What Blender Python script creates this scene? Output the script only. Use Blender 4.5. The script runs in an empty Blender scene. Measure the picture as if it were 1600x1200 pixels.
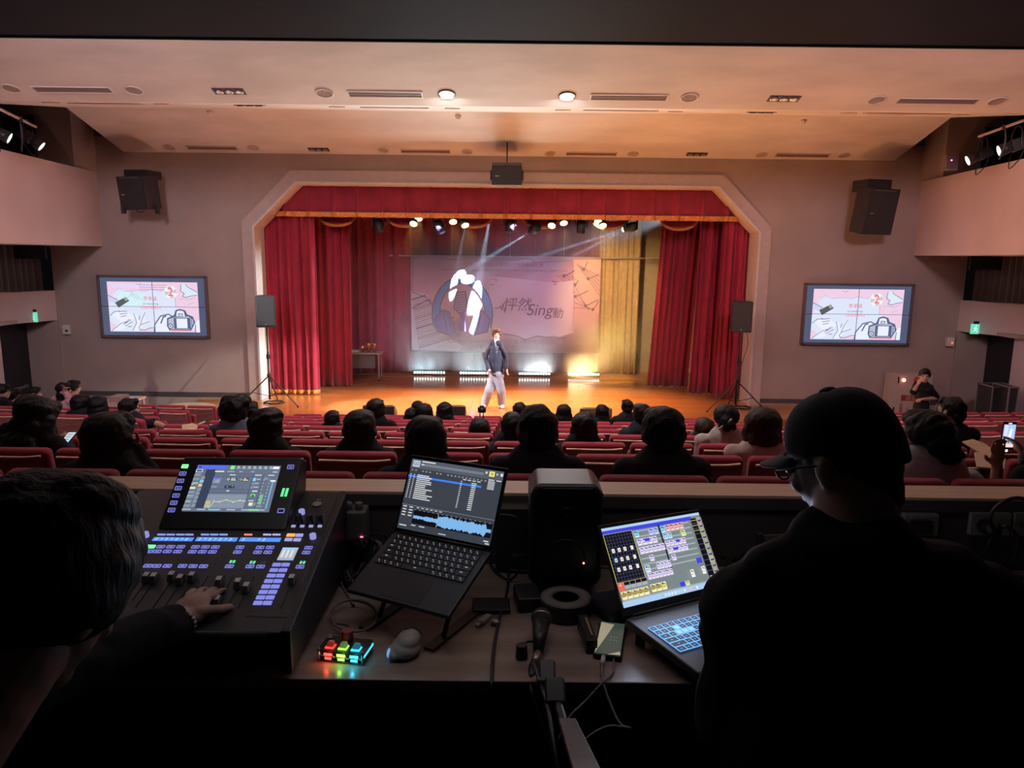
import bpy, bmesh, math, random
import numpy as np
from mathutils import Vector, Matrix, Euler, Quaternion, noise
random.seed(7)
SC = bpy.context.scene
# ---------------------------------------------------------------- camera
F = 1150.0; TH = math.radians(9.77); PH = math.radians(.66)
fw = Vector((0, math.cos(TH), -math.sin(TH))); r0 = Vector((1, 0, 0)); u0 = Vector((0, math.sin(TH), math.cos(TH)))
rt = math.cos(PH)*r0 + math.sin(PH)*u0; up = -math.sin(PH)*r0 + math.cos(PH)*u0
CAM = Vector((0, 0, 1.70))
cd = bpy.data.cameras.new('camera'); cam = bpy.data.objects.new('camera', cd); SC.collection.objects.link(cam)
cd.sensor_width = 36; cd.lens = 36*F/1600; cd.clip_start = .05; cd.clip_end = 200
M = Matrix((rt, up, -fw)).transposed().to_4x4(); M.translation = CAM; cam.matrix_world = M
SC.camera = cam
# ---------------------------------------------------------------- world, exposure
wd = bpy.data.worlds.new('world'); SC.world = wd; wd.use_nodes = True
wd.node_tree.nodes['Background'].inputs[0].default_value = (.5, .45, .5, 1)
wd.node_tree.nodes['Background'].inputs[1].default_value = .004
SC.view_settings.view_transform = 'Standard'; SC.view_settings.look = 'None'
SC.view_settings.exposure = 0; SC.view_settings.gamma = 1; SC.view_settings.use_curve_mapping = False
SC.render.engine = 'CYCLES'
SC.cycles.use_denoising = True; SC.cycles.sample_clamp_indirect = 4; SC.cycles.sample_clamp_direct = 0
SC.cycles.max_bounces = 7; SC.cycles.diffuse_bounces = 5; SC.cycles.glossy_bounces = 3; SC.cycles.transmission_bounces = 4
SC.cycles.volume_bounces = 0; SC.cycles.caustics_reflective = False; SC.cycles.caustics_refractive = False

def light(name, kind, loc, target, energy, color, size=.1, size_y=None, spot=None, blend=.3, spread=None, parent=None):
    ld = bpy.data.lights.new(name, kind); ld.energy = energy; ld.color = color
    if kind == 'AREA':
        ld.size = size
        if size_y: ld.shape = 'RECTANGLE'; ld.size_y = size_y
        if spread: ld.spread = math.radians(spread)
    elif kind == 'SPOT':
        ld.spot_size = math.radians(spot or 45); ld.spot_blend = blend; ld.shadow_soft_size = size
    else: ld.shadow_soft_size = size
    o = bpy.data.objects.new(name, ld); SC.collection.objects.link(o)
    loc = Vector(loc); d = Vector(target) - loc
    o.location = loc; o.rotation_euler = d.to_track_quat('-Z', 'Y').to_euler()
    if parent is not None:
        o.parent = parent; o.matrix_parent_inverse = Matrix.Translation(-rootloc(parent))
    return o
def rootloc(o):
    while o.parent: o = o.parent
    return o.location.copy()
ENV = []  # fill lights added without fixtures, brightening the hall walls, seats, ceiling and booth
light('hall_rear_fill', 'AREA', (-4.5, 4.0, 4.7), (-7.0, 16, 1.6), 95, (1, .80, .95), 1.2, spread=100)  # added fill for the front and side walls
light('hall_rear_fill', 'AREA', (4.3, 4.0, 4.7), (7.0, 16, 1.6), 85, (1, .72, .85), 1.2, spread=100)
light('hall_seat_fill', 'AREA', (-.1, 7.0, 5.2), (-.1, 8.0, 0), 180, (1, .80, .78), 1.5, spread=110)  # added fill from above for the seats and the sill
light('ceiling_wash_lamp', 'AREA', (-5.2, 14.1, -2.1), (-5.8, 11.2, 4), 75, (1, .54, .44), .5, spread=140)  # upward fill added to brighten the ceiling panels, no fixture below
light('ceiling_wash_lamp', 'AREA', (-1.5, 14.1, -2.1), (-1.2, 11.5, 4), 62, (1, .66, .42), .5, spread=125)
light('ceiling_wash_lamp', 'AREA', (1.8, 14.1, -2.1), (2.6, 12.2, 4), 115, (1, .44, .15), .5, spread=130)
light('ceiling_wash_lamp', 'AREA', (5.2, 14.1, -2.1), (5.8, 11.4, 4), 88, (1, .38, .18), .5, spread=140)
light('booth_ceiling_lamp', 'AREA', (0, 1.75, 2.2), (0, 1.80, 0), 1.4, (1, .90, .88), 1.8, .2, spread=120)  # weak fill added over the desk, no lamp built here

# ---------------------------------------------------------------- pixel geometry (1600 x 1200)
def ray(x, y): return fw + rt*((x-800)/F) + up*((600-y)/F)
def PD(x, y, D):
    v = ray(x, y); return CAM + v*(D/v.y)
def PZ(x, y, z):
    v = ray(x, y); return CAM + v*((z-1.7)/v.z)
def PPL(x, y, o, n):
    v = ray(x, y); return CAM + v*((o-CAM).dot(n)/v.dot(n))
def ppm(D, z): return F/(D*math.cos(TH) - (z-1.7)*math.sin(TH))

# ---------------------------------------------------------------- materials
MATS = {}
def mat(name, col, rough=.6, metal=0, emit=0, ecol=None, spec=.5, var=0, scale=8, bump=0, bscale=60, alpha=1, trans=0, coat=0, stretch=None, col2=None, sheen=0):
    if name in MATS: return MATS[name]
    m = bpy.data.materials.new(name); m.use_nodes = True; nt = m.node_tree; b = nt.nodes['Principled BSDF']
    c = (*col, 1)
    b.inputs['Base Color'].default_value = c; b.inputs['Roughness'].default_value = rough
    b.inputs['Metallic'].default_value = metal; b.inputs['Specular IOR Level'].default_value = spec
    b.inputs['Coat Weight'].default_value = coat; b.inputs['Coat Roughness'].default_value = .08
    b.inputs['Sheen Weight'].default_value = sheen
    if emit:
        b.inputs['Emission Color'].default_value = (*(ecol or col), 1); b.inputs['Emission Strength'].default_value = emit
    if alpha < 1: b.inputs['Alpha'].default_value = alpha
    if trans: b.inputs['Transmission Weight'].default_value = trans
    if var or bump or col2:
        tc = nt.nodes.new('ShaderNodeTexCoord'); mp = nt.nodes.new('ShaderNodeMapping')
        nt.links.new(tc.outputs['Object'], mp.inputs[0])
        if stretch: mp.inputs['Scale'].default_value = stretch
    if var or col2:
        nz = nt.nodes.new('ShaderNodeTexNoise'); nz.inputs['Scale'].default_value = scale; nz.inputs['Detail'].default_value = 5
        nt.links.new(mp.outputs[0], nz.inputs[0])
        mx = nt.nodes.new('ShaderNodeMix'); mx.data_type = 'RGBA'
        k2 = col2 or tuple(min(1, v*(1+var)) for v in col); k1 = col if col2 else tuple(v*(1-var) for v in col)
        mx.inputs[6].default_value = (*k1, 1); mx.inputs[7].default_value = (*k2, 1)
        cr = nt.nodes.new('ShaderNodeMapRange'); cr.inputs[1].default_value = .35; cr.inputs[2].default_value = .65
        nt.links.new(nz.outputs[0], cr.inputs[0]); nt.links.new(cr.outputs[0], mx.inputs[0]); nt.links.new(mx.outputs[2], b.inputs['Base Color'])
    if bump:
        nb = nt.nodes.new('ShaderNodeTexNoise'); nb.inputs['Scale'].default_value = bscale; nb.inputs['Detail'].default_value = 4
        bp = nt.nodes.new('ShaderNodeBump'); bp.inputs['Strength'].default_value = bump; bp.inputs['Distance'].default_value = .01
        nt.links.new(mp.outputs[0], nb.inputs[0]); nt.links.new(nb.outputs[0], bp.inputs['Height']); nt.links.new(bp.outputs[0], b.inputs['Normal'])
    MATS[name] = m; return m
def glow(col, s=1.0):
    k = 'glow_%d_%d_%d_%d' % (*[int(v*255) for v in col], int(s*100))
    return mat(k, (.005, .005, .006), .35, emit=s, ecol=col)
def planks(name, c1, c2, rough, board=(.09, 1.2), coat=0):
    if name in MATS: return MATS[name]
    m = mat(name, c1, rough, coat=coat); nt = m.node_tree; b = nt.nodes['Principled BSDF']
    tc = nt.nodes.new('ShaderNodeTexCoord'); br = nt.nodes.new('ShaderNodeTexBrick')
    br.inputs['Scale'].default_value = 1; br.inputs['Brick Width'].default_value = board[1]; br.inputs['Row Height'].default_value = board[0]
    br.inputs['Mortar Size'].default_value = .0015; br.inputs['Color1'].default_value = (*c1, 1); br.inputs['Color2'].default_value = (*c2, 1)
    br.inputs['Mortar'].default_value = (c1[0]*.5, c1[1]*.5, c1[2]*.5, 1)
    nz = nt.nodes.new('ShaderNodeTexNoise'); mp = nt.nodes.new('ShaderNodeMapping'); mp.inputs['Scale'].default_value = (1, 14, 1)
    nz.inputs['Scale'].default_value = 3; nz.inputs['Detail'].default_value = 6
    mx = nt.nodes.new('ShaderNodeMix'); mx.data_type = 'RGBA'; mx.blend_type = 'MULTIPLY'; mx.inputs[0].default_value = .35
    nt.links.new(tc.outputs['Object'], br.inputs[0]); nt.links.new(tc.outputs['Object'], mp.inputs[0]); nt.links.new(mp.outputs[0], nz.inputs[0])
    nt.links.new(br.outputs[0], mx.inputs[6]); nt.links.new(nz.outputs[1], mx.inputs[7]); nt.links.new(mx.outputs[2], b.inputs['Base Color'])
    return m
wall_front_m = mat('wall_paint_taupe', (.43, .355, .32), .8, var=.05, scale=1.3)
wall_side_m = mat('wall_paint_pale_rose', (.62, .51, .51), .8, var=.05, scale=1.1)
ceil_m = mat('ceiling_plaster', (.66, .60, .55), .75, var=.10, scale=1.2, stretch=(.6, 1.4, 1))
trim_m = mat('proscenium_trim_paint', (.56, .47, .43), .7, var=.04)
reveal_m = mat('proscenium_reveal_paint', (.74, .68, .62), .6, var=.04)
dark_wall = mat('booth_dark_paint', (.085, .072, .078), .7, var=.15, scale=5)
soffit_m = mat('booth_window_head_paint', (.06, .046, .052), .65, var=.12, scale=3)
black_m = mat('black_plastic', (.018, .018, .021), .42)
blackm2 = mat('black_matte', (.012, .012, .014), .8)
gallery_m = mat('gallery_dark_paint', (.10, .085, .085), .8, var=.2, scale=2)
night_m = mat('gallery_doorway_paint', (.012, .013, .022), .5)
drape_m = mat('grey_black_drape', (.06, .055, .06), .7, sheen=.3)
red_m = mat('crimson_velvet', (.40, .020, .055), .72, sheen=.35, var=.12, scale=3, spec=.3)
redv_m = mat('crimson_velvet_valance', (.33, .028, .06), .75, sheen=.3, var=.12, scale=3, spec=.3)
backc_m = mat('plum_back_velvet', (.30, .06, .09), .8, sheen=.3, var=.12, scale=3)
gold_m = mat('gold_fringe', (.80, .30, .06), .55, var=.3, scale=40)
beige_c = mat('beige_drape_cloth', (.50, .36, .20), .8, var=.1)
stage_m = planks('stage_boards', (.62, .24, .075), (.72, .30, .10), .22, (.075, 1.8), coat=.35)
front_m = mat('stage_front_wood', (.40, .22, .12), .5, var=.15)
hallfloor_m = mat('hall_carpet', (.09, .055, .055), .9, var=.25, scale=30)
seatred_m = mat('seat_red_fabric', (.36, .020, .045), .85, sheen=.25, bump=.15, bscale=300, var=.08, scale=6)
seatwood_m = mat('seat_brown_panel', (.34, .13, .10), .45, var=.2, scale=5, stretch=(1, 1, 9))
seatedge_m = mat('seat_birch_edge', (.85, .66, .46), .5, var=.12, scale=15)
seatmetal_m = mat('seat_grey_metal', (.10, .10, .11), .5, .5)
steel_m = mat('brushed_steel', (.45, .45, .46), .35, .9)
white_m = mat('white_plastic', (.72, .70, .68), .45)
desk_m = mat('desk_laminate', (.34, .26, .23), .30, col2=(.22, .16, .14), scale=2.2, stretch=(.7, 9, 1), bump=.02, bscale=80, spec=.4)
sill_m = mat('sill_pine', (.92, .64, .46), .5, col2=(.80, .54, .38), scale=3, stretch=(1, 16, 1))
skin_m = mat('skin', (.50, .29, .21), .55, var=.06, scale=20)
skind_m = mat('skin_tanned', (.36, .20, .145), .55, var=.08, scale=20)
hair_m = mat('black_hair', (.007, .006, .006), .55, spec=.25, var=.4, scale=40, bump=.5, bscale=90, stretch=(1, 1, .25))
hairb_m = mat('brown_hair', (.035, .016, .011), .55, spec=.3, var=.3, scale=40, bump=.6, bscale=90, stretch=(1, 1, .25))

# ---------------------------------------------------------------- mesh building
class MB:
    def __init__(s): s.v = []; s.f = []; s.m = []
    def add(s, vs, fs, m=0, T=None):
        k = len(s.v); s.v += [tuple(T @ Vector(p)) if T else tuple(p) for p in vs]
        s.f += [tuple(i+k for i in f) for f in fs]; s.m += [m]*len(fs); return s
    def box(s, c, d, m=0, T=None, R=None):
        x, y, z = (v/2 for v in d); R = R or Matrix.Identity(3); c = Vector(c)
        vs = [R @ Vector(p) + c for p in ((-x,-y,-z),(x,-y,-z),(x,y,-z),(-x,y,-z),(-x,-y,z),(x,-y,z),(x,y,z),(-x,y,z))]
        return s.add(vs, [(0,3,2,1),(4,5,6,7),(0,1,5,4),(1,2,6,5),(2,3,7,6),(3,0,4,7)], m, T)
    def hexa(s, b, t, m=0):  # bottom 4, top 4 (counter-clockwise from above)
        return s.add(list(b)+list(t), [(0,3,2,1),(4,5,6,7),(0,1,5,4),(1,2,6,5),(2,3,7,6),(3,0,4,7)], m)
    def cyl(s, p0, p1, r0, r1=None, n=16, m=0, T=None):
        r1 = r0 if r1 is None else r1; p0 = Vector(p0); p1 = Vector(p1); d = (p1-p0).normalized(); q = d.to_track_quat('Z', 'Y').to_matrix()
        vs = []
        for p, r in ((p0, r0), (p1, r1)):
            vs += [p + q @ Vector((r*math.cos(2*math.pi*i/n), r*math.sin(2*math.pi*i/n), 0)) for i in range(n)]
        fs = [(i, (i+1)%n, n+(i+1)%n, n+i) for i in range(n)] + [tuple(range(n-1, -1, -1)), tuple(range(n, 2*n))]
        return s.add(vs, fs, m, T)
    def lathe(s, prof, n=24, T=None, m=0, ax='Z', cap=True):
        vs = []; k = len(prof)
        for r, z in prof:
            for i in range(n):
                a = 2*math.pi*i/n; p = (r*math.cos(a), r*math.sin(a), z)
                vs.append(p if ax == 'Z' else (p[0], p[2], p[1]))
        fs = [(j*n+i, j*n+(i+1)%n, (j+1)*n+(i+1)%n, (j+1)*n+i) for j in range(k-1) for i in range(n)]
        if cap: fs += [tuple(range(n-1, -1, -1)), tuple(range((k-1)*n, k*n))]
        return s.add(vs, fs, m, T)
    def tube(s, pts, r, n=8, sm=4, m=0, T=None):
        pts = [Vector(p) for p in pts]
        if sm > 1 and len(pts) > 2:
            q = [pts[0]] + pts + [pts[-1]]; out = []
            for i in range(1, len(q)-2):
                a, b, c, d = q[i-1:i+3]
                for j in range(sm):
                    t = j/sm; out.append(.5*((2*b)+(c-a)*t+(2*a-5*b+4*c-d)*t*t+(3*b-a-3*c+d)*t**3))
            pts = out + [pts[-1]]
        rs = r if isinstance(r, (list, tuple)) else [r]*len(pts)
        vs = []; nrm = None; L = len(pts)
        for i, p in enumerate(pts):
            d = (pts[min(i+1, L-1)] - pts[max(i-1, 0)])
            d = d.normalized() if d.length > 1e-9 else Vector((0, 0, 1))
            if nrm is None: nrm = d.orthogonal().normalized()
            nrm = (nrm - d*nrm.dot(d)); nrm = nrm.normalized() if nrm.length > 1e-6 else d.orthogonal().normalized()
            b = d.cross(nrm); rr = rs[i] if i < len(rs) else rs[-1]
            vs += [p + (nrm*math.cos(2*math.pi*k/n) + b*math.sin(2*math.pi*k/n))*rr for k in range(n)]
        fs = [(j*n+i, j*n+(i+1)%n, (j+1)*n+(i+1)%n, (j+1)*n+i) for j in range(L-1) for i in range(n)]
        fs += [tuple(range(n-1, -1, -1)), tuple(range((L-1)*n, L*n))]
        return s.add(vs, fs, m, T)
    def ball(s, c, r, m=0, n=12, k=8, R=None, T=None):
        r = (r, r, r) if not isinstance(r, (tuple, list)) else r; c = Vector(c); R = R or Matrix.Identity(3)
        vs = [c + R @ Vector((0, 0, -r[2]))]
        for j in range(1, k):
            t = -math.pi/2 + math.pi*j/k
            for i in range(n):
                a = 2*math.pi*i/n; vs.append(c + R @ Vector((r[0]*math.cos(t)*math.cos(a), r[1]*math.cos(t)*math.sin(a), r[2]*math.sin(t))))
        vs.append(c + R @ Vector((0, 0, r[2]))); e = len(vs)-1
        fs = [(0, 1+(i+1)%n, 1+i) for i in range(n)]
        fs += [(1+j*n+i, 1+j*n+(i+1)%n, 1+(j+1)*n+(i+1)%n, 1+(j+1)*n+i) for j in range(k-2) for i in range(n)]
        fs += [(1+(k-2)*n+i, 1+(k-2)*n+(i+1)%n, e) for i in range(n)]
        return s.add(vs, fs, m, T)
    def cap(s, p0, p1, r0, r1=None, n=12):  # tapered capsule
        r1 = r0 if r1 is None else r1; s.cyl(p0, p1, r0, r1, n); s.ball(p0, r0, n=n); s.ball(p1, r1, n=n); return s
    def prism(s, poly, h, T, m=0):  # 2D polygon extruded 0..h along local z
        n = len(poly)
        vs = [(x, y, 0) for x, y in poly] + [(x, y, h) for x, y in poly]
        fs = [(i, (i+1)%n, n+(i+1)%n, n+i) for i in range(n)] + [tuple(range(n-1, -1, -1)), tuple(range(n, 2*n))]
        return s.add(vs, fs, m, T)
def link(o): SC.collection.objects.link(o); return o
def build(mb, name, mats, parent=None, bev=0, smooth=False, T=None, seg=2, solid=0, sub=0, solidoff=0):
    me = bpy.data.meshes.new(name); vs = mb.v
    if T: vs = [tuple(T @ Vector(p)) for p in vs]
    me.from_pydata(vs, [], mb.f)
    mats = mats if isinstance(mats, (list, tuple)) else [mats]
    for m in mats: me.materials.append(m)
    if len(mats) > 1: me.polygons.foreach_set('material_index', mb.m)
    if smooth: me.polygons.foreach_set('use_smooth', [True]*len(me.polygons))
    me.update()
    o = bpy.data.objects.new(name, me); link(o)
    if parent: o.parent = parent
    if solid:
        md = o.modifiers.new('s', 'SOLIDIFY'); md.thickness = solid; md.offset = solidoff
    if bev:
        md = o.modifiers.new('b', 'BEVEL'); md.width = bev; md.segments = seg; md.limit_method = 'ANGLE'; md.angle_limit = math.radians(40)
        if smooth is False and seg > 1: me.polygons.foreach_set('use_smooth', [True]*len(me.polygons)); md.harden_normals = True
    if sub:
        md = o.modifiers.new('u', 'SUBSURF'); md.levels = md.render_levels = sub
    return o
def tag(o, label, cat, group=None, kind=None):
    if label: o['label'] = label
    if cat: o['category'] = cat
    if group: o['group'] = group
    if kind: o['kind'] = kind
    return o
def thing(name, label, cat, loc=(0, 0, 0), rot=(0, 0, 0), group=None):
    o = bpy.data.objects.new(name, None); link(o); o.location = loc; o.rotation_euler = rot; o.empty_display_size = .05
    return tag(o, label, cat, group)
def struct(o): o['kind'] = 'structure'; return o
def copy_tree(o, parent=None):
    c = o.copy(); link(c); c.parent = parent
    for ch in list(o.children): copy_tree(ch, c)
    return c
def wb(mb, name, mats, parent=None, **k):  # geometry given in world coordinates
    return build(mb, name, mats, parent, T=Matrix.Translation(-rootloc(parent)) if parent else None, **k)
def onemesh(mb, name, mats, base, label, cat, group=None, **k):  # a thing that is one mesh, its origin at its base
    o = build(mb, name, mats, None, T=Matrix.Translation(-Vector(base)), **k); o.location = base; return tag(o, label, cat, group)
# frames: local x right, y up on the face, z out of the face
def frame(o, x, y):
    x = Vector(x).normalized(); y = Vector(y); y = (y - x*y.dot(x)).normalized(); z = x.cross(y)
    M = Matrix((x, y, z)).transposed().to_4x4(); M.translation = o; return M
class Art(MB):  # flat coloured artwork on a face, in local metres, layers of 0.4 mm
    def __init__(s, T, w, h, step=.0004):
        super().__init__(); s.T = T; s.w = w; s.h = h; s.mats = []; s.z = step; s.step = step
    def mi(s, m):
        if m not in s.mats: s.mats.append(m)
        return s.mats.index(m)
    def P(s, u, v): return s.T @ Vector((u*s.w, (1-v)*s.h, s.z))
    def poly(s, pts, m):
        s.add([s.P(*p) for p in pts], [tuple(range(len(pts)-1, -1, -1))], s.mi(m)); s.z += s.step*.15
    def rect(s, u0, v0, u1, v1, m): s.poly([(u0, v0), (u1, v0), (u1, v1), (u0, v1)], m)
    def rects(s, L, m):
        k = s.mi(m)
        for u0, v0, u1, v1 in L: s.add([s.P(u0, v0), s.P(u1, v0), s.P(u1, v1), s.P(u0, v1)], [(3, 2, 1, 0)], k)
        s.z += s.step*.15
    def stroke(s, pts, w, m):
        k = s.mi(m); asp = s.w/s.h
        for (a, b), (c, d) in zip(pts, pts[1:]):
            dx, dy = c-a, (d-b)/asp; L = math.hypot(dx, dy) or 1; nx, ny = -dy/L*w/2, dx/L*w/2*asp
            ex, ey = dx/L*w*.4, dy/L*w*.4*asp
            s.add([s.P(a+nx-ex, b+ny-ey), s.P(c+nx+ex, d+ny+ey), s.P(c-nx+ex, d-ny+ey), s.P(a-nx-ex, b-ny-ey)], [(3, 2, 1, 0)], k)
        s.z += s.step*.15
    def disc(s, u, v, r, m, n=28, a0=0, a1=360):
        asp = s.w/s.h; pts = [(u+r*math.cos(math.radians(a0+(a1-a0)*i/n)), v+r*asp*math.sin(math.radians(a0+(a1-a0)*i/n))) for i in range(n+(a1-a0 < 360))]
        if a1-a0 < 360: pts.append((u, v))
        s.poly(pts, m)
    def done(s, name, parent=None): return wb(s, name, s.mats, parent)
_ts = bpy.data.scenes.new('tmp')
def text(txt, T, size, m, name, parent=None, depth=.001, align='CENTER', shear=0):
    cu = bpy.data.curves.new(name, 'FONT'); cu.body = txt; cu.size = size; cu.extrude = depth; cu.align_x = align; cu.align_y = 'CENTER'; cu.shear = shear
    o = bpy.data.objects.new(name, cu); _ts.collection.objects.link(o); vl = _ts.view_layers[0]; vl.update()
    me = bpy.data.meshes.new_from_object(o.evaluated_get(vl.depsgraph)); bpy.data.objects.remove(o); me.materials.clear(); me.materials.append(m); me.name = name
    if parent: T = Matrix.Translation(-rootloc(parent)) @ T
    me.transform(T); o = bpy.data.objects.new(name, me); link(o); o.parent = parent
    return o
# ================================================================ the hall
DP = 16.7                       # distance of the proscenium wall
ZS = -1.6                       # stage floor
ZF = -2.35                      # floor in front of the stage
def row_z(d): return .43 - .19*d
cx0, cx1 = -8.55, 8.30
zC1 = 1.7+2.17; zB1 = 1.7+2.716; zA1 = 1.7+2.16
prof = [(2.25, 1.7+3.95), (5.0, 1.7+3.95), (11.25, zA1), (14.68, zB1), (16.72, zC1)]
mb = MB()
for i, (a, b) in enumerate(zip(prof, prof[1:])):
    q = [(cx0, a[0], a[1]), (cx1, a[0], a[1]), (cx1, b[0], b[1]), (cx0, b[0], b[1])]
    mb.hexa(q, [(x, y, z+.12) for x, y, z in q])
struct(build(mb, 'ceiling', ceil_m))
mb = MB(); mb.box((0, 9.5, 6.1), (26, 16, .1)); struct(build(mb, 'ceiling_upper', gallery_m))
# front wall with the chamfered stage opening
O = [PD(410, 629, DP), PD(397.4, 354, DP), PD(463, 285.7, DP), PD(1122, 294, DP), PD(1185, 364, DP), PD(1168, 637, DP)]
xl = (O[0].x+O[1].x)/2; xr = (O[4].x+O[5].x)/2; zt = (O[2].z+O[3].z)/2; zk = (O[1].z+O[4].z)/2; xtl = O[2].x; xtr = O[3].x
opening = [(xl, ZS), (xl, zk), (xtl, zt), (xtr, zt), (xr, zk), (xr, ZS)]
def ring_wall(mb, inner, outer, y0, y1, m=0):
    n = len(inner)
    for i in range(n-1):
        a, b, c, d = inner[i], inner[i+1], outer[i+1], outer[i]
        q = [(a[0], y0, a[1]), (b[0], y0, b[1]), (c[0], y0, c[1]), (d[0], y0, d[1])]
        p = [(x, y1, z) for x, _, z in q]
        mb.add(q+p, [(0, 1, 2, 3), (7, 6, 5, 4), (0, 4, 5, 1), (1, 5, 6, 2), (2, 6, 7, 3), (3, 7, 4, 0)], m)
W0, W1 = -10.35, 10.15
outer = [(W0, ZS), (W0, zk), (W0, 4.2), (W1, 4.2), (W1, zk), (W1, ZS)]
mb = MB(); ring_wall(mb, opening, outer, DP, DP+.45)
mb.box(((W0+xl)/2, DP+.225, (ZF+ZS)/2), (xl-W0, .45, ZS-ZF)); mb.box(((W1+xr)/2, DP+.225, (ZF+ZS)/2), (W1-xr, .45, ZS-ZF))
struct(build(mb, 'wall_front', wall_front_m))
band = .27
def offs(k): return [(xl-k, ZS), (xl-k, zk+k*.42), (xtl-k*.42, zt+k), (xtr+k*.42, zt+k), (xr+k, zk+k*.42), (xr+k, ZS)]
mb = MB(); ring_wall(mb, opening, offs(band), DP-.035, DP)
struct(build(mb, 'trim_1', trim_m))
mb = MB(); ring_wall(mb, offs(-.012), offs(.03), DP-.06, DP+.62); struct(build(mb, 'trim_2', reveal_m))
for i, x in enumerate((W0+.05, W1-.05)):
    mb = MB(); a, b = ((W0, xl-band) if i == 0 else (xr+band, W1)); mb.box(((a+b)/2, DP-.01, ZS+.1), (b-a, .02, .10)); struct(build(mb, 'baseboard_front', dark_wall))
# side walls, bulkheads and galleries
zbb = PD(168, 385, DP).z; zbt = PD(168, 269, DP).z
for s, nm in ((-1, 'left'), (1, 'right')):
    cx = -.12
    X = lambda v: cx + s*v
    # bulkhead: from the proscenium wall towards the camera
    a = (X(9.05), DP); b = (X(8.10), 6.0); c = (X(11.6), 6.0); d = (X(10.6), DP)
    q = [a, b, c, d] if s < 0 else [d, c, b, a]
    mb = MB(); mb.hexa([(x, y, zbb) for x, y in q], [(x, y, zbt) for x, y in q]); struct(build(mb, 'wall_%s_bulkhead' % nm, wall_side_m, bev=.01))
    # thin lip on the top edge
    # pier between the gallery opening and the front wall
    mb = MB(); p0 = (X(9.05), DP); p1 = (X(9.0), DP-.75)
    xx = X(9.12); mb.box((X(9.6), DP-.42, (zbt+5.0)/2), (1.1, .84, 5.0-zbt)); struct(build(mb, 'pillar_%s' % nm, wall_front_m))
    # gallery back wall and doorway
    mb = MB(); mb.box((X(11.3), 11, 4.5), (.1, 12, 4.0)); struct(build(mb, 'wall_%s_gallery' % nm, gallery_m))
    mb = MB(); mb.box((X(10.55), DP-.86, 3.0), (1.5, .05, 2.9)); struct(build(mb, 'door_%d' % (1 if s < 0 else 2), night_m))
    # gallery piers further along
    for y in (13.6, 11.2):
        mb = MB(); mb.box((X(10.7), y, 4.0), (1.0, .35, 3.4)); struct(build(mb, 'pillar_%s_gallery' % nm, gallery_m))
    # lower wall with a doorway recess
    zl = PD(80, 454, 16.6).z if s < 0 else PD(1492, 469.5, 16.6).z
    zd = PD(48, 503, 16.2).z if s < 0 else PD(1530, 521, 16.2).z
    P0 = Vector((X(10.22), DP, 0)); P1 = Vector((X(10.62), 15.35, 0)); P2 = Vector((X(11.4), 9.0, 0)); P3 = Vector((X(12.2), 4.0, 0))
    n = Vector((s, 0, 0))*.25
    def seg(mb, a, b, z0, z1):
        q = [a, b, b+n, a+n] if s < 0 else [a+n, b+n, b, a]
        mb.hexa([(p.x, p.y, z0) for p in q], [(p.x, p.y, z1) for p in q])
    mb = MB(); pj = P0.lerp(P1, .04)
    seg(mb, P0, P1, zd, zl); seg(mb, P1, P2, ZF, zl); seg(mb, P2, P3, ZF, zl)
    struct(build(mb, 'wall_%s' % nm, wall_side_m))
    mb = MB(); mb.box((X(11.0), 9.8, zl+.02), (.9, 14, .05)); struct(build(mb, 'trim_%d' % (3 if s < 0 else 4), wall_side_m))
    # doorway recess: far jamb, back and an open dark leaf
    mb = MB(); mb.box((X(10.75), DP-.02, (ZF+zd)/2), (1.1, .06, zd-ZF)); mb.box((X(10.95), 15.9, zd+.04), (.9, 1.7, .08)); struct(build(mb, 'wall_%s_jamb' % nm, wall_front_m))
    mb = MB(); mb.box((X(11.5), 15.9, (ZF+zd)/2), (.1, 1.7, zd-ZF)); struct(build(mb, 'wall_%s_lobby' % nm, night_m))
    a = (10.62, 15.42) ; b = (10.85, 16.45)
    dr = thing('exit_door', ('black exit door leaf under the green sign on the %s' % ('side by the seated girls' if s < 0 else 'side by the wheeled cases')), 'door', (X(10.95), 16.3, ZF))
    mb = MB(); mb.box((X(10.93), 16.02, (ZF+zd)/2), (.05, 1.25, zd-ZF-.02)); wb(mb, 'leaf', mat('door_black', (.014, .014, .02), .5), dr, bev=.004)
    mb = MB(); zb = ZF+1.05; mb.box((X(10.87), 16.0, zb), (.05, .85, .05)); mb.box((X(10.88), 15.6, zb), (.07, .12, .07)); mb.box((X(10.88), 16.4, zb), (.07, .08, .07)); wb(mb, 'push_bar', steel_m, dr, bev=.006)
    # drapes in the clerestory behind
    mb = MB(); nx = 260; y0, y1 = 16.62, 8.0; zz = [zl+.02, zl+.5, zbb+.3]
    for j, z in enumerate(zz):
        for i in range(nx+1):
            t = i/nx; y = y0+(y1-y0)*t; mb.v.append((X(10.42+.25*t+.05*math.sin(i*1.05+.5*math.sin(i*.31))), y, z))
    mb.f = [(j*(nx+1)+i, j*(nx+1)+i+1, (j+1)*(nx+1)+i+1, (j+1)*(nx+1)+i) for j in range(2) for i in range(nx)]; mb.m = [0]*len(mb.f)
    o = onemesh(mb, 'window_drape', drape_m, (X(10.42), 12, zl), 'dark grey pleated drape above the %s exit sign' % nm, 'curtain', smooth=True, solid=.006)
    # exit sign
    if s < 0: pe = PD(52, 495.5, 16.15)
    else: pe = PD(1523, 514, 16.15)
    ex = thing('exit_sign', 'small glowing green exit sign over the %s' % ('doorway behind the seated girls' if s < 0 else 'doorway with a metal push bar'), 'exit sign', (pe.x, pe.y-.0, pe.z-.12))
    mb = MB(); mb.box(pe, (.17, .05, .22)); wb(mb, 'sign_case', glow((.16, .72, .48), 1.0), ex, bev=.008)
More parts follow.
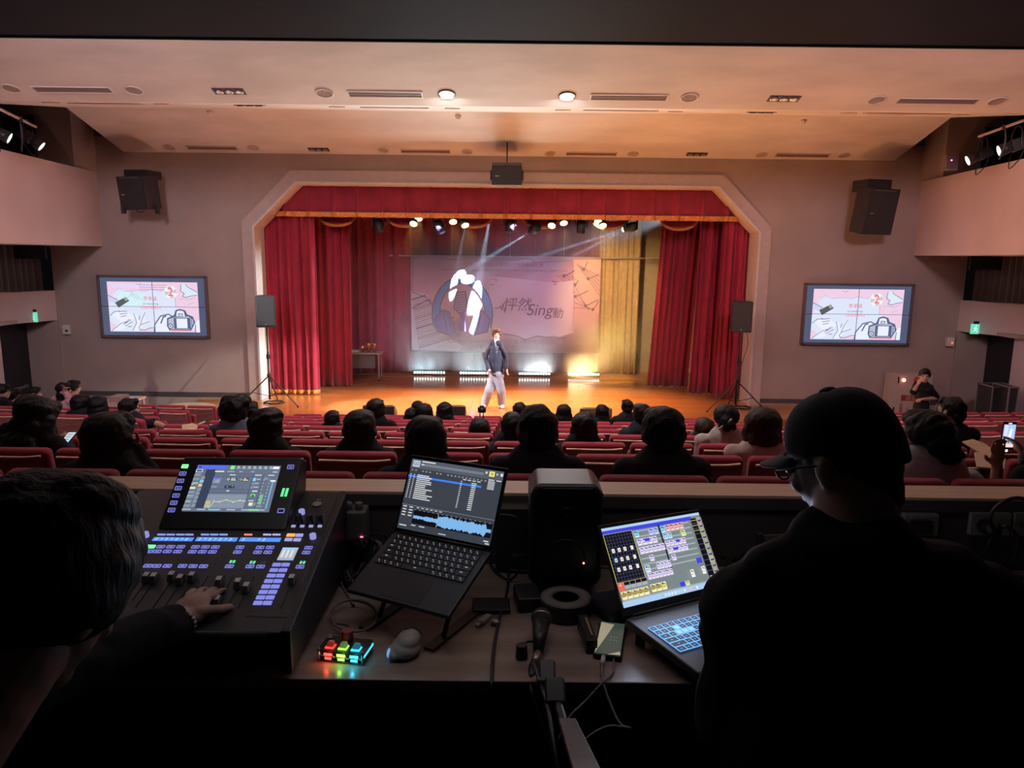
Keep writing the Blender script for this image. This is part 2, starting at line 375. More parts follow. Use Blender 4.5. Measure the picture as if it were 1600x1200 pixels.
    T = frame((pe.x-.07, pe.y-.03, pe.z-.09), (1, 0, 0), (0, 0, 1)); A = Art(T, .14, .18, .002)
    A.stroke([(.5, .2), (.45, .5), (.25, .8)], .12, glow((.85, 1, .95), 1)); A.stroke([(.45, .5), (.7, .8)], .12, glow((.85, 1, .95), 1)); A.stroke([(.2, .4), (.5, .35), (.8, .5)], .1, glow((.85, 1, .95), 1)); A.disc(.55, .12, .09, glow((.85, 1, .95), 1), 10)
    A.done('running_figure', ex)
    mb = MB(); mb.box((pe.x+.02, pe.y, pe.z+.14), (.1, .04, .06)); wb(mb, 'bracket', black_m, ex)
    # small wall box near the door
    pw = PD(104, 515, DP-.06) if s < 0 else PD(1484, 534, DP-.06)
    w = thing('wall_box', 'cream %s box mounted on the wall %s' % (('sensor', 'left of the left video screen') if s < 0 else ('alarm', 'right of the right video screen')), 'wall box', (pw.x, pw.y, pw.z-.1))
    mb = MB(); mb.box((pw.x, pw.y, pw.z), (.15, .1, .21)); wb(mb, 'case', white_m, w, bev=.015)
    mb = MB(); mb.ball((pw.x+.03, pw.y-.055, pw.z-.02), .028); wb(mb, 'lens', black_m if s < 0 else glow((1, .15, .1), 1), w, smooth=True)
# hall floor: tiers then the flat front
ROWS = [3.3+1.2*k for k in range(9)]
mb = MB()
edges = [2.3] + [d-.45 for d in ROWS[1:]] + [ROWS[-1]+.9]
for k, d in enumerate(ROWS):
    y0, y1, z = edges[k], edges[k+1], row_z(d)
    mb.box((0, (y0+y1)/2, z-.5), (24.5, y1-y0, 1.0))
mb.box((0, (edges[-1]+17)/2, ZF-.5), (24.5, 17-edges[-1], 1.0))
struct(build(mb, 'floor', hallfloor_m))
# stage
YB = 21.5
mb = MB(); mb.box((-.1, (14.55+YB)/2, (ZS+ZF)/2-.05), (0, 0, 0)) if False else None
mb = MB()
pts = [(-5.6, 14.95), (-3, 14.72), (0, 14.62), (3, 14.72), (5.4, 14.95), (6.6, 15.6), (7.0, 16.69), (xr-.02, 16.69), (xr+1.8, 17.16), (xr+1.8, YB), (xl-1.8, YB), (xl-1.8, 17.16), (xl+.02, 16.69), (-7.2, 16.69), (-6.9, 15.6)]
mb.prism([(x, y) for x, y in pts], ZS-ZF, Matrix.Translation((0, 0, ZF)))
o = struct(build(mb, 'floor_stage', stage_m))
mb = MB(); mb.box((-.1, YB+.05, 1), (16, .1, 6)); struct(build(mb, 'wall_stage_back', mat('stage_back_wall', (.50, .42, .32), .7, var=.06)))
for s, x in (('left', xl-1.9), ('right', xr+1.9)):
    mb = MB(); mb.box((x, 19.3, 1), (.1, 4.4, 6)); struct(build(mb, 'wall_stage_%s' % s, mat('stage_side_wall', (.40, .34, .28), .8)))
mb = MB(); mb.box((-.1, 19.3, 4.4), (16, 4.6, .1)); struct(build(mb, 'ceiling_stage', blackm2))
# closing walls behind the camera and beside
for s in (-1, 1):
    mb = MB(); mb.box((s*8.5, 2.23, 2.2), (8, .18, 8.4)); struct(build(mb, 'wall_rear_%s' % ('left' if s < 0 else 'right'), gallery_m))
# curved wooden steps at both stage corners
for s in (-1, 1):
    c = Vector((-7.05 if s < 0 else 6.8, 15.75, 0))
    st = thing('stage_steps', 'rounded wooden steps up to the stage on the %s, beside the speaker tripod' % ('left' if s < 0 else 'right'), 'steps', (c.x, c.y, ZF))
    for k, (r, z) in enumerate(((1.15, ZF+.25), (.85, ZF+.5), (.55, ZS+.02))):
        mb = MB(); n = 28
        mb.prism([(c.x+r*math.cos(2*math.pi*i/n), c.y+r*math.sin(2*math.pi*i/n)*.75) for i in range(n)], .25, Matrix.Translation((0, 0, z-.25)))
        wb(mb, 'step', mat('step_ash_wood', (.56, .36, .24), .5, var=.1, scale=4), st, bev=.01)
# ---- booth: window wall, sill, soffit, desk
YW = 2.14
zs = PD(800, 770, YW).z; zh = PD(800, 65, YW+.18).z
mb = MB(); mb.box((0, YW+.09, (zs-.03-1.0)/2), (9, .18, zs-.03+1.0)); struct(build(mb, 'wall_booth', dark_wall))
mb = MB(); mb.box((0, YW+.06, zs-.004), (9, .124, .008)); struct(build(mb, 'window_1', sill_m)); mb = MB(); mb.box((0, YW+.058, zs-.026), (9, .128, .034)); struct(build(mb, 'window_4', dark_wall))  # dark strip below the sill board paints in the shade on its front
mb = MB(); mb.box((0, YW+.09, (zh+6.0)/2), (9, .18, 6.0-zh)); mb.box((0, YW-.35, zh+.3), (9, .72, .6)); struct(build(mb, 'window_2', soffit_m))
mb = MB(); mb.box((0, YW+.186, zh+.012), (9, .012, .03)); struct(build(mb, 'window_3', blackm2))
mb = MB(); mb.box((0, .4, 2.95), (9, 3.4, .1)); struct(build(mb, 'ceiling_booth', dark_wall))
mb = MB(); mb.box((0, -1.35, 1.4), (9, .1, 3.2)); struct(build(mb, 'wall_booth_back', dark_wall))
for s in (-1, 1):
    mb = MB(); mb.box((s*4.4, .4, 1.4), (.1, 3.6, 3.2)); struct(build(mb, 'wall_booth_%s' % ('left' if s < 0 else 'right'), dark_wall))
mb = MB(); mb.box((0, .4, -.05), (9, 3.5, .1)); struct(build(mb, 'floor_booth', mat('booth_floor', (.05, .045, .045), .7)))
ZD = .77
dk = thing('control_desk', 'long brown wood-grain control desk under the booth window', 'desk', (0, YW, 0))
mb = MB(); mb.box((0, (1.5+YW)/2, ZD-.014), (8.6, YW-1.5-.004, .028)); wb(mb, 'worktop', desk_m, dk, bev=.003)
mb = MB(); mb.box((0, YW-.06, ZD-.30), (8.6, .02, .54)); wb(mb, 'modesty_panel', dark_wall, dk)
for x in (-3.5, -1.2, 1.2, 3.5):
    mb = MB(); mb.box((x, 1.82, (ZD-.03)/2), (.03, .5, ZD-.03)); wb(mb, 'leg', dark_wall, dk)

# ---------------------------------------------------------------- ceiling fixtures
nA = Vector((0, -.287, -1)).normalized(); oA = Vector((0, 11.25, zA1))
nB = Vector((0, .162, -1)).normalized(); oB = Vector((0, 11.25, zA1))
nC = Vector((0, -.27, -1)).normalized(); oC = Vector((0, 16.7, zC1))
ring_m = mat('downlight_ring', (.70, .60, .55), .5); lens_off = mat('downlight_diffuser', (.62, .52, .46), .5); slot_m = mat('vent_slats', (.30, .22, .19), .6)
def pl_frame(x, y, o, n):
    p = PPL(x, y, o, n); z = n; X = Vector((1, 0, 0)); Y = z.cross(X); M = Matrix((X, Y, z)).transposed().to_4x4(); M.translation = p; return M
ordn = ['first', 'second', 'third', 'fourth', 'fifth', 'sixth', 'seventh', 'eighth', 'ninth', 'tenth', 'eleventh', 'twelfth', 'thirteenth', 'fourteenth', 'fifteenth', 'sixteenth', 'seventeenth', 'eighteenth', 'nineteenth', 'twentieth']
pan = {'A': (oA, nA, 'near ceiling panel'), 'B': (oB, nB, 'narrow middle ceiling panel'), 'C': (oC, nC, 'ceiling panel next to the stage wall')}
DL = [('A', [(17, 138), (209, 141), (507, 145), (698, 147), (886, 150), (1077, 152), (1370, 156), (1558, 158)]),
      ('B', [(80, 160), (255, 162), (527, 166.5), (707, 169), (880, 171.5), (1055, 174), (1326, 176), (1501, 178.5)]),
      ('C', [(264, 230), (396, 231), (599, 234.5), (730, 237), (859, 240), (989, 240.5), (1190, 242), (1319, 243)])]
for key, L in DL:
    o_, n_, pn = pan[key]
    for i, (x, y) in enumerate(L):
        T = pl_frame(x, y, o_, n_); lit = key == 'A' and i in (3, 4)
        t = thing('downlight', ('lit white' if lit else 'unlit round') + ' downlight, %s from the left on the %s' % (ordn[i], pn), 'ceiling light', T.translation, group='round ceiling downlights')
        mb = MB(); mb.lathe([(.108, 0), (.125, .0), (.128, .012), (.108, .014), (.108, 0)], 28, T=T, cap=False); wb(mb, 'ring', mat('downlight_ring_dark', (.22, .18, .16), .5) if lit else ring_m, t, smooth=True)
        mb = MB(); mb.lathe([(.001, .004), (.1075, .004)], 24, T=T); wb(mb, 'diffuser', glow((.92, .96, 1), 1.1) if lit else lens_off, t)
        if lit: light('downlight_lamp', 'AREA', T.translation + n_*.03, T.translation + Vector((0, 0, -3)), 60, (.95, .97, 1), .2, parent=t)
VN = [('A', [(45, 137, 182, 143), (538, 144, 666, 150), (918, 149, 1047, 155), (1399, 155, 1530, 161)]),
      ('B', [(105, 160.5, 228, 162), (557, 166.5, 677, 169), (910, 171, 1029, 173.5), (1357, 175.5, 1476, 178)]),
      ('C', [(287, 229, 375, 233), (622, 234, 708, 238.5), (881, 238, 967, 242.5), (1210, 241, 1298, 244.5)])]
for key, L in VN:
    o_, n_, pn = pan[key]
    for i, (x0, y0, x1, y1) in enumerate(L):
        T = pl_frame((x0+x1)/2, (y0+y1)/2, o_, n_)
        w = abs(PPL(x1, y1, o_, n_).x-PPL(x0, y0, o_, n_).x)-.1; h = .16
        t = thing('ceiling_vent', 'slotted air vent, %s from the left on the %s' % (ordn[i], pn), 'air vent', T.translation, group='long ceiling vents')
        mb = MB()
        for a, b, c, d in ((0, h/2, w, .02), (0, -h/2, w, .02), (-w/2, 0, .02, h), (w/2, 0, .02, h)): mb.box((a, b, .006), (c, d, .012), T=T)
        wb(mb, 'frame', ring_m, t)
        mb = MB()
        for k in range(5): mb.box((0, -h/2+.025+k*.027, .003), (w-.02, .012, .008), T=T)
        wb(mb, 'slats', slot_m, t)
        mb = MB(); mb.box((0, 0, .0012), (w-.02, h-.02, .002), T=T); wb(mb, 'backing', black_m, t)
GR = [('A', [(358, 142.5), (1225, 154)]), ('B', [(390, 164), (1190, 175)]), ('C', [(498, 233.5), (1089, 241)])]
for key, L in GR:
    o_, n_, pn = pan[key]
    for i, (x, y) in enumerate(L):
        T = pl_frame(x, y, o_, n_)
        t = thing('grille_light', 'black recessed three-lamp spotlight, %s of two on the %s' % (('left', 'right')[i], pn), 'ceiling light', T.translation, group='black three-lamp recessed spotlights')
        mb = MB(); mb.box((0, 0, .004), (.44, .16, .010), T=T); wb(mb, 'housing', black_m, t)
        for k in (-1, 0, 1):
            mb = MB(); mb.lathe([(.03, .010), (.055, .010), (.058, .022), (.03, .014)], 18, T=T @ Matrix.Translation((k*.14, 0, 0))); wb(mb, 'lamp', steel_m, t, smooth=True)
for i, (x, y) in enumerate(((328, 174.5), (716, 181), (1256, 188))):
    T = pl_frame(x, y, oC, nC); mb = MB(); mb.lathe([(.06, 0), (.055, .03), (.03, .06), (.015, .075)], 16, T=T)
    onemesh(mb, 'smoke_detector', white_m, T.translation, 'small cream smoke detector, %s from the left on the far ceiling' % ordn[i], 'smoke detector', 'ceiling smoke detectors', smooth=True)

# ---------------------------------------------------------------- curtains
def curtain(name, x0, x1, D, z0, z1, m, label, pleat=.17, amp=.055, drift=.0, hem=None, cat='stage curtain', seed=0, y1=None):
    rnd = random.Random(seed); nx = max(12, int(abs(x1-x0)/pleat*12)); nz = 12; mb = MB()
    ph = [rnd.uniform(-1.2, 1.2) for _ in range(40)]
    for j in range(nz+1):
        t = j/nz; z = z0+(z1-z0)*t
        for i in range(nx+1):
            u = i/nx; x = x0+(x1-x0)*u; a = u*abs(x1-x0)/pleat*2*math.pi; k = int(u*38)
            p = ph[k]*(1-(u*38-k))+ph[k+1]*(u*38-k)
            w = math.sin(a+p); w = math.copysign(abs(w)**.7, w)
            A = amp*(.75+.35*math.sin(u*23+seed)+.25*(1-t))
            mb.v.append((x+drift*(1-t)+.02*math.sin(a*.5+t*2), D+(y1-D if y1 else 0)*u+A*w, z+(0 if j else .012*w)))
    mb.f = [(j*(nx+1)+i, j*(nx+1)+i+1, (j+1)*(nx+1)+i+1, (j+1)*(nx+1)+i) for j in range(nz) for i in range(nx)]; mb.m = [0]*len(mb.f)
    t = thing(name, label, cat, ((x0+x1)/2, D, z0)); wb(mb, 'drape', m, t, smooth=True, solid=.008)
    if hem:
        mb2 = MB(); n1 = nx+1
        for j, z in enumerate((z0-.0, z0+.05, z0+.10)):
            for i in range(nx+1):
                v = mb.v[i]; mb2.v.append((v[0], v[1]-.02, z))
        mb2.f = [(j*n1+i, j*n1+i+1, (j+1)*n1+i+1, (j+1)*n1+i) for j in range(2) for i in range(nx)]; mb2.m = [0]*len(mb2.f)
        wb(mb2, 'fringe', hem, t, smooth=True, solid=.012)
    return t
zc = ZS+.02; ztop = zt+.5
curtain('stage_curtain', xl-.6, PD(495, 500, 17.35).x, 17.35, zc, ztop, red_m, 'tall crimson velvet curtain with gold hem behind the left tripod speaker', hem=gold_m, seed=1)
curtain('stage_curtain', PD(480, 500, 18.5).x, PD(550, 500, 18.5).x, 18.5, zc, ztop, red_m, 'crimson leg curtain just left of the trophy table', seed=2, pleat=.2)
curtain('stage_curtain', PD(535, 500, 20.6).x, PD(642, 500, 20.6).x, 20.6, zc, ztop, mat('crimson_velvet_deep', (.36, .04, .075), .8, sheen=.3, var=.12, scale=3), 'crimson curtain hanging behind the trophy table', seed=3, pleat=.26, y1=21.0)
curtain('stage_curtain', PD(625, 400, 21.25).x, PD(940, 400, 21.25).x, 21.25, zc, ztop, backc_m, 'plum coloured back curtain hanging behind the event banner', seed=4, pleat=.42, amp=.03)
curtain('stage_curtain', PD(936, 400, 21.1).x, PD(1000, 400, 21.1).x, 21.1, zc, ztop, beige_c, 'sheer beige curtain right of the banner', seed=5, pleat=.2, amp=.04)
curtain('stage_curtain', PD(1031, 500, 19.0).x, PD(1095, 500, 19.0).x, 19.0, zc, ztop, red_m, 'crimson leg curtain bordering the bare beige stage wall', seed=6, drift=-.25, pleat=.15)
curtain('stage_curtain', PD(1088, 500, 18.0).x, PD(1150, 500, 18.0).x, 18.0, zc, ztop, red_m, 'middle crimson leg curtain on the right of the stage', seed=8, drift=-.1, pleat=.16)
curtain('stage_curtain', PD(1120, 500, 17.35).x, xr+.6, 17.35, zc, ztop, red_m, 'crimson curtain gathered behind the right tripod speaker', seed=9, pleat=.12)
# panel joints on the bare stage wall
# valance with gold fringe
zv0 = PD(740, 339, 17.2).z
va = thing('stage_valance', 'crimson pleated valance with a gold fringe across the top of the stage', 'valance', (-.15, 17.2, zv0))
mb = MB(); nx = 420; x0, x1 = xl-.3, xr+.3
def vy(u): a = u*(x1-x0); f = (a % .56)/.56; return 17.2 - .10*math.exp(-((f-.5)/.045)**2) + .012*math.sin(a*21)
for j, z in enumerate((zv0, zv0+.4, zv0+.85, zt+.4)):
    for i in range(nx+1): mb.v.append((x0+(x1-x0)*i/nx, vy(i/nx), z))
mb.f = [(j*(nx+1)+i, j*(nx+1)+i+1, (j+1)*(nx+1)+i+1, (j+1)*(nx+1)+i) for j in range(3) for i in range(nx)]; mb.m = [0]*len(mb.f)
wb(mb, 'valance_cloth', redv_m, va, smooth=True, solid=.006)
mb = MB()
for j, z in enumerate((zv0-.03, zv0, zv0+.075)):
    for i in range(nx+1): mb.v.append((x0+(x1-x0)*i/nx, vy(i/nx)-.02+(.006 if i % 2 else 0)*(j == 0), z - (.012*(i % 2) if j == 0 else 0)))
mb.f = [(j*(nx+1)+i, j*(nx+1)+i+1, (j+1)*(nx+1)+i+1, (j+1)*(nx+1)+i) for j in range(2) for i in range(nx)]; mb.m = [0]*len(mb.f)
wb(mb, 'gold_fringe', gold_m, va, solid=.012)
SW = [527, 633, 740, 846, 953, 1061]
for i, sx in enumerate(SW):
    c = PD(sx, 336+(sx-740)*.0115, 17.75); w = .46; h = .33
    t = thing('curtain_swag', 'draped red swag with gold fringe, %s from the left under the valance' % ordn[i], 'swag', (c.x, c.y, c.z-h), group='swags under the stage valance')
    for nm, m, k0, k1, yo in (('swag_cloth', red_m, .42, .82, 0), ('gold_fringe', gold_m, .80, 1.0, -.02)):
        mb = MB(); n = 32; L = 8
        for j in range(L+1):
            k = k0+(k1-k0)*j/L
            for q in range(n+1):
                a = math.pi*q/n; mb.v.append((c.x-w*math.cos(a)*(.55+.45*k), c.y+yo+.025*math.sin(j*2.2)*math.sin(a)-.03*math.sin(a), c.z-h*k*math.sin(a)**.8+.02))
        mb.f = [(j*(n+1)+q, j*(n+1)+q+1, (j+1)*(n+1)+q+1, (j+1)*(n+1)+q) for j in range(L) for q in range(n)]; mb.m = [0]*len(mb.f)
        wb(mb, nm, m, t, smooth=True, solid=.012)
    mb = MB(); mb.box((c.x, c.y, c.z+.20), (w*1.5, .012, .42)); wb(mb, 'header_cloth', redv_m, t)
rail = thing('curtain_rail', 'hidden steel rail behind the valance from which the swags hang', 'rail', (-.15, 17.77, zv0+.42))
mb = MB(); mb.cyl((-4.4, 17.77, zv0+.42), (4.1, 17.77, zv0+.42), .022); wb(mb, 'rail', black_m, rail, smooth=True)
for x in (-4, 0, 4):
    mb = MB(); mb.cyl((x, 17.77, zv0+.42), (x, 17.77, 4.36), .012, n=8); wb(mb, 'hanger', black_m, rail)
# ================================================================ stage equipment and light
RED = (.86, .12, .2)
# LED bars on the stage floor
bars = [(671, 580, (.75, .95, 1.0), (.92, 1, .98), 'leftmost, by the trophy table'), (743, 580.5, (.80, .93, 1.0), (.9, 1, 1), 'half hidden behind the singer'),
        (835, 582, (.85, .92, 1.0), (.93, 1, 1), 'just right of the singer'), (912, 583, (1.0, .74, .25), (1, 1, .82), 'rightmost, in the yellow smoke')]
for i, (x, y, lc, ec, where) in enumerate(bars):
    p = PZ(x, y+3, ZS); p.y = 20.4; k = ppm(20.4, ZS); p = PD(x, y+1, 20.4); p.z = ZS+.09
    t = thing('led_light_bar', 'glowing floor light bar of twelve lamps, ' + where, 'stage light', (p.x, p.y, ZS), group='light bars on the stage floor')
    mb = MB(); mb.box((p.x, p.y+.03, p.z), (.92, .10, .12)); mb.box((p.x-.3, p.y+.03, ZS+.02), (.05, .16, .04)); mb.box((p.x+.3, p.y+.03, ZS+.02), (.05, .16, .04)); wb(mb, 'housing', black_m, t, bev=.006)
    for q in range(12):
        mb = MB(); c = (p.x-.41+q*.0745, p.y-.022, p.z+.0); mb.ball(c, (.024, .02, .03), n=10, k=6); wb(mb, 'lamp', glow(ec, 7 if i < 3 else 6), t, smooth=True)
    light('led_bar_beam', 'AREA', (p.x, p.y-.06, p.z), (p.x*.3 + (-.8, -.4, -.2, 3)[i], 10.2, 4.8), (26, 28, 28, 42)[i], [(.75, .95, 1), (.78, .97, 1), (.85, .98, 1), (1, .62, .28)][i], .86, .05, spread=(48, 48, 48, 80)[i], parent=t)
# banner
BD = 20.9
bl = PD(642.5, 549, BD); br = PD(937, 552, BD); tl = PD(641, 399, BD); tr_ = PD(938.5, 403, BD)
bw = (br.x-bl.x+tr_.x-tl.x)/2; bh = ((tl.z+tr_.z)-(bl.z+br.z))/2; bx = (bl.x+tl.x)/2; bz = (bl.z+br.z)/2
ban = thing('event_banner', 'wide pink event banner with headphones, microphone and song title, hung above the stage', 'banner', (bx+bw/2, BD, bz))
mb = MB(); n = 40
for j in range(3):
    for i in range(n+1): mb.v.append((bx+bw*i/n, BD+.006*math.sin(i*.8), bz+bh*j/2))
mb.f = [(j*(n+1)+i, j*(n+1)+i+1, (j+1)*(n+1)+i+1, (j+1)*(n+1)+i) for j in range(2) for i in range(n)]; mb.m = [0]*len(mb.f)
wb(mb, 'banner_cloth', mat('banner_vinyl', (.66, .36, .42), .45, col2=(.60, .40, .50), scale=.9), ban, smooth=True, solid=.004)
T = frame((bx, BD-.012, bz), (1, 0, 0), (0, 0, 1)); A = Art(T, bw, bh, .0004)
C = lambda *p: [((a-5)/1540, (b-45)/785) for a, b in p]
pk = mat('banner_rose', (.72, .42, .44), .5); lv = mat('banner_lilac', (.62, .46, .58), .5); ink = mat('banner_ink', (.20, .11, .19), .5); pap = mat('banner_newsprint', (.66, .58, .64), .5)
vio = mat('banner_violet', (.30, .17, .55), .5); blu = mat('banner_blue', (.16, .30, .66), .5); inkp = mat('banner_ink_soft', (.42, .22, .32), .5)
A.poly(C((650, 200), (1180, 250), (1320, 230), (1335, 660), (1200, 700), (1040, 690), (930, 720), (840, 690), (690, 670), (640, 500)), lv)
A.poly(C((10, 330), (150, 360), (190, 520), (200, 640), (430, 780), (400, 820), (10, 820)), pap)
A.poly(C((1320, 60), (1538, 60), (1538, 500), (1480, 470), (1330, 380)), pk)
rr = random.Random(4)
for i in range(26):  # newsprint lines
    y = 400+i*16; a = 20+i*2; L_ = 110+i*12; x = a
    while x < a+L_ and x < 400:
        q = rr.uniform(8, 26); A.stroke(C((x, y-(x-a)*.32), (x+q, y-(x+q-a)*.32)), .0035 if i % 5 else .007, inkp if i % 3 else ink); x += q+7
A.stroke(C((20, 470), (150, 400), (165, 430)), .006, ink); A.stroke(C((20, 340), (140, 385)), .004, ink)
# headphones
arc = lambda cx, cy, rx, ry, a0, a1, n=26: [(cx+rx*math.cos(math.radians(a0+(a1-a0)*i/n)), cy-ry*math.sin(math.radians(a0+(a1-a0)*i/n))) for i in range(n+1)]
A.poly(C(*(arc(425, 520, 245, 310, -20, 200) + arc(425, 520, 185, 255, 200, -20))), blu)
A.stroke(C(*arc(425, 520, 245, 310, -20, 200)), .006, ink); A.stroke(C(*arc(425, 520, 185, 255, -20, 200)), .005, ink); A.stroke(C(*arc(425, 520, 215, 283, -10, 190)), .004, vio)
for sx in (1, -1):
    f = lambda a, b: (425+sx*(a-425), b)
    A.poly(C(*[f(*p) for p in ((530, 500), (590, 485), (650, 560), (630, 660), (520, 690), (480, 660))]), vio)
    A.stroke(C(*[f(*p) for p in ((530, 500), (590, 485), (650, 560), (630, 660), (520, 690), (480, 660), (530, 500))]), .006, ink)
    for k in range(4): A.stroke(C(f(545+k*16, 510+k*6), f(505+k*20, 670-k*3)), .004, blu if k % 2 else ink)
# microphone
A.poly(C((380, 340), (450, 330), (470, 480), (400, 510), (355, 470)), mat('banner_mic', (.42, .28, .50), .5))
for k in range(7): A.stroke(C((375, 365+k*20), (455, 352+k*20)), .005, ink)
A.stroke(C((380, 340), (450, 330), (470, 480), (400, 510), (355, 470), (380, 340)), .006, ink); A.poly(C((405, 510), (445, 500), (455, 660), (410, 660)), vio)
A.stroke(C((395, 500), (420, 540), (405, 590), (410, 650)), .006, ink)
# staves and notes on the right
for k in range(5):
    A.stroke(C((1345+k*14, 95+k*30-k*22), (1538, 350-k*62+k*25)), .0025, ink)
    A.stroke(C((1325+k*2, 440-k*52), (1490-k*4, 475-k*28)) if False else C((1330, 270+k*46), (1450+k*4, 470-k*10+k*6)), .0025, ink)
    A.stroke(C((1190+k*22, 190-k*4), (1250+k*22, 240-k*4)), .0025, ink)
for a, b, c, d in ((1400, 140, 1430, 80), (1440, 215, 1525, 180), (1340, 360, 1440, 315), (1425, 435, 1525, 385), (1245, 195, 1330, 150), (1335, 265, 1360, 230), (1485, 465, 1528, 400)):
    A.disc((a-5)/1540, (b-45)/785, .0085, ink, 12); A.stroke(C((a+8, b), (c, d)), .0045, ink)
A.stroke(C((1325, 240), (1330, 450), (1320, 640)), .003, inkp)
A.stroke(C((745, 672), (800, 680), (860, 690), (940, 720), (1000, 700), (1040, 690), (1110, 700), (1180, 690), (1230, 708), (1280, 705)), .004, ink)
A.stroke(C((30, 70), (200, 60), (330, 75), (600, 62), (820, 70), (980, 60), (1000, 90), (1300, 70)), .003, inkp)
A.stroke(C((690, 465), (720, 462), (735, 445), (745, 480), (755, 420), (768, 500), (775, 460)), .004, ink)
A.stroke(C((1150, 240), (1190, 245)), .004, ink); A.stroke(C((1165, 262), (1185, 264)), .004, ink); A.stroke(C((655, 230), (700, 225), (700, 250)), .004, inkp); A.disc(.43, .29, .006, inkp, 10)
A.done('artwork', ban)
def btext(s, cx, cy, size, m, nm, shear=0):
    o = text(s, T @ Matrix.Translation(((cx-5)/1540*bw, (1-(cy-45)/785)*bh, .016)), size, m, nm, ban, .0012, shear=shear); return o
btext('2025 第四屆 大專院校外籍生歌唱比賽', 780, 112, .125, inkp, 'banner_headline')
btext('2025 4TH INTERNATIONAL AND UNIVERSITY CAMPUS STUDENTS SINGING COMPETITION', 770, 156, .085, inkp, 'banner_headline')
btext('怦然', 868, 440, .40, ink, 'title_lettering', .15)
btext('Sing', 1048, 478, .46, ink, 'title_lettering', .25)
btext('動', 1200, 505, .32, ink, 'title_lettering', .1)
btext('協辦單位：2025年大學學生會歌唱大賽籌備委員會 敬賀', 770, 742, .135, inkp, 'banner_footer')
btext('主辦單位：國際大學學生交流協會', 770, 785, .13, inkp, 'banner_footer')
# hanging pipe with wires
pa, pb = PD(582, 399, BD+.03), PD(1029, 404, BD+.03)
pp = thing('hanging_pipe', 'white horizontal pipe the banner hangs from', 'pipe', ((pa.x+pb.x)/2, BD+.03, pa.z))
z = (pa.z+pb.z)/2
mb = MB(); mb.cyl((pa.x, BD+.03, z), (pb.x, BD+.03, z), .022); wb(mb, 'pipe', mat('white_pipe', (.75, .66, .6), .4), pp, smooth=True)
for x in (619, 706, 797, 881, 968):
    q = PD(x, 400, BD+.03); mb = MB(); mb.cyl((q.x, BD+.03, z), (q.x, BD+.03, 4.3), .006, n=6); wb(mb, 'wire', steel_m, pp)
# lighting batten and fixtures
DB = 17.6; zb = 3.3
bat = thing('lighting_batten', 'dark lighting truss pipe hidden behind the valance, carrying the stage lamps', 'truss', (-.15, DB, zb))
mb = MB(); mb.cyl((-5.6, DB, zb), (5.3, DB, zb), .03); wb(mb, 'pipe', black_m, bat, smooth=True)
for x in (-4, 0, 4):
    mb = MB(); mb.cyl((x, DB, zb), (x, DB, 4.35), .012, n=8); wb(mb, 'hanger', black_m, bat)
pars = [(646, 350, (-.35, -.15)), (654, 341.5, (.1, -.3)), (708, 347, (.35, .2)), (727, 352.5, (.9, .6)), (862, 353, (-.5, -.3)), (881, 349, (.35, .3)), (934.5, 347, (-.7, -.4)), (942, 353, (.3, .3))]
for i, (x, y, (tx, ty)) in enumerate(pars):
    p = PD(x, y, DB-.15); tgt = Vector((p.x+tx*1.6, p.y-.9+ty, ZS)); d = (tgt-p).normalized(); d = Vector((d.x, d.y-.55, d.z)).normalized()
    t = thing('par_lamp', 'warm yellow stage spotlight below the valance, %s from the left of the eight lit' % ordn[i], 'stage light', p, group='yellow lamps under the valance')
    mb = MB(); mb.cyl(p-d*.20, p-d*.01, .075, .095, 18); mb.cyl(p-d*.28, p-d*.2, .04, .075, 14); wb(mb, 'can', black_m, t, smooth=True)
    mb = MB(); mb.tube([p-d*.12+Vector((.1, 0, 0)), p-d*.12+Vector((.09, 0, .15)), p+Vector((0, .1, .22)), p-d*.12+Vector((-.09, 0, .15)), p-d*.12+Vector((-.1, 0, 0))], .01, 6); wb(mb, 'yoke', black_m, t)
    mb = MB(); mb.cyl(p-d*.01, p+d*.004, .088, .088, 20); wb(mb, 'lens', glow((1, .86, .42), 3.2), t); mb = MB(); mb.tube([p+Vector((0, .1, .18)), (p.x, DB, zb-.12), (p.x, DB, zb+.05)], .012, 8, 1); wb(mb, 'hanger', black_m, t)
    light('par_beam', 'SPOT', p+d*.03, tgt, 760, (1, .50, .17), .05, spot=62, blend=.6, parent=t)
# moving heads
def moving_head(x, y, D, tgt, label, lit, en=0, col=(.6, .8, 1), sp=8, body=.13):
    p = PD(x, y, D); d = (Vector(tgt)-p).normalized()
    t = thing('moving_head_light', label, 'stage light', p, group='moving heads on the stage truss')
    mb = MB(); mb.box((p.x, p.y, p.z+.30), (.26, .2, .12)); mb.box((p.x, p.y, zb-.05), (.06, .08, .12)); wb(mb, 'base', black_m, t, bev=.02)
    q = d.orthogonal().normalized(); q = Vector((1, 0, 0)) if abs(d.x) < .9 else Vector((0, 1, 0))
    mb = MB()
    for s in (-1, 1): mb.box((p.x+s*.14, p.y, p.z+.13), (.03, .1, .3))
    wb(mb, 'yoke', black_m, t, bev=.008)
    mb = MB(); mb.lathe([(.03, -.16), (.10, -.13), (.115, -.02), (.10, .12), (.085, .17), (.02, .17)], 20, T=Matrix.Translation(p) @ d.to_track_quat('Z', 'Y').to_matrix().to_4x4()); wb(mb, 'head', black_m, t, smooth=True)
    e = p+d*.172; mb = MB(); mb.ball(e+d*.02, .055) if lit else mb.cyl(e, e+d*.006, .075, .075, 18); wb(mb, 'lens', glow((.8, .97, 1), 9) if lit else mat('dark_lens', (.03, .03, .04), .1), t)
    if lit: light('moving_head_beam', 'SPOT', e+d*.085, tgt, en, col, .015, spot=sp, blend=.25, parent=t)
    return t
btg = lambda x, y: PD(x, y, BD-.05)
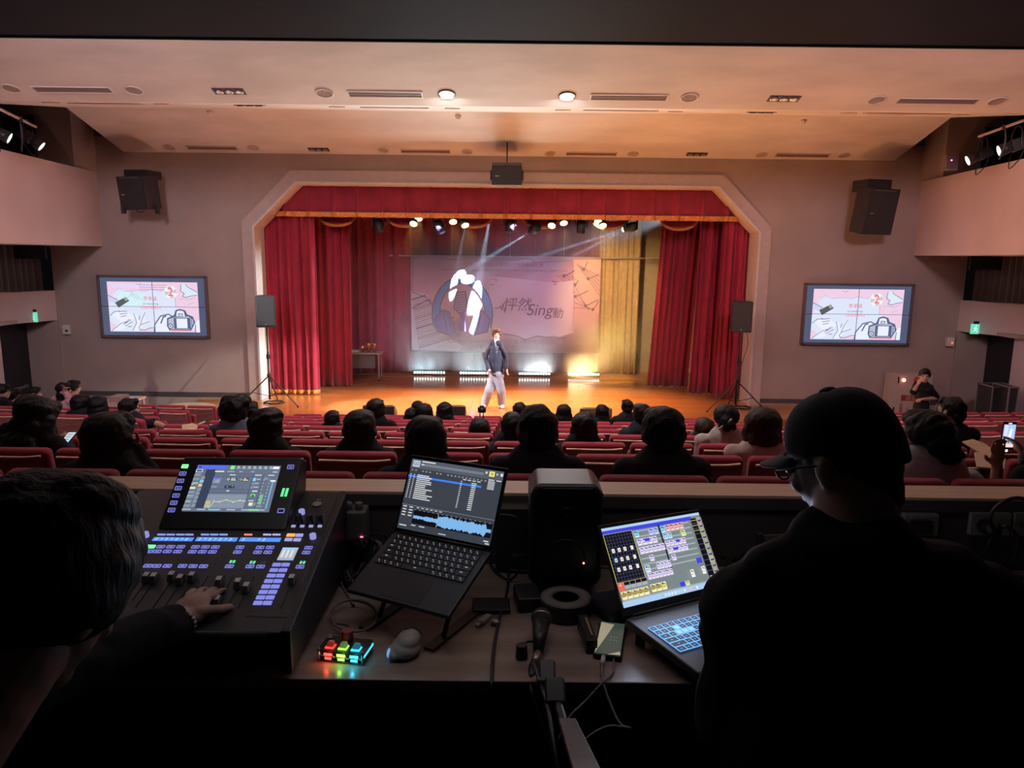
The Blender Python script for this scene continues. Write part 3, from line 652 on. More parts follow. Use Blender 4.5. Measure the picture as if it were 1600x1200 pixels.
moving_head(592, 352, DB, (-2.6, 17.0, -1), 'black moving head light, first from the left under the valance', False)
moving_head(686, 353, DB, (0, 17.0, -1), 'black moving head light between the two left pairs of yellow lamps', False)
moving_head(797, 352, DB, (-.4, 17.0, -1), 'black moving head light hanging at the middle of the stage', False)
moving_head(835, 358, DB, btg(722, 428), 'moving head light at mid stage throwing a blue-white beam', True, 130000, (.45, .70, 1), 3.6)
moving_head(908, 354, DB, (1.4, 17.0, -1), 'black moving head light between the right pairs of yellow lamps', False)
mh = moving_head(986, 355, DB, btg(733, 436), 'moving head light on the right throwing two blue-white beams', True, 150000, (.45, .70, 1), 2.8)
p = PD(976, 359, DB-.1)
light('moving_head_beam', 'SPOT', p, btg(746, 478), 130000, (.45, .70, 1), .015, spot=2.6, blend=.25, parent=mh)
for px_, py_, tx_, ty_, en_, sp_0 in ((732, 326, 711, 436, 26000, 5.2), (768, 326, 743, 466, 42000, 8.0)):
    light('added_banner_spot', 'SPOT', PD(px_, py_, 20.32), btg(tx_, ty_), en_, (.55, .78, 1), .012, spot=sp_0, blend=.35)  # unseen spots added to whiten the light patches on the banner
light('stage_side_fill', 'SPOT', (4.4, 19.6, 2.9), (-5.6, 16.95, -.2), 5200, (.82, .92, 1), .06, spot=24, blend=.7)  # spot added to brighten the left reveal and curtain, no fixture built
light('stage_back_fill', 'SPOT', PD(686, 352, DB-.1), PD(680, 520, 21.3), 1500, (.55, .50, 1), .1, spot=60, blend=.8)  # fill spots added to lift the backdrop, not beams of the unlit heads
light('stage_back_fill', 'SPOT', PD(800, 352, DB-.1), PD(800, 460, 21.3), 1100, (.70, .50, .9), .1, spot=75, blend=.8)
light('stage_back_fill', 'SPOT', PD(930, 352, DB-.1), PD(975, 480, 21.3), 1100, (1, .62, .22), .1, spot=65, blend=.8)
# front light from the galleries
def gallery_spot(x, y, D, tgt, label, en, col, sp):
    p = PD(x, y, D); d = (Vector(tgt)-p).normalized(); s = 1 if p.x > 0 else -1
    t = thing('gallery_spotlight', label, 'spotlight', p)
    Q = Matrix.Translation(p) @ d.to_track_quat('Z', 'Y').to_matrix().to_4x4()
    mb = MB(); mb.lathe([(.03, -.5), (.06, -.48), (.07, -.2), (.09, -.12), (.10, 0), (.088, 0)], 20, T=Q); wb(mb, 'barrel', black_m, t, smooth=True)
    mb = MB(); mb.box((0, 0, -.30), (.16, .2, .24), T=Q); wb(mb, 'lamp_house', black_m, t, bev=.02)
    mb = MB(); mb.tube([p-d*.25+Vector((0, .12, 0)), p-d*.25+Vector((0, .12, .2)), p-d*.25+Vector((0, 0, .3)), p-d*.25+Vector((0, -.12, .2)), p-d*.25+Vector((0, -.12, 0))], .012, 6); wb(mb, 'yoke', black_m, t)
    mb = MB(); mb.cyl(p-d*.002, p+d*.004, .085, .085, 20); wb(mb, 'lens', glow((.85, 1, .96), 2.2), t)
    mb = MB(); b = p-d*.4; mb.tube([b, b+Vector((-s*.05, .02, -.25)), b+Vector((-s*.15, .12, -.42)), b+Vector((-s*.1, .2, -.2)), b+Vector((0, .25, 0))], .008, 6); wb(mb, 'cable', black_m, t, smooth=True)
    light('gallery_beam', 'SPOT', p+d*.02, tgt, en, col, .06, spot=sp, blend=.5, parent=t)
gallery_spot(15, 216, 12.6, (-.8, 16.2, -1), 'white-lit spotlight nearer the left edge of the left gallery', 6000, (1, .96, .92), 17)
gallery_spot(65, 229, 13.9, (-2.4, 16.2, -1.6), 'white-lit spotlight on the left gallery ledge, nearer the dark doorway', 5000, (.92, .98, 1), 20)
gallery_spot(1512, 251, 13.9, (-.6, 16.2, -.9), 'white-lit spotlight on the right gallery ledge, nearer the dark doorway', 5000, (1, .96, .92), 17)
gallery_spot(1561, 236, 12.6, (-4.4, 16.4, -1.4), 'long black white-lit spotlight nearer the right edge of the right gallery', 8000, (1, .97, .9), 14)
for s, (a, b) in ((-1, ((-5, 176), (55, 191))), (1, ((1530, 210), (1610, 188)))):
    p, q = (PD(a[0], a[1], 11.5), PD(b[0], b[1], 13.2)) if s < 0 else (PD(a[0], a[1], 13.2), PD(b[0], b[1], 11.5))
    q.z = p.z = (p.z+q.z)/2
    t = thing('gallery_rail', 'pale pipe rail carrying spotlights above the %s gallery ledge' % ('left' if s < 0 else 'right'), 'pipe', p)
    mb = MB(); mb.cyl(p, q, .022); wb(mb, 'pipe', mat('rail_paint', (.45, .36, .36), .4), t, smooth=True)
    m_ = p.lerp(q, .55); mb = MB(); mb.tube([m_, m_+Vector((.02, 0, -.25)), m_+Vector((-.03, .02, -.5))], .015, 8); mb.box(m_+Vector((0, 0, 0)), (.06, .08, .07)); wb(mb, 'clamp', black_m, t)
pm = PD(1484, 258, 14.6)
t = thing('meter_box', 'small grey box with a red light on the right gallery ledge', 'box', (pm.x, pm.y, zbt)); mb = MB(); mb.box((pm.x, pm.y, zbt+.14), (.24, .15, .28)); wb(mb, 'case', mat('grey_case', (.18, .16, .18), .5), t, bev=.01)
mb = MB(); mb.ball((pm.x-.02, pm.y-.08, zbt+.17), .014); wb(mb, 'indicator', glow((1, .2, .4), 4), t)

# haze over the stage and a puff of lit smoke
def volume(name, c, d, dens, col, label, noise_=0, aniso=.2):
    m = bpy.data.materials.new(name); m.use_nodes = True; nt = m.node_tree; nt.nodes.remove(nt.nodes['Principled BSDF'])
    vs = nt.nodes.new('ShaderNodeVolumeScatter'); vs.inputs['Color'].default_value = (*col, 1); vs.inputs['Density'].default_value = dens; vs.inputs['Anisotropy'].default_value = aniso
    nt.links.new(vs.outputs[0], nt.nodes['Material Output'].inputs['Volume'])
    if noise_:
        tc = nt.nodes.new('ShaderNodeTexCoord'); nz = nt.nodes.new('ShaderNodeTexNoise'); nz.inputs['Scale'].default_value = noise_; nz.inputs['Detail'].default_value = 3
        mr = nt.nodes.new('ShaderNodeMapRange'); mr.inputs[1].default_value = .45; mr.inputs[2].default_value = .75; mr.inputs[3].default_value = 0; mr.inputs[4].default_value = 1
        ln = nt.nodes.new('ShaderNodeVectorMath'); ln.operation = 'LENGTH'
        fo = nt.nodes.new('ShaderNodeMapRange'); fo.inputs[1].default_value = .25; fo.inputs[2].default_value = 1.0; fo.inputs[3].default_value = dens; fo.inputs[4].default_value = 0
        mu = nt.nodes.new('ShaderNodeMath'); mu.operation = 'MULTIPLY'
        nt.links.new(tc.outputs['Object'], nz.inputs[0]); nt.links.new(nz.outputs[0], mr.inputs[0]); nt.links.new(tc.outputs['Object'], ln.inputs[0]); nt.links.new(ln.outputs['Value'], fo.inputs[0])
        nt.links.new(mr.outputs[0], mu.inputs[0]); nt.links.new(fo.outputs[0], mu.inputs[1]); nt.links.new(mu.outputs[0], vs.inputs['Density'])
    mb = MB()
    if noise_: mb.ball((0, 0, 0), 1.0, n=20, k=12)
    else: mb.box((0, 0, 0), (1, 1, 1))
    o = build(mb, name, m); o.location = c; o.scale = d; tag(o, label, 'haze', None, 'stuff'); return o
volume('stage_haze', (-.1, 19.3, .95), (12.6, 3.9, 5.0), .022, (.88, .9, .95), 'thin haze filling the air over the stage', aniso=.55)
sp_ = PD(925, 548, 20.2)
light('smoke_lamp', 'SPOT', PD(912, 583, 20.5), PD(985, 490, 19.6), 70, (1, .80, .22), .25, spot=120, blend=.8)  # extra spots added so that the smoke puffs glow, without fixtures
light('smoke_lamp', 'SPOT', PD(1000, 352, 19.0), PD(945, 555, 20.1), 1500, (1, .72, .16), .1, spot=34, blend=1)
light('smoke_lamp', 'SPOT', PD(835, 583, 20.5), PD(845, 500, 20.0), 12, (.45, .65, 1), .1, spot=100, blend=.8)
volume('stage_smoke', (sp_.x+.1, 19.9, sp_.z-.05), (2.1, .6, 1.35), 2.4, (1, .95, .8), 'puff of yellow-lit smoke at the right light bar', noise_=1.6, aniso=.1)
sp2 = PD(840, 560, 20.2)
volume('stage_smoke', (sp2.x, 20.0, sp2.z-.1), (.9, .4, .55), .22, (.9, .95, 1), 'faint blue smoke above the bar beside the singer', noise_=2.2, aniso=.1)

# trophy table
tA = PD(548, 549, 19.4); tB = PD(595, 550, 19.4); zt_ = tA.z
tx0, tx1 = tA.x-.55, tB.x
tt = thing('folding_table', 'grey modesty-panel table holding trophies behind the left leg curtain', 'table', ((tx0+tx1)/2, 19.5, ZS))
ttop = ZS+.76
mb = MB(); mb.box(((tx0+tx1)/2, 19.55, ttop-.02), (tx1-tx0, .5, .04)); wb(mb, 'tabletop', mat('table_grey', (.42, .36, .33), .5), tt, bev=.005)
mb = MB(); mb.box(((tx0+tx1)/2-.06, 19.42, ttop-.24), (tx1-tx0-.2, .02, .36)); wb(mb, 'front_panel', mat('table_panel', (.15, .15, .17), .6), tt)
for x in (tx0+.06, tx1-.05):
    for y in (19.36, 19.72):
        mb = MB(); mb.box((x, y, ZS+.39), (.035, .035, .66)); wb(mb, 'leg', steel_m, tt, bev=.004)
        mb = MB(); mb.cyl((x-.015, y, ZS+.03), (x+.015, y, ZS+.03), .03); wb(mb, 'caster', black_m, tt)
gold = mat('trophy_gold', (.85, .50, .16), .25, .9)
for i, (x, h, wh) in enumerate(((567, .17, 'shortest gold trophy cup, beside the papers'), (576.5, .25, 'tall gold trophy cup in the middle of the three'), (585, .25, 'tall gold trophy cup at the right end of the table'))):
    p = PD(x, 548, 19.5); t = thing('trophy_cup', wh, 'trophy', (p.x, 19.5, ttop))
    s = h/.25; mb = MB(); mb.lathe([(.04*s, 0), (.045*s, .045*s), (.02*s, .055*s)], 16, T=Matrix.Translation((p.x, 19.5, ttop))); wb(mb, 'base', mat('trophy_base', (.25, .08, .05), .4), t)
    mb = MB(); mb.lathe([(.02*s, .05*s), (.012*s, .09*s), (.02*s, .11*s), (.05*s, .16*s), (.062*s, .25*s), (.055*s, .25*s), (.03*s, .15*s)], 18, T=Matrix.Translation((p.x, 19.5, ttop))); wb(mb, 'cup', gold, t, smooth=True)
    for q in (-1, 1):
        mb = MB(); mb.tube([(p.x+q*.058*s, 19.5, ttop+.235*s), (p.x+q*.095*s, 19.5, ttop+.22*s), (p.x+q*.085*s, 19.5, ttop+.17*s), (p.x+q*.05*s, 19.5, ttop+.155*s)], .006, 6); wb(mb, 'handle', gold, t, smooth=True)
p = PD(553, 548, 19.5); mb = MB(); mb.box((p.x, 19.5, ttop+.025), (.3, .22, .05)); mb.box((p.x+.01, 19.49, ttop+.055), (.27, .2, .012)); onemesh(mb, 'paper_stack', mat('paper', (.75, .82, .8), .7), (p.x, 19.5, ttop), 'pile of white papers at the left of the trophies', 'papers')

# tripod speakers beside the proscenium
def tripod_speaker(bx0, by0, bx1, by1, gx, gy, D, side):
    a = PD(bx0, by0, D); b = PD(bx1, by1, D); c = (a+b)/2; g = PZ(gx, gy, ZS); cx = c.x; yaw = .25 if side == 'left' else -.2
    w, h = abs(b.x-a.x)*.92, abs(a.z-b.z)
    st = thing('speaker_stand', 'black tripod stand under the %s stage loudspeaker' % side, 'speaker stand', (cx, D, ZS))
    mb = MB(); mb.cyl((cx, D, ZS+.15), (cx, D, ZS+1.2), .022, n=12); mb.cyl((cx, D, ZS+1.1), (cx, D, c.z-h/2), .017, n=12); wb(mb, 'pole', black_m, st, smooth=True)
    mb = MB(); mb.cyl((cx, D, ZS+1.05), (cx, D, ZS+1.15), .035); mb.cyl((cx, D, ZS+.64), (cx, D, ZS+.72), .04); mb.box((cx+.05, D, ZS+1.1), (.06, .02, .02)); wb(mb, 'collar', black_m, st)
    for k, an in enumerate((195, 345, 90)):
        e = Vector((cx+.68*math.cos(math.radians(an)), D+.68*math.sin(math.radians(an))*.8, ZS+.02))
        mb = MB(); mb.cyl((cx, D, ZS+.68), e, .014, n=8); mb.cyl((cx, D, ZS+.22), Vector((cx, D, ZS+.68)).lerp(e, .55), .008, n=6); lg = wb(mb, 'leg', black_m, st)
        mb = MB(); mb.ball(e+Vector((0, 0, .0)), .022, n=8, k=6); wb(mb, 'foot', blackm2, lg)
    sp = thing('tripod_speaker', 'black loudspeaker on a tripod at the %s edge of the stage opening' % side, 'loudspeaker', (cx, D, c.z-h/2))
    R = Matrix.Rotation(yaw, 4, 'Z'); mb = MB(); q = [(-w/2, -.17), (w/2, -.17), (w/2*.72, .2), (-w/2*.72, .2)]
    T = Matrix.Translation((cx, D, c.z-h/2)) @ R
    mb.hexa([T @ Vector((x, y, 0)) for x, y in q], [T @ Vector((x, y, h)) for x, y in q]); wb(mb, 'cabinet', black_m, sp, bev=.03, seg=3)
    mb = MB(); mb.box((0, -.178, h*.5), (w*.88, .012, h*.88), T=T); wb(mb, 'grille', mat('speaker_grille', (.03, .032, .036), .55, bump=.5, bscale=200), sp, bev=.01)
    mb = MB(); mb.cyl(T @ Vector((0, -.186, h*.1)), T @ Vector((0, -.19, h*.1)), .014); wb(mb, 'badge', steel_m, sp)
    mb = MB(); mb.tube([T @ Vector((w*.3, .2, .1)), T @ Vector((w*.45, .22, -.3)), T @ Vector((.1, .15, -.7)), Vector((cx+.06, D, ZS+.5)), Vector((cx+.03, D+.1, ZS+.2)), Vector((cx+.2, D+.2, ZS+.01))], .006, 6); wb(mb, 'cable', black_m, sp, smooth=True)
tripod_speaker(398, 461, 433, 511, 423, 632, 15.95, 'left')
tripod_speaker(1142, 470, 1174, 519, 1150, 636, 15.95, 'right')
for s, x in (('left', 428), ('right', 1158)):
    p = PZ(x, 630 if s == 'left' else 638, ZS); mb = MB()
    pts = [(p.x+.22*math.cos(a*.9)*(1+.1*math.sin(a*3)), p.y+.16*math.sin(a*.9), ZS+.012+.004*a % .02) for a in range(26)]
    mb.tube(pts, .009, 6); onemesh(mb, 'cable_coil', blackm2, (p.x, p.y, ZS), 'loose coil of black cable at the foot of the %s tripod stand' % s, 'cable', smooth=True)
# floor monitors along the stage edge
for i, (x0, x1, yt, nm) in enumerate(((569, 618, 632, 'leftmost'), (683, 728, 632, 'second from the left, left of the singer'), (801, 849, 632, 'third from the left, right of the singer'), (906, 955, 636, 'rightmost'))):
    D = 14.95; p = PD((x0+x1)/2, yt, D); w = (x1-x0)/ppm(D, ZS+.3); zt2 = min(p.z, ZS+.36); hh = p.z-ZS
    t = thing('stage_monitor', 'black wedge floor monitor on the stage lip, ' + nm, 'stage monitor', (p.x, D, ZS), group='wedge monitors on the stage lip')
    mb = MB(); prof_ = [(-.17, 0), (-.17, hh*.98), (-.10, hh), (.22, hh*.35), (.22, 0)]
    R = Matrix(((0, 0, 1, p.x-w/2), (1, 0, 0, D), (0, 1, 0, ZS), (0, 0, 0, 1))); mb.prism(prof_, w, R); wb(mb, 'cabinet', black_m, t, bev=.012)
    mb = MB(); a = Vector((p.x, D+.075, ZS+hh*.70)); mb.box(a, (w*.86, .33, .012), R=Matrix.Rotation(-math.atan2(hh*.65, .32), 3, 'X')); wb(mb, 'grille', mat('speaker_grille', (.03, .03, .03)), t)
    mb = MB(); mb.box((p.x, D-.172, ZS+hh*.55), (.12, .01, .05)); wb(mb, 'handle', blackm2, t)

# video walls
sl = glow((.93, .66, .84), .95)
def video_wall(corners, side):
    D = DP-.05; P = [PD(x, y, D) for x, y in corners]  # TL TR BR BL
    x0 = (P[0].x+P[3].x)/2; x1 = (P[1].x+P[2].x)/2; z1 = (P[0].z+P[1].z)/2; z0 = (P[2].z+P[3].z)/2; w = x1-x0; h = z1-z0
    t = thing('video_wall', 'two by two video wall showing a pink slide, on the wall %s of the stage' % side, 'video screen', ((x0+x1)/2, D, z0))
    mb = MB()
    for c, d in ((((x0+x1)/2, D, z1-.02), (w, .12, .05)), (((x0+x1)/2, D, z0+.02), (w, .12, .05)), ((x0+.02, D, (z0+z1)/2), (.05, .12, h)), ((x1-.02, D, (z0+z1)/2), (.05, .12, h))): mb.box(c, d)
    wb(mb, 'frame', mat('screen_frame', (.16, .13, .14), .5), t, bev=.006)
    for i in range(2):
        for j in range(2):
            mb = MB(); mb.box((x0+.045+(w-.09)*(i+.5)/2, D+.01, z0+.045+(h-.09)*(j+.5)/2), ((w-.09)/2-.012, .05, (h-.09)/2-.012)); wb(mb, 'display', glow((.095, .115, .20), .9), t)
    mb = MB(); mb.box(((x0+x1)/2, D+.03, (z0+z1)/2), (w-.06, .04, h-.06)); wb(mb, 'backing', black_m, t)
    u0, v0, u1, v1 = (.085, .10, .915, .905) if side == 'left' else (.085, .09, .915, .91)
    T = frame((x0+w*u0, D-.0175, z0+h*(1-v1)), (1, 0, 0), (0, 0, 1)); W_, H_ = w*(u1-u0), h*(v1-v0); A = Art(T, W_, H_, .0006)
    pap = glow((.74, .80, .97), 1); ink = glow((.10, .13, .26), 1); rd = glow((.88, .12, .22), 1); pl = glow((.84, .88, 1), 1); gy = glow((.50, .52, .62), 1); edge = glow((.42, .38, .62), 1); wh = glow((.97, .98, 1), 1)
    A.rect(0, 0, 1, 1, sl)
    A.poly([(.0, .52), (.08, .18), (.13, .13), (.18, .15), (.22, .19), (.33, .17), (.42, .19), (.48, .15), (.60, .18), (.66, .13), (.73, .16), (.745, .5), (.80, .53), (.97, .9), (.6, 1), (.44, .93), (.35, .97), (.3, 1), (.02, 1), (.1, .9), (.0, .8)], pap)
    if side == 'left':
        A.poly([(.1, .3), (.15, .2), (.3, .22), (.42, .3), (.5, .45), (.3, .5), (.12, .45)], glow((.66, .90, .95), 1)); A.rect(.05, .04, .5, .12, glow((.80, .68, .95), 1))
        for q in range(4): A.stroke([(.2+.03*q, .33-.02*q), (.26, .27-.03*q), (.33+.02*q, .36)], .003, gy)
        for q in range(3): A.stroke([(.36, .06+.045*q), (.66, .06+.045*q)], .006, edge)
    A.stroke([(.08, .2), (.13, .13), (.2, .19), (.33, .17), (.42, .19), (.48, .15), (.60, .18), (.66, .12)], .004, edge); A.stroke([(.745, .3), (.745, .5)], .005, edge)
    A.stroke([(.32, .03), (.35, .06), (.38, .02)], .006, edge); A.stroke([(.78, .34), (.85, .32), (.9, .35), (.97, .3)], .004, edge); A.stroke([(.88, .45), (.95, .40)], .004, edge)
    A.poly([(0, .27), (.11, .37), (.09, .45), (0, .38)], glow((.62, .68, .88), 1)); A.stroke([(0, .27), (.11, .37)], .006, ink)
    A.poly([(.075, .42), (.2, .30), (.235, .38), (.11, .52)], glow((.10, .11, .12), 1)); A.poly([(.17, .33), (.2, .30), (.225, .36), (.195, .39)], glow((.35, .38, .33), 1))
    A.disc(.70, .20, .072, wh)
    for q in range(8): A.disc(.70, .20, .068, glow((.66, .58, .55), 1) if q % 2 else glow((.93, .93, .95), 1), 5, q*45+10, q*45+55)
    A.poly([(.82, .05), (.87, .03), (.90, .08), (.99, .2), (.99, .26), (.92, .27), (.88, .30), (.84, .28), (.86, .22), (.82, .18)], glow((.72, .84, .94), 1))
    A.stroke([(.82, .05), (.81, .17), (.85, .22), (.83, .28), (.87, .30), (.92, .27), (.99, .25)], .006, ink); A.stroke([(.87, .04), (.89, .09), (.99, .19)], .006, ink)
    A.poly([(.03, .66), (.10, .6), (.2, .6), (.28, .7), (.22, .85), (.12, .98), (.02, .98), (.12, .8)], pl)
    A.poly([(.24, .98), (.3, .82), (.275, .62), (.3, .66), (.33, .78), (.36, .74), (.38, .60), (.405, .6), (.385, .78), (.42, .76), (.44, .79), (.36, .87), (.33, .98)], pl)
    for L in ([(.01, .68), (.06, .60), (.12, .585)], [(.02, .98), (.12, .84), (.18, .8)], [(.11, .60), (.20, .585)], [(.12, .65), (.2, .63)], [(.13, .7), (.19, .68)], [(.15, .86), (.24, .76)], [(.17, .89), (.25, .80)], [(.17, .83), (.22, .75)], [(.275, .64), (.29, .74), (.3, .82), (.25, .98)], [(.4, .61), (.35, .80), (.34, .86), (.44, .79)], [(.34, .68), (.33, .76)], [(.34, .86), (.32, .92), (.34, .98)], [(.2, .9), (.24, .895)], [(.34, .955), (.38, .965), (.45, .92), (.49, .915)]): A.stroke(L, .006, ink)
    # camera held in two hands
    A.poly([(.5, 1), (.52, .86), (.58, .70), (.66, .66), (.70, .72), (.66, .98)], pl); A.poly([(.96, 1), (.95, .8), (.99, .75), (1, .75), (1, 1)], pl)
    A.stroke([(.49, 1), (.50, .85), (.57, .68), (.66, .64), (.70, .68)], .012, ink); A.stroke([(.57, .82), (.60, .70), (.63, .68)], .014, ink); A.stroke([(.95, 1), (.955, .85)], .008, ink)
    A.poly([(.64, .72), (.72, .66), (.74, .56), (.79, .53), (.85, .56), (.87, .64), (.93, .68), (.955, .8), (.90, .97), (.66, .97), (.635, .88)], ink)
    A.poly([(.655, .74), (.72, .70), (.88, .68), (.93, .74), (.935, .82), (.89, .945), (.67, .945), (.65, .87)], gy)
    A.rect(.715, .71, .90, .935, ink); A.rect(.745, .725, .865, .92, pl); A.disc(.675, .88, .03, ink, 16); A.disc(.675, .88, .02, pl, 16); A.disc(.675, .88, .01, ink, 12)
    A.poly([(.745, .68), (.755, .58), (.79, .56), (.83, .58), (.845, .68)], pl); A.rect(.77, .62, .82, .67, ink); A.rect(.78, .635, .81, .66, pl); A.rect(.75, .545, .83, .565, ink)
    for q in range(5): A.disc(.915, .73+q*.04, .008, ink, 8)
    A.rect(.67, .955, .89, .968, rd)
    A.rect(.497, -.02, .503, 1.02, glow((.06, .07, .14), .8)); A.rect(-.02, .49, 1.02, .498, glow((.06, .07, .14), .8))
    A.done('slide_picture', t)
    tx = lambda s, u, v, sz, m: text(s, T @ Matrix.Translation((u*W_, (1-v)*H_, .016)), sz, m, 'slide_text', t, .0008)
    tx('2', .70, .20, .27, rd); tx('李幸谣', .47, .335, .105, rd); tx('Lai Cheuk Yung', .47, .435, .055, ink); tx('《忽然想起你》', .475, .515, .075, rd)
video_wall([(151.5, 430), (322, 431.5), (328.5, 528.5), (160.5, 526.5)], 'left')
video_wall([(1257.5, 442.5), (1427, 444), (1419.5, 540), (1250.5, 538)], 'right')
light('video_wall_glow', 'AREA', PD(240, 480, DP-.3), PD(240, 480, 10), 9, (.85, .78, 1), 2.0, 1.0)
light('video_wall_glow', 'AREA', PD(1338, 492, DP-.3), PD(1338, 492, 10), 9, (.85, .78, 1), 2.0, 1.0)

# loudspeaker clusters on the front wall
def hung_speaker(x0, y0, x1, y1, D, yaw, pitch, label, tall, legs=False):
    a, b = PD(x0, y0, D), PD(x1, y1, D); c = (a+b)/2; w = abs(b.x-a.x); h = abs(a.z-b.z)
    t = thing('wall_speaker', label, 'loudspeaker', c)
    T = Matrix.Translation(c) @ Matrix.Rotation(yaw, 4, 'Z') @ Matrix.Rotation(pitch, 4, 'X')
    W2 = w*.80 if yaw else w*.93; H2 = h*.80 if yaw else h*.86
    mb = MB(); q = [(-W2/2, -.22), (W2/2, -.22), (W2/2*.75, .25), (-W2/2*.75, .25)]
    mb.hexa([T @ Vector((x, y, -H2*.56)) for x, y in q], [T @ Vector((x, y, H2*.44)) for x, y in q]); wb(mb, 'cabinet', mat('speaker_cabinet', (.030, .030, .036), .5), t, bev=.012)
    mb = MB(); mb.box((0, -.226, -H2*.06), (W2*.86, .014, H2*.88), T=T); wb(mb, 'grille', mat('speaker_grille', (.03, .03, .03)), t, bev=.005)
    mb = MB(); mb.box((-W2*.32, -.236, -H2*.1), (.08, .006, .022), T=T); wb(mb, 'badge', steel_m, t)
    if yaw:
        T2 = Matrix.Translation(c+Vector((0, .18, h*.40))) @ Matrix.Rotation(yaw*.6, 4, 'Z')
        mb = MB(); mb.box((0, 0, 0), (W2*.72, .5, h*.20), T=T2); wb(mb, 'top_cabinet', mat('speaker_cabinet', (.03, .03, .036)), t, bev=.01)
        T3 = Matrix.Translation(c+Vector((-math.copysign(w*.36, yaw) * (1 if yaw > 0 else 1) * (-1), .26, -h*.02))) @ Matrix.Rotation(yaw*.4, 4, 'Z')
        mb = MB(); mb.box((0, 0, 0), (w*.26, .3, h*.55), T=T3); wb(mb, 'side_cabinet', mat('speaker_cabinet', (.03, .03, .036)), t, bev=.01)
        mb = MB(); mb.box((0, -.225, H2*.40), (W2*.7, .03, .03), T=T); wb(mb, 'rail', mat('rail_grey', (.09, .09, .11), .5), t)
    if legs:
        for sx in (-.38, .40):
            mb = MB(); mb.box(c+Vector((sx*w, -.05, -h*.45)), (.07, .1, h*.22)); wb(mb, 'bracket_arm', black_m, t, bev=.01)
        mb = MB(); mb.tube([c+Vector((-.08, 0, -h*.3)), c+Vector((-.12, 0, -h*.45)), c+Vector((0, 0, -h*.52)), c+Vector((.1, 0, -h*.42)), c+Vector((.08, 0, -h*.3))], .01, 6); wb(mb, 'cable', black_m, t, smooth=True)
    elif not yaw:
        mb = MB(); mb.cyl(c+Vector((0, .0, H2*.4)), (c.x, c.y, zC1+.2), .014, n=8); wb(mb, 'hanger_rod', black_m, t)
        mb = MB(); mb.box(c+Vector((0, .12, h*.44)), (W2*.98, .4, h*.16)); wb(mb, 'mount_plate', mat('mount_plate', (.13, .12, .13), .5), t, bev=.005)
        for sx in (-1, 1): mb = MB(); mb.box(c+Vector((sx*w*.49, 0, -h*.05)), (.035, .2, h*.42)); wb(mb, 'side_bracket', black_m, t, bev=.005)
    return t
hung_speaker(182, 265, 255, 331, 15.9, -.35, .12, 'black loudspeaker cluster bracketed high on the left of the front wall', 0, legs=True)
hung_speaker(1332, 280, 1398, 370, 15.9, .35, .16, 'tall black loudspeaker cluster high on the right of the front wall', 1)
hung_speaker(767, 255, 817, 291, 16.0, 0, .05, 'black loudspeaker hung over the middle of the stage opening', 0)

# fire hydrant cabinet, flight cases, side table
hx0, hz = PD(1393, 584, 16.3), PD(1425, 585, 16.3).z; hx1 = PD(1458, 586, 16.3)
W3 = hx1.x-hx0.x; H3 = hz-ZF
fh = thing('hydrant_cabinet', 'cream fire hydrant cabinet with red lettering behind the standing man', 'fire cabinet', ((hx0.x+hx1.x)/2, 16.4, ZF))
crm = mat('cream_metal', (.62, .50, .42), .45)
mb = MB(); mb.box(((hx0.x+hx1.x)/2, 16.45, ZF+H3/2), (W3, .3, H3)); wb(mb, 'cabinet', crm, fh, bev=.012)
mb = MB(); mb.box(((hx0.x+hx1.x)/2, 16.293, ZF+(H3-.28)/2), (W3-.06, .014, H3-.34)); dr = wb(mb, 'door', crm, fh, bev=.004)
mb = MB(); mb.box((hx0.x+.11, 16.28, ZF+H3*.48), (.03, .02, .14)); wb(mb, 'handle', black_m, dr)
T = frame((hx0.x, 16.284, ZF), (1, 0, 0), (0, 0, 1)); redp = mat('hydrant_red', (.42, .05, .05), .5)
A = Art(T, W3, H3, .002); A.rect(.28, .30, .86, .385, redp)
A.done('sign_plate', fh)
T4 = lambda x, z: T @ Matrix.Translation((x, z, .004))
text('消火栓', T4(W3*.57, H3*.655), .12, mat('sign_cream', (.72, .55, .48), .5), 'door_lettering', fh)
for k, ch in enumerate('自動警報逆止閥'): text(ch, T4(W3*.30, H3*.555-k*.085), .085, redp, 'door_lettering', fh)
for k, ch in enumerate('使用方法說明'): text(ch, T4(W3*.45, H3*.50-k*.06), .05, redp, 'door_lettering', fh)
yb_ = ZF+H3-.13
mb = MB(); mb.cyl((hx0.x+W3*.62, 16.30, yb_), (hx0.x+W3*.62, 16.27, yb_), .075, n=20); wb(mb, 'alarm_bell', redp, fh, smooth=True)
mb = MB(); mb.ball((hx0.x+W3*.30, 16.28, yb_), .04); wb(mb, 'alarm_lamp', glow((1, .25, .18), 5), fh, smooth=True)
mb = MB(); mb.box((hx0.x+W3*.18, 16.29, yb_), (.025, .02, .14)); mb.box((hx0.x+W3*.80, 16.29, yb_), (.025, .02, .10)); wb(mb, 'vent_slot', black_m, fh)
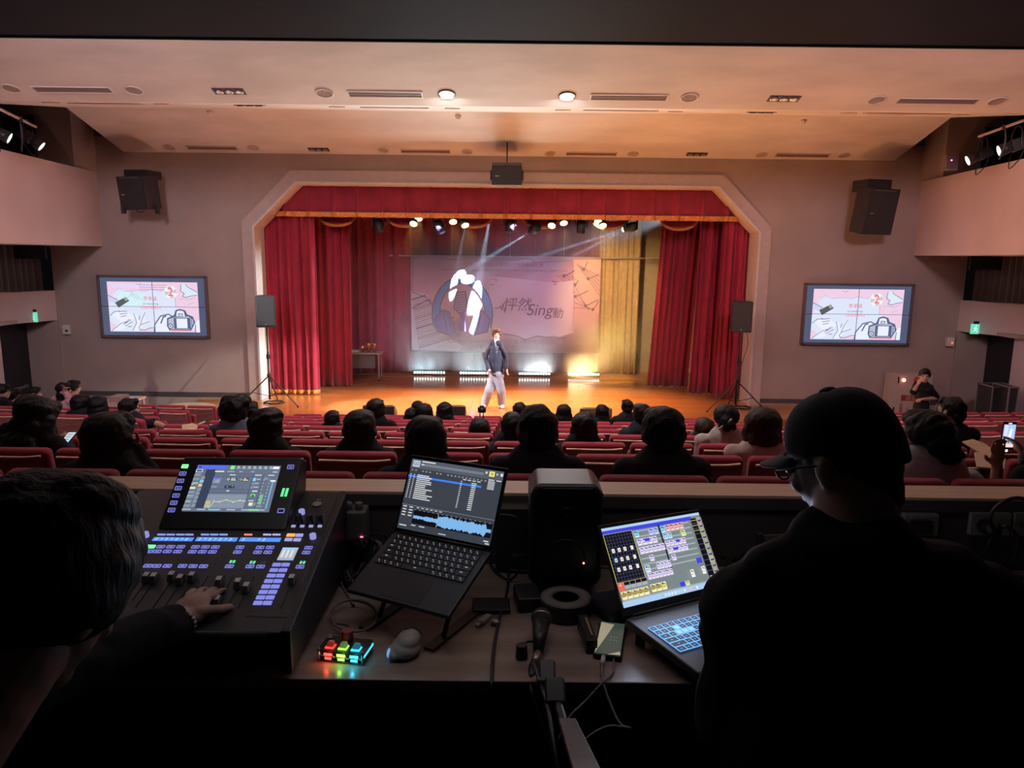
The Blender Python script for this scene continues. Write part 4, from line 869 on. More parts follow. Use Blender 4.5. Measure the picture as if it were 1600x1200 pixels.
for i, (x0, x1, D) in enumerate(((1553, 1575, 14.9), (1578, 1592, 14.6))):
    p, q = PD(x0, 600, D), PD(x1, 603, D); h = p.z-ZF-.1
    t = thing('flight_case', 'black wheeled flight case with metal edges, %s the right exit door' % ('nearest' if i == 0 else 'second from'), 'flight case', ((p.x+q.x)/2, D, ZF))
    w = q.x-p.x; c = Vector(((p.x+q.x)/2, D+.25, ZF+.12+h/2-.06))
    mb = MB(); mb.box(c, (w, .5, h-.05)); wb(mb, 'case', mat('case_black', (.03, .028, .032), .5), t)
    mb = MB()
    for a in (-1, 1):
        for b in (-1, 1): mb.box(c+Vector((a*w/2, b*.25, 0)), (.025, .025, h-.03)); mb.box(c+Vector((0, b*.25, a*(h-.05)/2)), (w, .025, .025)); mb.box(c+Vector((a*w/2, 0, b*(h-.05)/2)), (.025, .5, .025))
    wb(mb, 'edging', steel_m, t)
    for a in (-1, 1):
        for b in (-1, 1): mb = MB(); mb.cyl(c+Vector((a*w*.38-.015, b*.2, -h/2-.06)), c+Vector((a*w*.38+.015, b*.2, -h/2-.06)), .045); wb(mb, 'wheel', black_m, t)
p = PD(175, 629, 12.6)
t = thing('side_table', 'pale folding table at the wall beside the seated girls in pink', 'table', (p.x, 12.8, -2.0))
mb = MB(); mb.box((p.x, 12.8, p.z-.02), (.55, .9, .035)); wb(mb, 'tabletop', mat('table_cream', (.50, .38, .33), .5), t, bev=.004)
for a in (-.24, .24):
    for b in (-.4, .4): mb = MB(); mb.box((p.x+a, 12.8+b, (p.z-.04+ZF)/2), (.03, .03, p.z-.04-ZF)); wb(mb, 'leg', mat('table_cream', (.50, .38, .33)), t)
mb = MB(); mb.box((p.x+.02, 12.8, p.z+.04), (.22, .3, .10)); onemesh(mb, 'carton', mat('carton_tan', (.38, .28, .24), .7), (p.x, 12.8, p.z), 'small tan carton on the side table near the girls', 'box', bev=.004)

# ================================================================ auditorium seats
def seat_proto(down):
    t = thing('auditorium_seat', '', 'seat', (0, 0, 0))
    Rb = Matrix.Translation((0, -.02, .46)) @ Matrix.Rotation(math.radians(9), 4, 'X')
    mb = MB(); mb.box((0, 0, .215), (.50, .085, .52), T=Rb); build(mb, 'backrest', seatred_m, t, bev=.035, seg=4)
    mb = MB(); mb.box((0, -.046, .137), (.435, .022, .60), T=Rb); build(mb, 'back_panel', seatwood_m, t, bev=.012)
    mb = MB(); n = 12
    mb.v = []
    prof_ = [(-.050, .431), (-.064, .433), (-.064, .442), (-.048, .443)]
    for i in range(n+1):
        u = i/n*2-1
        for y, z in prof_: mb.v.append(tuple(Rb @ Vector((u*.219, y, z + (.010*max(0, abs(u)-.6)/.4 if u > 0 else .004*abs(u))))))
    mb.f = [(i*4+k, i*4+(k+1) % 4, (i+1)*4+(k+1) % 4, (i+1)*4+k) for i in range(n) for k in range(4)] + [(3, 2, 1, 0), (n*4, n*4+1, n*4+2, n*4+3)]; mb.m = [0]*len(mb.f)
    build(mb, 'panel_edge', seatedge_m, t)
    mb = MB()
    if down: mb.box((0, .24, .43), (.47, .46, .10))
    else: mb.box((0, .10, .62), (.47, .09, .40), R=Matrix.Rotation(math.radians(-8), 3, 'X'))
    build(mb, 'seat_cushion', seatred_m, t, bev=.03, seg=3)
    arm(t, .267)
    mb = MB(); mb.box((0, .12, .20), (.06, .12, .36)); mb.box((0, .12, .015), (.3, .22, .03)); build(mb, 'pedestal', seatmetal_m, t, bev=.008)
    return t
def arm(t, x):
    mb = MB(); mb.box((x, .14, .36), (.024, .34, .56)); a = build(mb, 'arm_panel', seatred_m, t, bev=.006)
    mb = MB(); mb.box((x, .16, .655), (.032, .38, .028)); build(mb, 'armrest', seatedge_m, a, bev=.01)
S_UP = seat_proto(False); S_DN = seat_proto(True); used = set()
def put_seat(x, y, z, label, group, down=False, rz=0, first=False):
    pr = S_DN if down else S_UP
    o = pr if pr.name not in used else copy_tree(pr); used.add(pr.name)
    o.location = (x, y, z); o.rotation_euler = (0, 0, rz); o['label'] = label; o['group'] = group; return o
SX = .535; X0 = -.155
OCC = {}
def fill(D, i): OCC.setdefault(D, set()).add(i)
# ================================================================ people
def blob(mb, voxel, smooth=3, noise_amp=0, noise_scale=20, fs=.5):
    me = bpy.data.meshes.new('b'); me.from_pydata(mb.v, [], mb.f); o = bpy.data.objects.new('b', me); _ts.collection.objects.link(o)
    md = o.modifiers.new('r', 'REMESH'); md.mode = 'VOXEL'; md.voxel_size = voxel; md.use_smooth_shade = True
    if smooth: md = o.modifiers.new('s', 'SMOOTH'); md.factor = fs; md.iterations = smooth
    vl = _ts.view_layers[0]; vl.update(); dg = vl.depsgraph
    out = bpy.data.meshes.new_from_object(o.evaluated_get(dg)); bpy.data.objects.remove(o); bpy.data.meshes.remove(me)
    if noise_amp:
        N = len(out.vertices); co = np.empty(N*3, np.float32); no = np.empty(N*3, np.float32)
        out.vertices.foreach_get('co', co); out.vertices.foreach_get('normal', no); P = co.reshape(-1, 3); rg = np.random.default_rng(11); d = 0
        for k in range(9):
            w = rg.normal(size=3); w /= np.linalg.norm(w); f = noise_scale*(1+.45*(k % 4)); d = d+np.sin(P @ (w*f*2.2)+rg.uniform(0, 6.3)+1.3*np.sin(P @ (rg.normal(size=3)*f*.8)))/(1+.45*(k % 4))
        P = P+no.reshape(-1, 3)*(d[:, None]*noise_amp*.33).astype(np.float32); out.vertices.foreach_set('co', P.astype(np.float32).ravel())
    out.polygons.foreach_set('use_smooth', [True]*len(out.polygons)); return out
def mesh_obj(me, name, m, parent, T=None):
    me.name = name; me.materials.clear(); me.materials.append(m)
    if T is None: T = Matrix.Translation(-rootloc(parent))
    me.transform(T); o = bpy.data.objects.new(name, me); link(o); o.parent = parent; return o
def head_prims(mb, H, Q, s=1):
    T = Matrix.Translation(H) @ Q.to_matrix().to_4x4() @ Matrix.Scale(s, 4)
    b = lambda c, r: mb.ball(c, r, T=T, n=14, k=10)
    b((0, -.012, .025), (.076, .096, .088)); b((0, .028, -.03), (.062, .065, .083)); b((0, .052, -.088), (.036, .036, .028)); b((0, .02, -.07), (.055, .05, .035))
    b((0, .072, .018), (.052, .022, .016)); b((0, .098, -.018), (.011, .014, .020)); b((0, .106, -.030), (.015, .011, .010)); b((.032, .072, -.03), (.022, .02, .02)); b((-.032, .072, -.03), (.022, .02, .02))
    b((0, .088, -.060), (.022, .011, .010))
    for q in (-1, 1): b((q*.078, -.008, -.012), (.010, .021, .031)); b((q*.084, -.016, .004), (.007, .014, .016))
    return T
HAIR = {
 'short': [((0, -.020, .040), (.088, .103, .088)), ((0, -.075, -.015), (.070, .045, .060)), ((0, .055, .082), (.066, .045, .032)), ((-.075, -.02, .015), (.014, .05, .04)), ((.075, -.02, .015), (.014, .05, .04))],
 'round': [((0, -.020, .030), (.096, .106, .098)), ((0, -.070, -.03), (.080, .050, .070)), ((0, .055, .075), (.074, .05, .042)), ((-.078, -.015, -.01), (.020, .06, .05)), ((.078, -.015, -.01), (.020, .06, .05))],
 'curly': [((0, -.015, .040), (.102, .108, .096)), ((0, -.070, -.02), (.084, .05, .062)), ((-.072, -.02, -.01), (.022, .055, .045)), ((.072, -.02, -.01), (.022, .055, .045)), ((0, .06, .085), (.075, .05, .045))] + [((.075*math.cos(a), -.01+.075*math.sin(a), .075+.025*math.sin(a*3)), (.034, .034, .034)) for a in range(7)],
 'bob': [((0, -.020, .030), (.100, .110, .100)), ((0, -.055, -.07), (.092, .065, .085)), ((-.082, -.01, -.06), (.026, .06, .09)), ((.082, -.01, -.06), (.026, .06, .09)), ((0, .055, .075), (.074, .05, .042))],
 'long': [((0, -.020, .030), (.100, .110, .100)), ((0, -.065, -.10), (.098, .06, .11)), ((0, -.085, -.22), (.105, .055, .13)), ((-.085, -.02, -.10), (.028, .05, .13)), ((.085, -.02, -.10), (.028, .05, .13)), ((0, .055, .075), (.074, .05, .042))],
 'updo': [((0, -.015, .035), (.088, .102, .088)), ((0, -.085, .0), (.060, .05, .065)), ((.02, -.105, -.03), (.05, .045, .05)), ((0, .055, .075), (.068, .05, .036))],
}
def hand_prims(mb, wr, d, nrm, side, s=1, curl=.5, spread=.18):
    """wr wrist, d direction of the fingers, nrm back of the hand, side +1 thumb towards d x nrm"""
    d = d.normalized(); nrm = (nrm-d*nrm.dot(d)).normalized(); x = d.cross(nrm)*side
    L = [(.030, .072, .9), (.010, .080, 1.0), (-.010, .075, .95), (-.029, .058, .8)]
    pc = wr+d*.05*s; R = Matrix((x, d, nrm)).transposed()
    mb.ball(pc, (.038*s, .048*s, .015*s), R=R, n=14, k=8); mb.ball(wr+d*.012*s, (.026*s, .028*s, .018*s), R=R)
    mb.ball(pc+x*.02*s-d*.015*s-nrm*.006*s, (.02*s, .032*s, .017*s), R=R)
    for k, (ox, ln, rr) in enumerate(L):
        base = wr+d*.088*s+x*ox*s; dd = (d+x*ox*spread*12).normalized(); p = base; r = .0088*rr*s; an = 0
        for q, f in enumerate((.45, .30, .25)):
            an += curl*(.45 if q == 0 else .75); v = dd*math.cos(an)-nrm*math.sin(an); e = p+v*ln*s*f; mb.cap(p, e, r, r*.9, 10); p = e; r *= .92
    b = wr+d*.03*s+x*.028*s; m1 = b+(x*.8+d*.6-nrm*.2).normalized()*.036*s; m2 = m1+(x*.45+d*.85-nrm*.25*(1+curl)).normalized()*.032*s
    mb.cap(b, m1, .0135*s, .0115*s, 10); mb.cap(m1, m2, .011*s, .0095*s, 10)
SHIRT = {}
def person(label, x, ytop, D, wpx=None, yaw=0, pitch=0, hair='round', shirt=(.02, .02, .022), pants=(.03, .03, .04), zfloor=None, hipy=None, lean=0, arms=(None, None), skin=None, hairm=None, vox=.013, group=None, sleeve='long', scale=1, hipx=0, extras=None, seated=True, roll=0, handcurl=.6, collar=None, wide=1):
    s = scale; p = PD(x, ytop, D); H = p - Vector((0, 0, .122*s)); H.y = D; skin = skin or skin_m; hairm = hairm or hair_m
    hv = 1.0
    if wpx:
        k = ppm(D, H.z); hv = max(.92, min(1.35, (wpx/k)/(.19*s)))
    Q = Euler((pitch, roll, yaw)).to_quaternion(); nb = H+Q @ Vector((0, -.030, -.135))*s
    zf = row_z(D-.2) if zfloor is None else zfloor
    hip = Vector((H.x+hipx, (hipy if hipy is not None else H.y-.03)+lean, zf+.55))
    chest = nb.lerp(hip, .42)+Vector((0, -.0, 0)); by = Euler((0, 0, yaw*.35)).to_quaternion() if seated else Euler((0, 0, yaw*.6)).to_quaternion(); X = by @ Vector((1, 0, 0)); Y = by @ Vector((0, 1, 0))
    sh = [nb+X*q*.175*s-Vector((0, 0, .055*s)) for q in (-1, 1)]
    t = thing('person', label, 'person', (hip.x, hip.y, zf), group=group)
    body = MB(); T = head_prims(body, H, Q, s)
    body.cap(nb-Vector((0, 0, .03)), H+Q @ Vector((0, -.02, -.05))*s, .056*s, .052*s)
    cloth = MB(); g = .014*s
    for mb, e in ((body, 0), (cloth, g)):
        R = Matrix((X, Y, Vector((0, 0, 1)))).transposed()
        mb.ball(chest+Vector((0, 0, .06*s)), (.155*s+e, .105*s+e, .19*s+e), R=R, n=16, k=12); mb.ball(chest.lerp(hip, .6), (.14*s+e, .105*s+e, .17*s+e), R=R, n=16, k=12); mb.ball(hip, (.155*s+e, .12*s+e, .11*s+e), R=R, n=16, k=12)
        mb.cap(sh[0]-X*0, sh[1], .056*s+e, .056*s+e); mb.cap(nb+Vector((0, 0, -.01 if e else .01)), sh[0]*.4+nb*.6, .045*s+e*.9, .055*s+e); mb.cap(nb+Vector((0, 0, -.01 if e else .01)), sh[1]*.4+nb*.6, .045*s+e*.9, .055*s+e)
    if wide > 1: cloth.ball(hip+Vector((0, 0, .06)), (.185, .14, .13), n=16, k=12); cloth.cap(hip+Vector((0, 0, .05)), chest, .15, .15, 14)
    if collar: cloth.ball(nb+Vector((0, 0, .0)), (.075*s, .07*s, .035*s))
    for i, q in enumerate((-1, 1)):
        A = arms[i]
        if A is None: el = sh[i]+X*q*.05+Y*.03+Vector((0, 0, -.27*s)); wr = hip+X*q*.10+Y*.27+Vector((0, 0, .12)); 
        else: el, wr = A[0], A[1]
        body.cap(sh[i], el, .045*s, .038*s); body.cap(el, wr, .038*s, .027*s)
        cloth.cap(sh[i], el, .045*s+g, .040*s+g)
        if sleeve == 'long': cloth.cap(el, wr, .040*s+g, .032*s+g)
        else: pass
        d = (wr-el).normalized()
        nrm = Vector((0, 0, 1)) if abs(d.z) < .8 else Y
        if vox <= .010: hand_prims(body, wr, d, nrm if not (A and len(A) > 2) else A[2], -q, 1.05*s, handcurl)
        else: body.ball(wr+d*.06, (.04, .045, .03)); body.cap(wr+d*.07, wr+d*.12, .014, .012); 
    trou = MB(); shoe = MB()
    for q in (-1, 1):
        if seated:
            hj = hip+X*q*.09; kn = hj+Y*.42+Vector((0, 0, .0)); kn.z = zf+.50; an = kn+Y*.02; an.z = zf+.09
        else:
            hj = hip+X*q*.09; kn = seated_pose[q][0]; an = seated_pose[q][1]
        body.cap(hj, kn, .078*s, .055*s); body.cap(kn, an, .052*s, .036*s); trou.cap(hj, kn, .09*s*(1+(wide-1)*.3), .068*s*wide); trou.cap(kn, an, .066*s*wide, .058*s*wide)
        shoe.ball(an+Y*.06+Vector((0, 0, -.045)), (.045, .125, .045), R=Matrix((X, Y, Vector((0, 0, 1)))).transposed())
        body.ball(an+Y*.05+Vector((0, 0, -.05)), (.038, .11, .036))
    trou.ball(hip-Vector((0, 0, .03)), (.17*s, .135*s, .11*s))
    bm_ = blob(body, vox, 2); mesh_obj(bm_, 'body', skin, t)
    k = 'cloth_%02x%02x%02x' % tuple(int(c*255) for c in shirt); kp = 'cloth_%02x%02x%02x' % tuple(int(c*255) for c in pants)
    mesh_obj(blob(cloth, vox, 2, .006, 14), 'shirt', mat(k, shirt, .92, spec=.2, var=.1, scale=10, bump=.2, bscale=120), t)
    mesh_obj(blob(trou, vox*1.2, 2, .004, 12), 'trousers', mat(kp, pants, .85, var=.1), t)
    mesh_obj(blob(shoe, vox*1.3, 1), 'shoe', blackm2, t)
    hb = MB(); rnd = random.Random(int(x*7+ytop))
    for c, r in HAIR[hair]:
        c = Vector(c); f = hv if hair != 'short' else 1+(hv-1)*.9
        cc = Vector((c.x*f, c.y*(1+(f-1)*.6), c.z if c.z < .02 else c.z)); hb.ball(cc, (r[0]*f, r[1]*(1+(f-1)*.6), r[2]*(1+(f-1)*.2)), T=T, n=16, k=10)
    amp = .012 if hair == 'curly' else .005
    mesh_obj(blob(hb, vox*.8, 2, amp*s, 30 if hair != 'curly' else 24), 'hair', hairm, t)
    for q in (-1, 1):
        e = MB(); e.ball(T @ Vector((q*.031, .0845, -.002)), (.013*s, .009*s, .008*s), R=Q.to_matrix(), n=10, k=6); wb(e, 'eye', mat('eye_dark', (.02, .015, .012), .2), t, smooth=True)
    e = MB(); e.ball(T @ Vector((0, .0975, -.061)), (.019*s, .004*s, .006*s), R=Q.to_matrix(), n=10, k=6); wb(e, 'mouth', mat('lips', (.38, .12, .11), .5), t, smooth=True)
    e = MB()
    for q in (-1, 1): e.cap(T @ Vector((q*.018, .0945, .018)), T @ Vector((q*.042, .086, .020)), .0035, .003, 6)
    wb(e, 'eyebrows', hair_m, t, smooth=True)
    if extras: extras(t, T, Q, H, s)
    return t
def glasses(t, T, Q, H, s, m=None):
    e = MB(); m = m or black_m
    for q in (-1, 1):
        pts = [T @ Vector((q*.034+.024*math.cos(a), .100, .0+.019*math.sin(a))) for a in [2*math.pi*i/14 for i in range(15)]]; e.tube(pts, .0018, 6, 1)
        e.tube([T @ Vector((q*.058, .098, .004)), T @ Vector((q*.080, .05, .004)), T @ Vector((q*.084, -.01, .0)), T @ Vector((q*.082, -.03, -.02))], .002, 6)
    e.tube([T @ Vector((-.012, .102, .002)), T @ Vector((0, .106, .006)), T @ Vector((.012, .102, .002))], .0018, 6); wb(e, 'glasses', m, t, smooth=True)
def mask(t, T, Q, H, s):
    e = MB(); e.ball(T @ Vector((0, .075, -.055)), (.052*s, .045*s, .048*s), R=Q.to_matrix(), n=16, k=10); wb(e, 'face_mask', white_m, t, smooth=True)
BLK = (.012, .012, .014); GRY = (.20, .20, .22)
# seated audience: which seat row each one is in decides the floor under them
def seat_of(t_D): return min(range(9), key=lambda k: abs(ROWS[k]+.2-t_D))
def aud(label, x, yt, row, w, **k):
    D = ROWS[row]+.2; i = round((PD(x, yt, D).x-X0)/SX-.5); fill(row, i); k.setdefault('zfloor', row_z(ROWS[row]))
    k.setdefault('hipy', ROWS[row]+.17); return person(label, x, yt, D, w, **k)
def hairclip(t, T, Q, H, s):
    e = MB(); e.tube([T @ Vector((-.05, -.135, -.06)), T @ Vector((0, -.150, -.01)), T @ Vector((.045, -.135, .03))], .010, 8)
    e.ball(T @ Vector((.03, -.150, -.03)), (.022, .012, .022)); e.ball(T @ Vector((.045, -.145, -.055)), (.018, .012, .018)); wb(e, 'hair_clip', mat('clip_cream', (.62, .50, .34), .4), t, smooth=True)
def pins(t, T, Q, H, s):
    for a, b in ((.045, -.045), (.085, -.035)):
        e = MB(); e.ball(T @ Vector((a, -.155 if a < .06 else -.125, b)), .005); wb(e, 'hair_pin', mat('pearl', (.8, .8, .8), .2), t, smooth=True)
W = lambda x, y, D: PD(x, y, D)
aud('messy black-haired person in dark jacket behind the mixer screen, head resting on a hand', 169, 645, 0, 74, yaw=-.35, hair='round', collar=1, vox=.010,
    arms=(None, (W(238, 748, 3.55), W(212, 706, 3.55))), sleeve='long')
aud('person with a round black head of hair partly behind the silver laptop screen', 665.5, 651, 0, 66, hair='round')
aud('person with a large dark head and dark jacket just left of the desk speaker top', 840, 634, 0, 64, hair='round', yaw=.1, shirt=(.03, .032, .04), collar=1)
aud('person in a dark hooded jacket in the rearmost row, right of the desk speaker', 1037, 636, 0, 67, hair='round', yaw=.1, shirt=(.03, .03, .035), collar=1)
aud('person with pinned-up dark hair in a grey shirt right of the capped man', 1452, 640, 0, 78, hair='updo', yaw=.15, shirt=(.50, .52, .56), extras=pins, vox=.010, collar=1, scale=1.2)
aud('person with long black hair looking down at a lit phone at the left edge', 57, 622, 1, 62, hair='long', yaw=-.3, pitch=-.3, arms=((W(30, 700, 4.9), W(80, 690, 5.0)), (W(105, 706, 4.9), W(103, 690, 5.0))), vox=.011)
aud('person with curly black hair and bare neck behind the mixer screen', 415, 640, 1, 52, hair='curly', shirt=(.02, .02, .022))
aud('person with black hair and dark jacket in the second row behind the silver laptop', 562, 641, 1, 51, hair='round', shirt=(.025, .025, .03), collar=1)
aud('person with brown hair in a cream hooded top left of the capped man', 1193, 637, 1, 54, hair='bob', hairm=hairb_m, yaw=-.15, shirt=(.60, .50, .44), collar=1)
aud('person with black hair behind the pinned-hair person, hand raised to the ear, dark top', 1488, 620, 2, 35, hair='short', yaw=.45, vox=.010, shirt=(.012, .012, .016),
    arms=((W(1462, 690, 6.0), W(1470, 652, 6.05)), None), scale=1.04)
aud('person with dark head half hidden at the far left behind the long-haired woman', 42, 616, 2, 34, hair='round', scale=.95)
aud('person with dark hair mostly hidden behind the big head left of the desk speaker', 800, 644, 2, 34, hair='round', shirt=(.03, .035, .05))
aud('person with bobbed dark hair in the third row right of the big head', 913, 645, 2, 39, hair='bob', shirt=(.02, .02, .025))
aud('person with a cream hair clip and pale top seen from behind', 1136, 632, 2, 44, hair='updo', yaw=-.3, shirt=(.50, .44, .42), extras=hairclip, vox=.010)
aud('person with thick wavy hair and denim collar near the left tripod stand', 368, 620, 3, 46, hair='curly', yaw=-.3, shirt=(.13, .17, .24), collar=1, scale=1.12)
aud('person in a dark cap-like short hairstyle below the camera on its stalk', 749.5, 653, 3, 33, hair='round')
aud('person with short black hair in the fourth row leaning left of the big hooded man', 1003, 630, 3, 31, hair='short', yaw=.2, shirt=(.02, .03, .04))
aud('person with long brown hair in the fourth row left of the hair-clip person', 1101, 653, 3, 31, hair='long', hairm=hairb_m)
aud('person with short hair low in the fifth row left of the dark-jacket person', 519, 641, 4, 26, hair='short', scale=.95)
aud('person in a black shirt sitting tall in front of the left floor monitor', 587, 623, 4, 29, hair='round', shirt=BLK)
aud('person with dark hair behind the denim-collared person', 391, 626, 4, 24, hair='round')
aud('person in dark t-shirt stretching an arm over the next seat on the left', 202, 622, 4, 27, yaw=-.9, hair='short', vox=.010, sleeve='short', shirt=(.02, .02, .025), hipx=.15,
    arms=(None, (W(240, 660, 8.1), W(268, 671, 8.0), Vector((0, 0, 1)))))
aud('person with smooth dark hair low beside the second floor monitor', 663, 631, 6, 25, hair='bob')
aud('person half hidden between the two heads left of the second floor monitor', 642, 637, 6, 20, hair='round')
aud('person with long straight dark hair in front of the second floor monitor', 695, 629, 6, 24, hair='long')
aud('person with dark hair in front of the third floor monitor', 812, 629, 6, 22, hair='round')
aud('person with long dark hair between the third and the rightmost floor monitors', 881, 632, 6, 23, hair='long')
aud('person with dark hair in front of the rightmost floor monitor', 941, 632, 6, 20, hair='bob')
aud('person with shaggy hair and dark shirt right of the rightmost floor monitor', 980, 624, 6, 20, hair='short', yaw=.2)
aud('person peeking between heads far in front, left of the second floor monitor', 652, 626, 7, 18, hair='round')
# side block and wall spectators
def side(label, x, yt, D, w, **k): return person(label, x, yt, D, w, zfloor=k.pop('zfloor', row_z(D)+.12), hipy=D-.03, **k)
side('person with a ponytailed dark head on the left block, looking right', 125.5, 617, 10.7, 27, yaw=-.5, hair='round')
side('person with straight dark hair on the left block, next to the side table', 152.5, 620, 10.7, 28, hair='bob')
side('person with glasses and black hair at the left frame edge looking right', 3, 600, 11.8, 22, yaw=-1.2, hair='short', extras=glasses, shirt=BLK, vox=.010)
side('person with glasses and pink top second from the left frame edge', 20, 607, 12.2, 20, yaw=-1.2, hair='round', extras=glasses, shirt=(.60, .33, .36), vox=.010)
side('person in a pale pink top in front of the left exit doorway', 53, 604, 12.8, 17, yaw=-1.1, hair='updo', shirt=(.60, .42, .44), vox=.010)
def chin(x, y, D): return ((W(x-2, y+16, D-.05), W(x+7, y+3, D-.08)), (W(x+14, y+15, D-.05), W(x+10, y+3, D-.08)))
side('person in a pink top with long black hair, chin on hands, beside the left doorway', 99, 598, 12.5, 19, yaw=-.9, hair='long', shirt=(.62, .36, .40), arms=chin(92, 610, 12.5), vox=.010)
side('person in a pink top with glasses sitting right of the long-haired girl', 115, 594, 13.2, 18, yaw=-1.0, hair='round', shirt=(.62, .36, .40), extras=glasses, vox=.010)
# singer
zs0 = ZS; sg_D = 16.0
kn = {}; an = {}
sgx = PD(774, 600, sg_D)
lf = PZ(757, 637, ZS); rf = PZ(784, 637, ZS)
lf.z += .09; rf.z += .09
seated_pose = {-1: (W(783, 611, 15.9), rf), 1: (W(764, 611, 15.85), lf)}
def suit(t, T, Q, H, s):
    n = H+Vector((0, 0, -.16)); e = MB(); e.prism([(-.06, .08), (.06, .08), (.01, -.26)], .012, frame(n+Vector((.01, -.125, -.02)), (1, 0, 0), (0, .12, 1))); wb(e, 'shirt_front', mat('white_shirt', (.82, .84, .88), .6), t)
    e = MB(); Tt = frame(n+Vector((.01, -.142, -.02)), (1, 0, 0), (0, .1, 1)); e.prism([(-.018, .04), (.018, .04), (.012, .01), (.03, -.24), (.005, -.32), (-.02, -.24), (-.012, .01)], .012, Tt, 0)
    for q in range(4): e.prism([(-.022, -.03-q*.06), (.022, -.01-q*.06), (.022, .0-q*.06), (-.022, -.02-q*.06)], .016, Tt, 1)
    wb(e, 'necktie', [mat('tie_navy', (.05, .06, .12), .5), mat('tie_stripe', (.45, .45, .5), .5)], t)
    e = MB(); e.box(n+Vector((.085, -.125, -.13)), (.045, .012, .014)); wb(e, 'pocket_badge', steel_m, t)
    for q in (-1, 1): e = MB(); e.tube([n+Vector((q*.035, -.09, .06)), n+Vector((q*.07, -.145, -.03)), n+Vector((q*.02, -.155, -.22))], [.012, .02, .008], 6); wb(e, 'lapel', mat('blazer_lapel', (.05, .055, .085), .7), t, smooth=True)
hipz = PD(773, 585, sg_D).z
sing = person('young man singing on the stage in a dark blazer, tie and wide grey trousers', 776, 513, sg_D, 15, yaw=math.pi+.1, hair='round', hairm=mat('auburn_hair', (.10, .035, .02), .5, bump=.4), shirt=(.045, .05, .085), pants=(.30, .31, .40),
    zfloor=hipz-.55, hipy=sg_D, vox=.008, seated=False, wide=1.5, skin=mat('skin_fair', (.62, .42, .35), .5), extras=suit, handcurl=.5,
    arms=((W(790.5, 557, 16.0), W(792, 575, 15.9)), (W(758.5, 557, 16.0), W(763, 576, 15.85))))
for o in list(sing.children):
    if o.name.startswith('shoe'): bpy.data.objects.remove(o)
for q, f in ((-1, lf), (1, rf)):
    e = MB(); d = Vector((-.1 if q < 0 else .15, -1, 0)).normalized(); e.ball(f+d*.07+Vector((0, 0, -.045)), (.048, .135, .045), R=Matrix((d.cross(Vector((0, 0, 1))), d, Vector((0, 0, 1)))).transposed(), n=14); wb(e, 'shoe', mat('sneaker_white', (.75, .73, .70), .6), sing, smooth=True)
e = MB(); w_ = W(767, 583, 15.68); e.cyl(w_+Vector((-.05, 0, .03)), w_+Vector((.07, -.04, -.02)), .014, .018, 12); e.ball(w_+Vector((.09, -.05, -.03)), .026); onemesh(e, 'handheld_microphone', black_m, w_, 'black wireless microphone held low in the right hand of the singer', 'microphone', smooth=True)
# standing man at the hydrant
D2 = 12.4; z2 = PD(1445, 576, D2).z-1.70
seated_pose = {-1: (W(1440, 668, D2), W(1438, 700, D2)), 1: (W(1452, 668, D2), W(1454, 700, D2))}
for q in seated_pose:
    k_, a_ = seated_pose[q]; k_.z = z2+.48; a_.z = z2+.09; k_.x = PD(1446, 640, D2).x+q*-.10; a_.x = k_.x
person('man standing in a black t-shirt beside the hydrant cabinet, one hand at his ear', 1446, 576, D2, 19, yaw=math.pi-.45, hair='short', shirt=BLK, pants=(.02, .02, .03), zfloor=z2+.36, hipy=D2, vox=.009, seated=False, sleeve='short',
    arms=((W(1464, 622, D2-.05), W(1442, 624, D2-.28)), (W(1427, 612, D2-.1), W(1434, 601, D2-.16))))
# spectator filming at the right edge: only hands, forearms and phone are in view
phc = W(1575, 681, 3.75)
ph = thing('smartphone', 'phone held up at the right edge, its screen showing the stage', 'phone', phc)
Tp = frame(phc, (1, .05, -.02), (.06, 0, 1))
mb = MB(); mb.box((0, 0, .0), (.074, .152, .009), T=Tp); wb(mb, 'case', black_m, ph, bev=.004)
A = Art(Tp @ Matrix.Translation((-.032, -.07, .0046)), .064, .14, .0002); A.rect(0, .06, 1, .93, glow((.50, .62, .95), 1)); A.rect(.12, .1, .35, .7, glow((.75, .8, 1), 1.0)); A.poly([(.4, .7), (.6, .2), (.75, .25), (.66, .7)], glow((.92, .95, 1), 1.1)); A.rect(.5, .55, .62, .78, glow((.08, .1, .25), 1)); A.rect(0, .8, 1, .93, glow((.95, .72, .68), 1)); A.rect(.35, .0, .65, .04, glow((1, 1, 1), 1)); A.disc(.5, 1.06, .12, glow((1, 1, 1), 1), 14)
A.done('screen', ph)
el = W(1555, 790, 3.7); wr = W(1558, 728, 3.66); el2 = W(1650, 780, 3.7); wr2 = W(1604, 716, 3.7)
pr = aud('person filming with a raised phone at the right frame edge', 1665, 650, 0, 66, hair='round', vox=.008, sleeve='none', shirt=(.02, .02, .022), skin=mat('skin_warm', (.46, .27, .20), .5),
    arms=((el, wr), (el2, wr2)), handcurl=.35)
mb = MB(); mb.cap(wr.lerp(el, .55), el, .045, .05); mb.cap(wr2.lerp(el2, .0), el2, .042, .06)
mesh_obj(blob(mb, .008, 2, .004, 30), 'sleeve', mat('sleeve_lace', (.35, .33, .32), .8, col2=(.06, .06, .06), scale=60), pr)
# phone of the long-haired woman
p = W(104, 688, 4.85); pf = thing('smartphone', 'lit phone in the hands of the long-haired woman at the left', 'phone', p)
Tq = frame(p, (1, -.3, .1), (.2, .8, .55)); mb = MB(); mb.box((0, 0, 0), (.075, .15, .008), T=Tq); wb(mb, 'case', black_m, pf, bev=.003)
A = Art(Tq @ Matrix.Translation((-.034, -.07, .0045)), .068, .14, .0002); A.rect(0, 0, 1, 1, glow((.62, .78, .85), 1)); A.rects([(.1, .1+.16*k, .8, .18+.16*k) for k in range(5)], glow((.25, .3, .4), 1)); A.done('screen', pf)
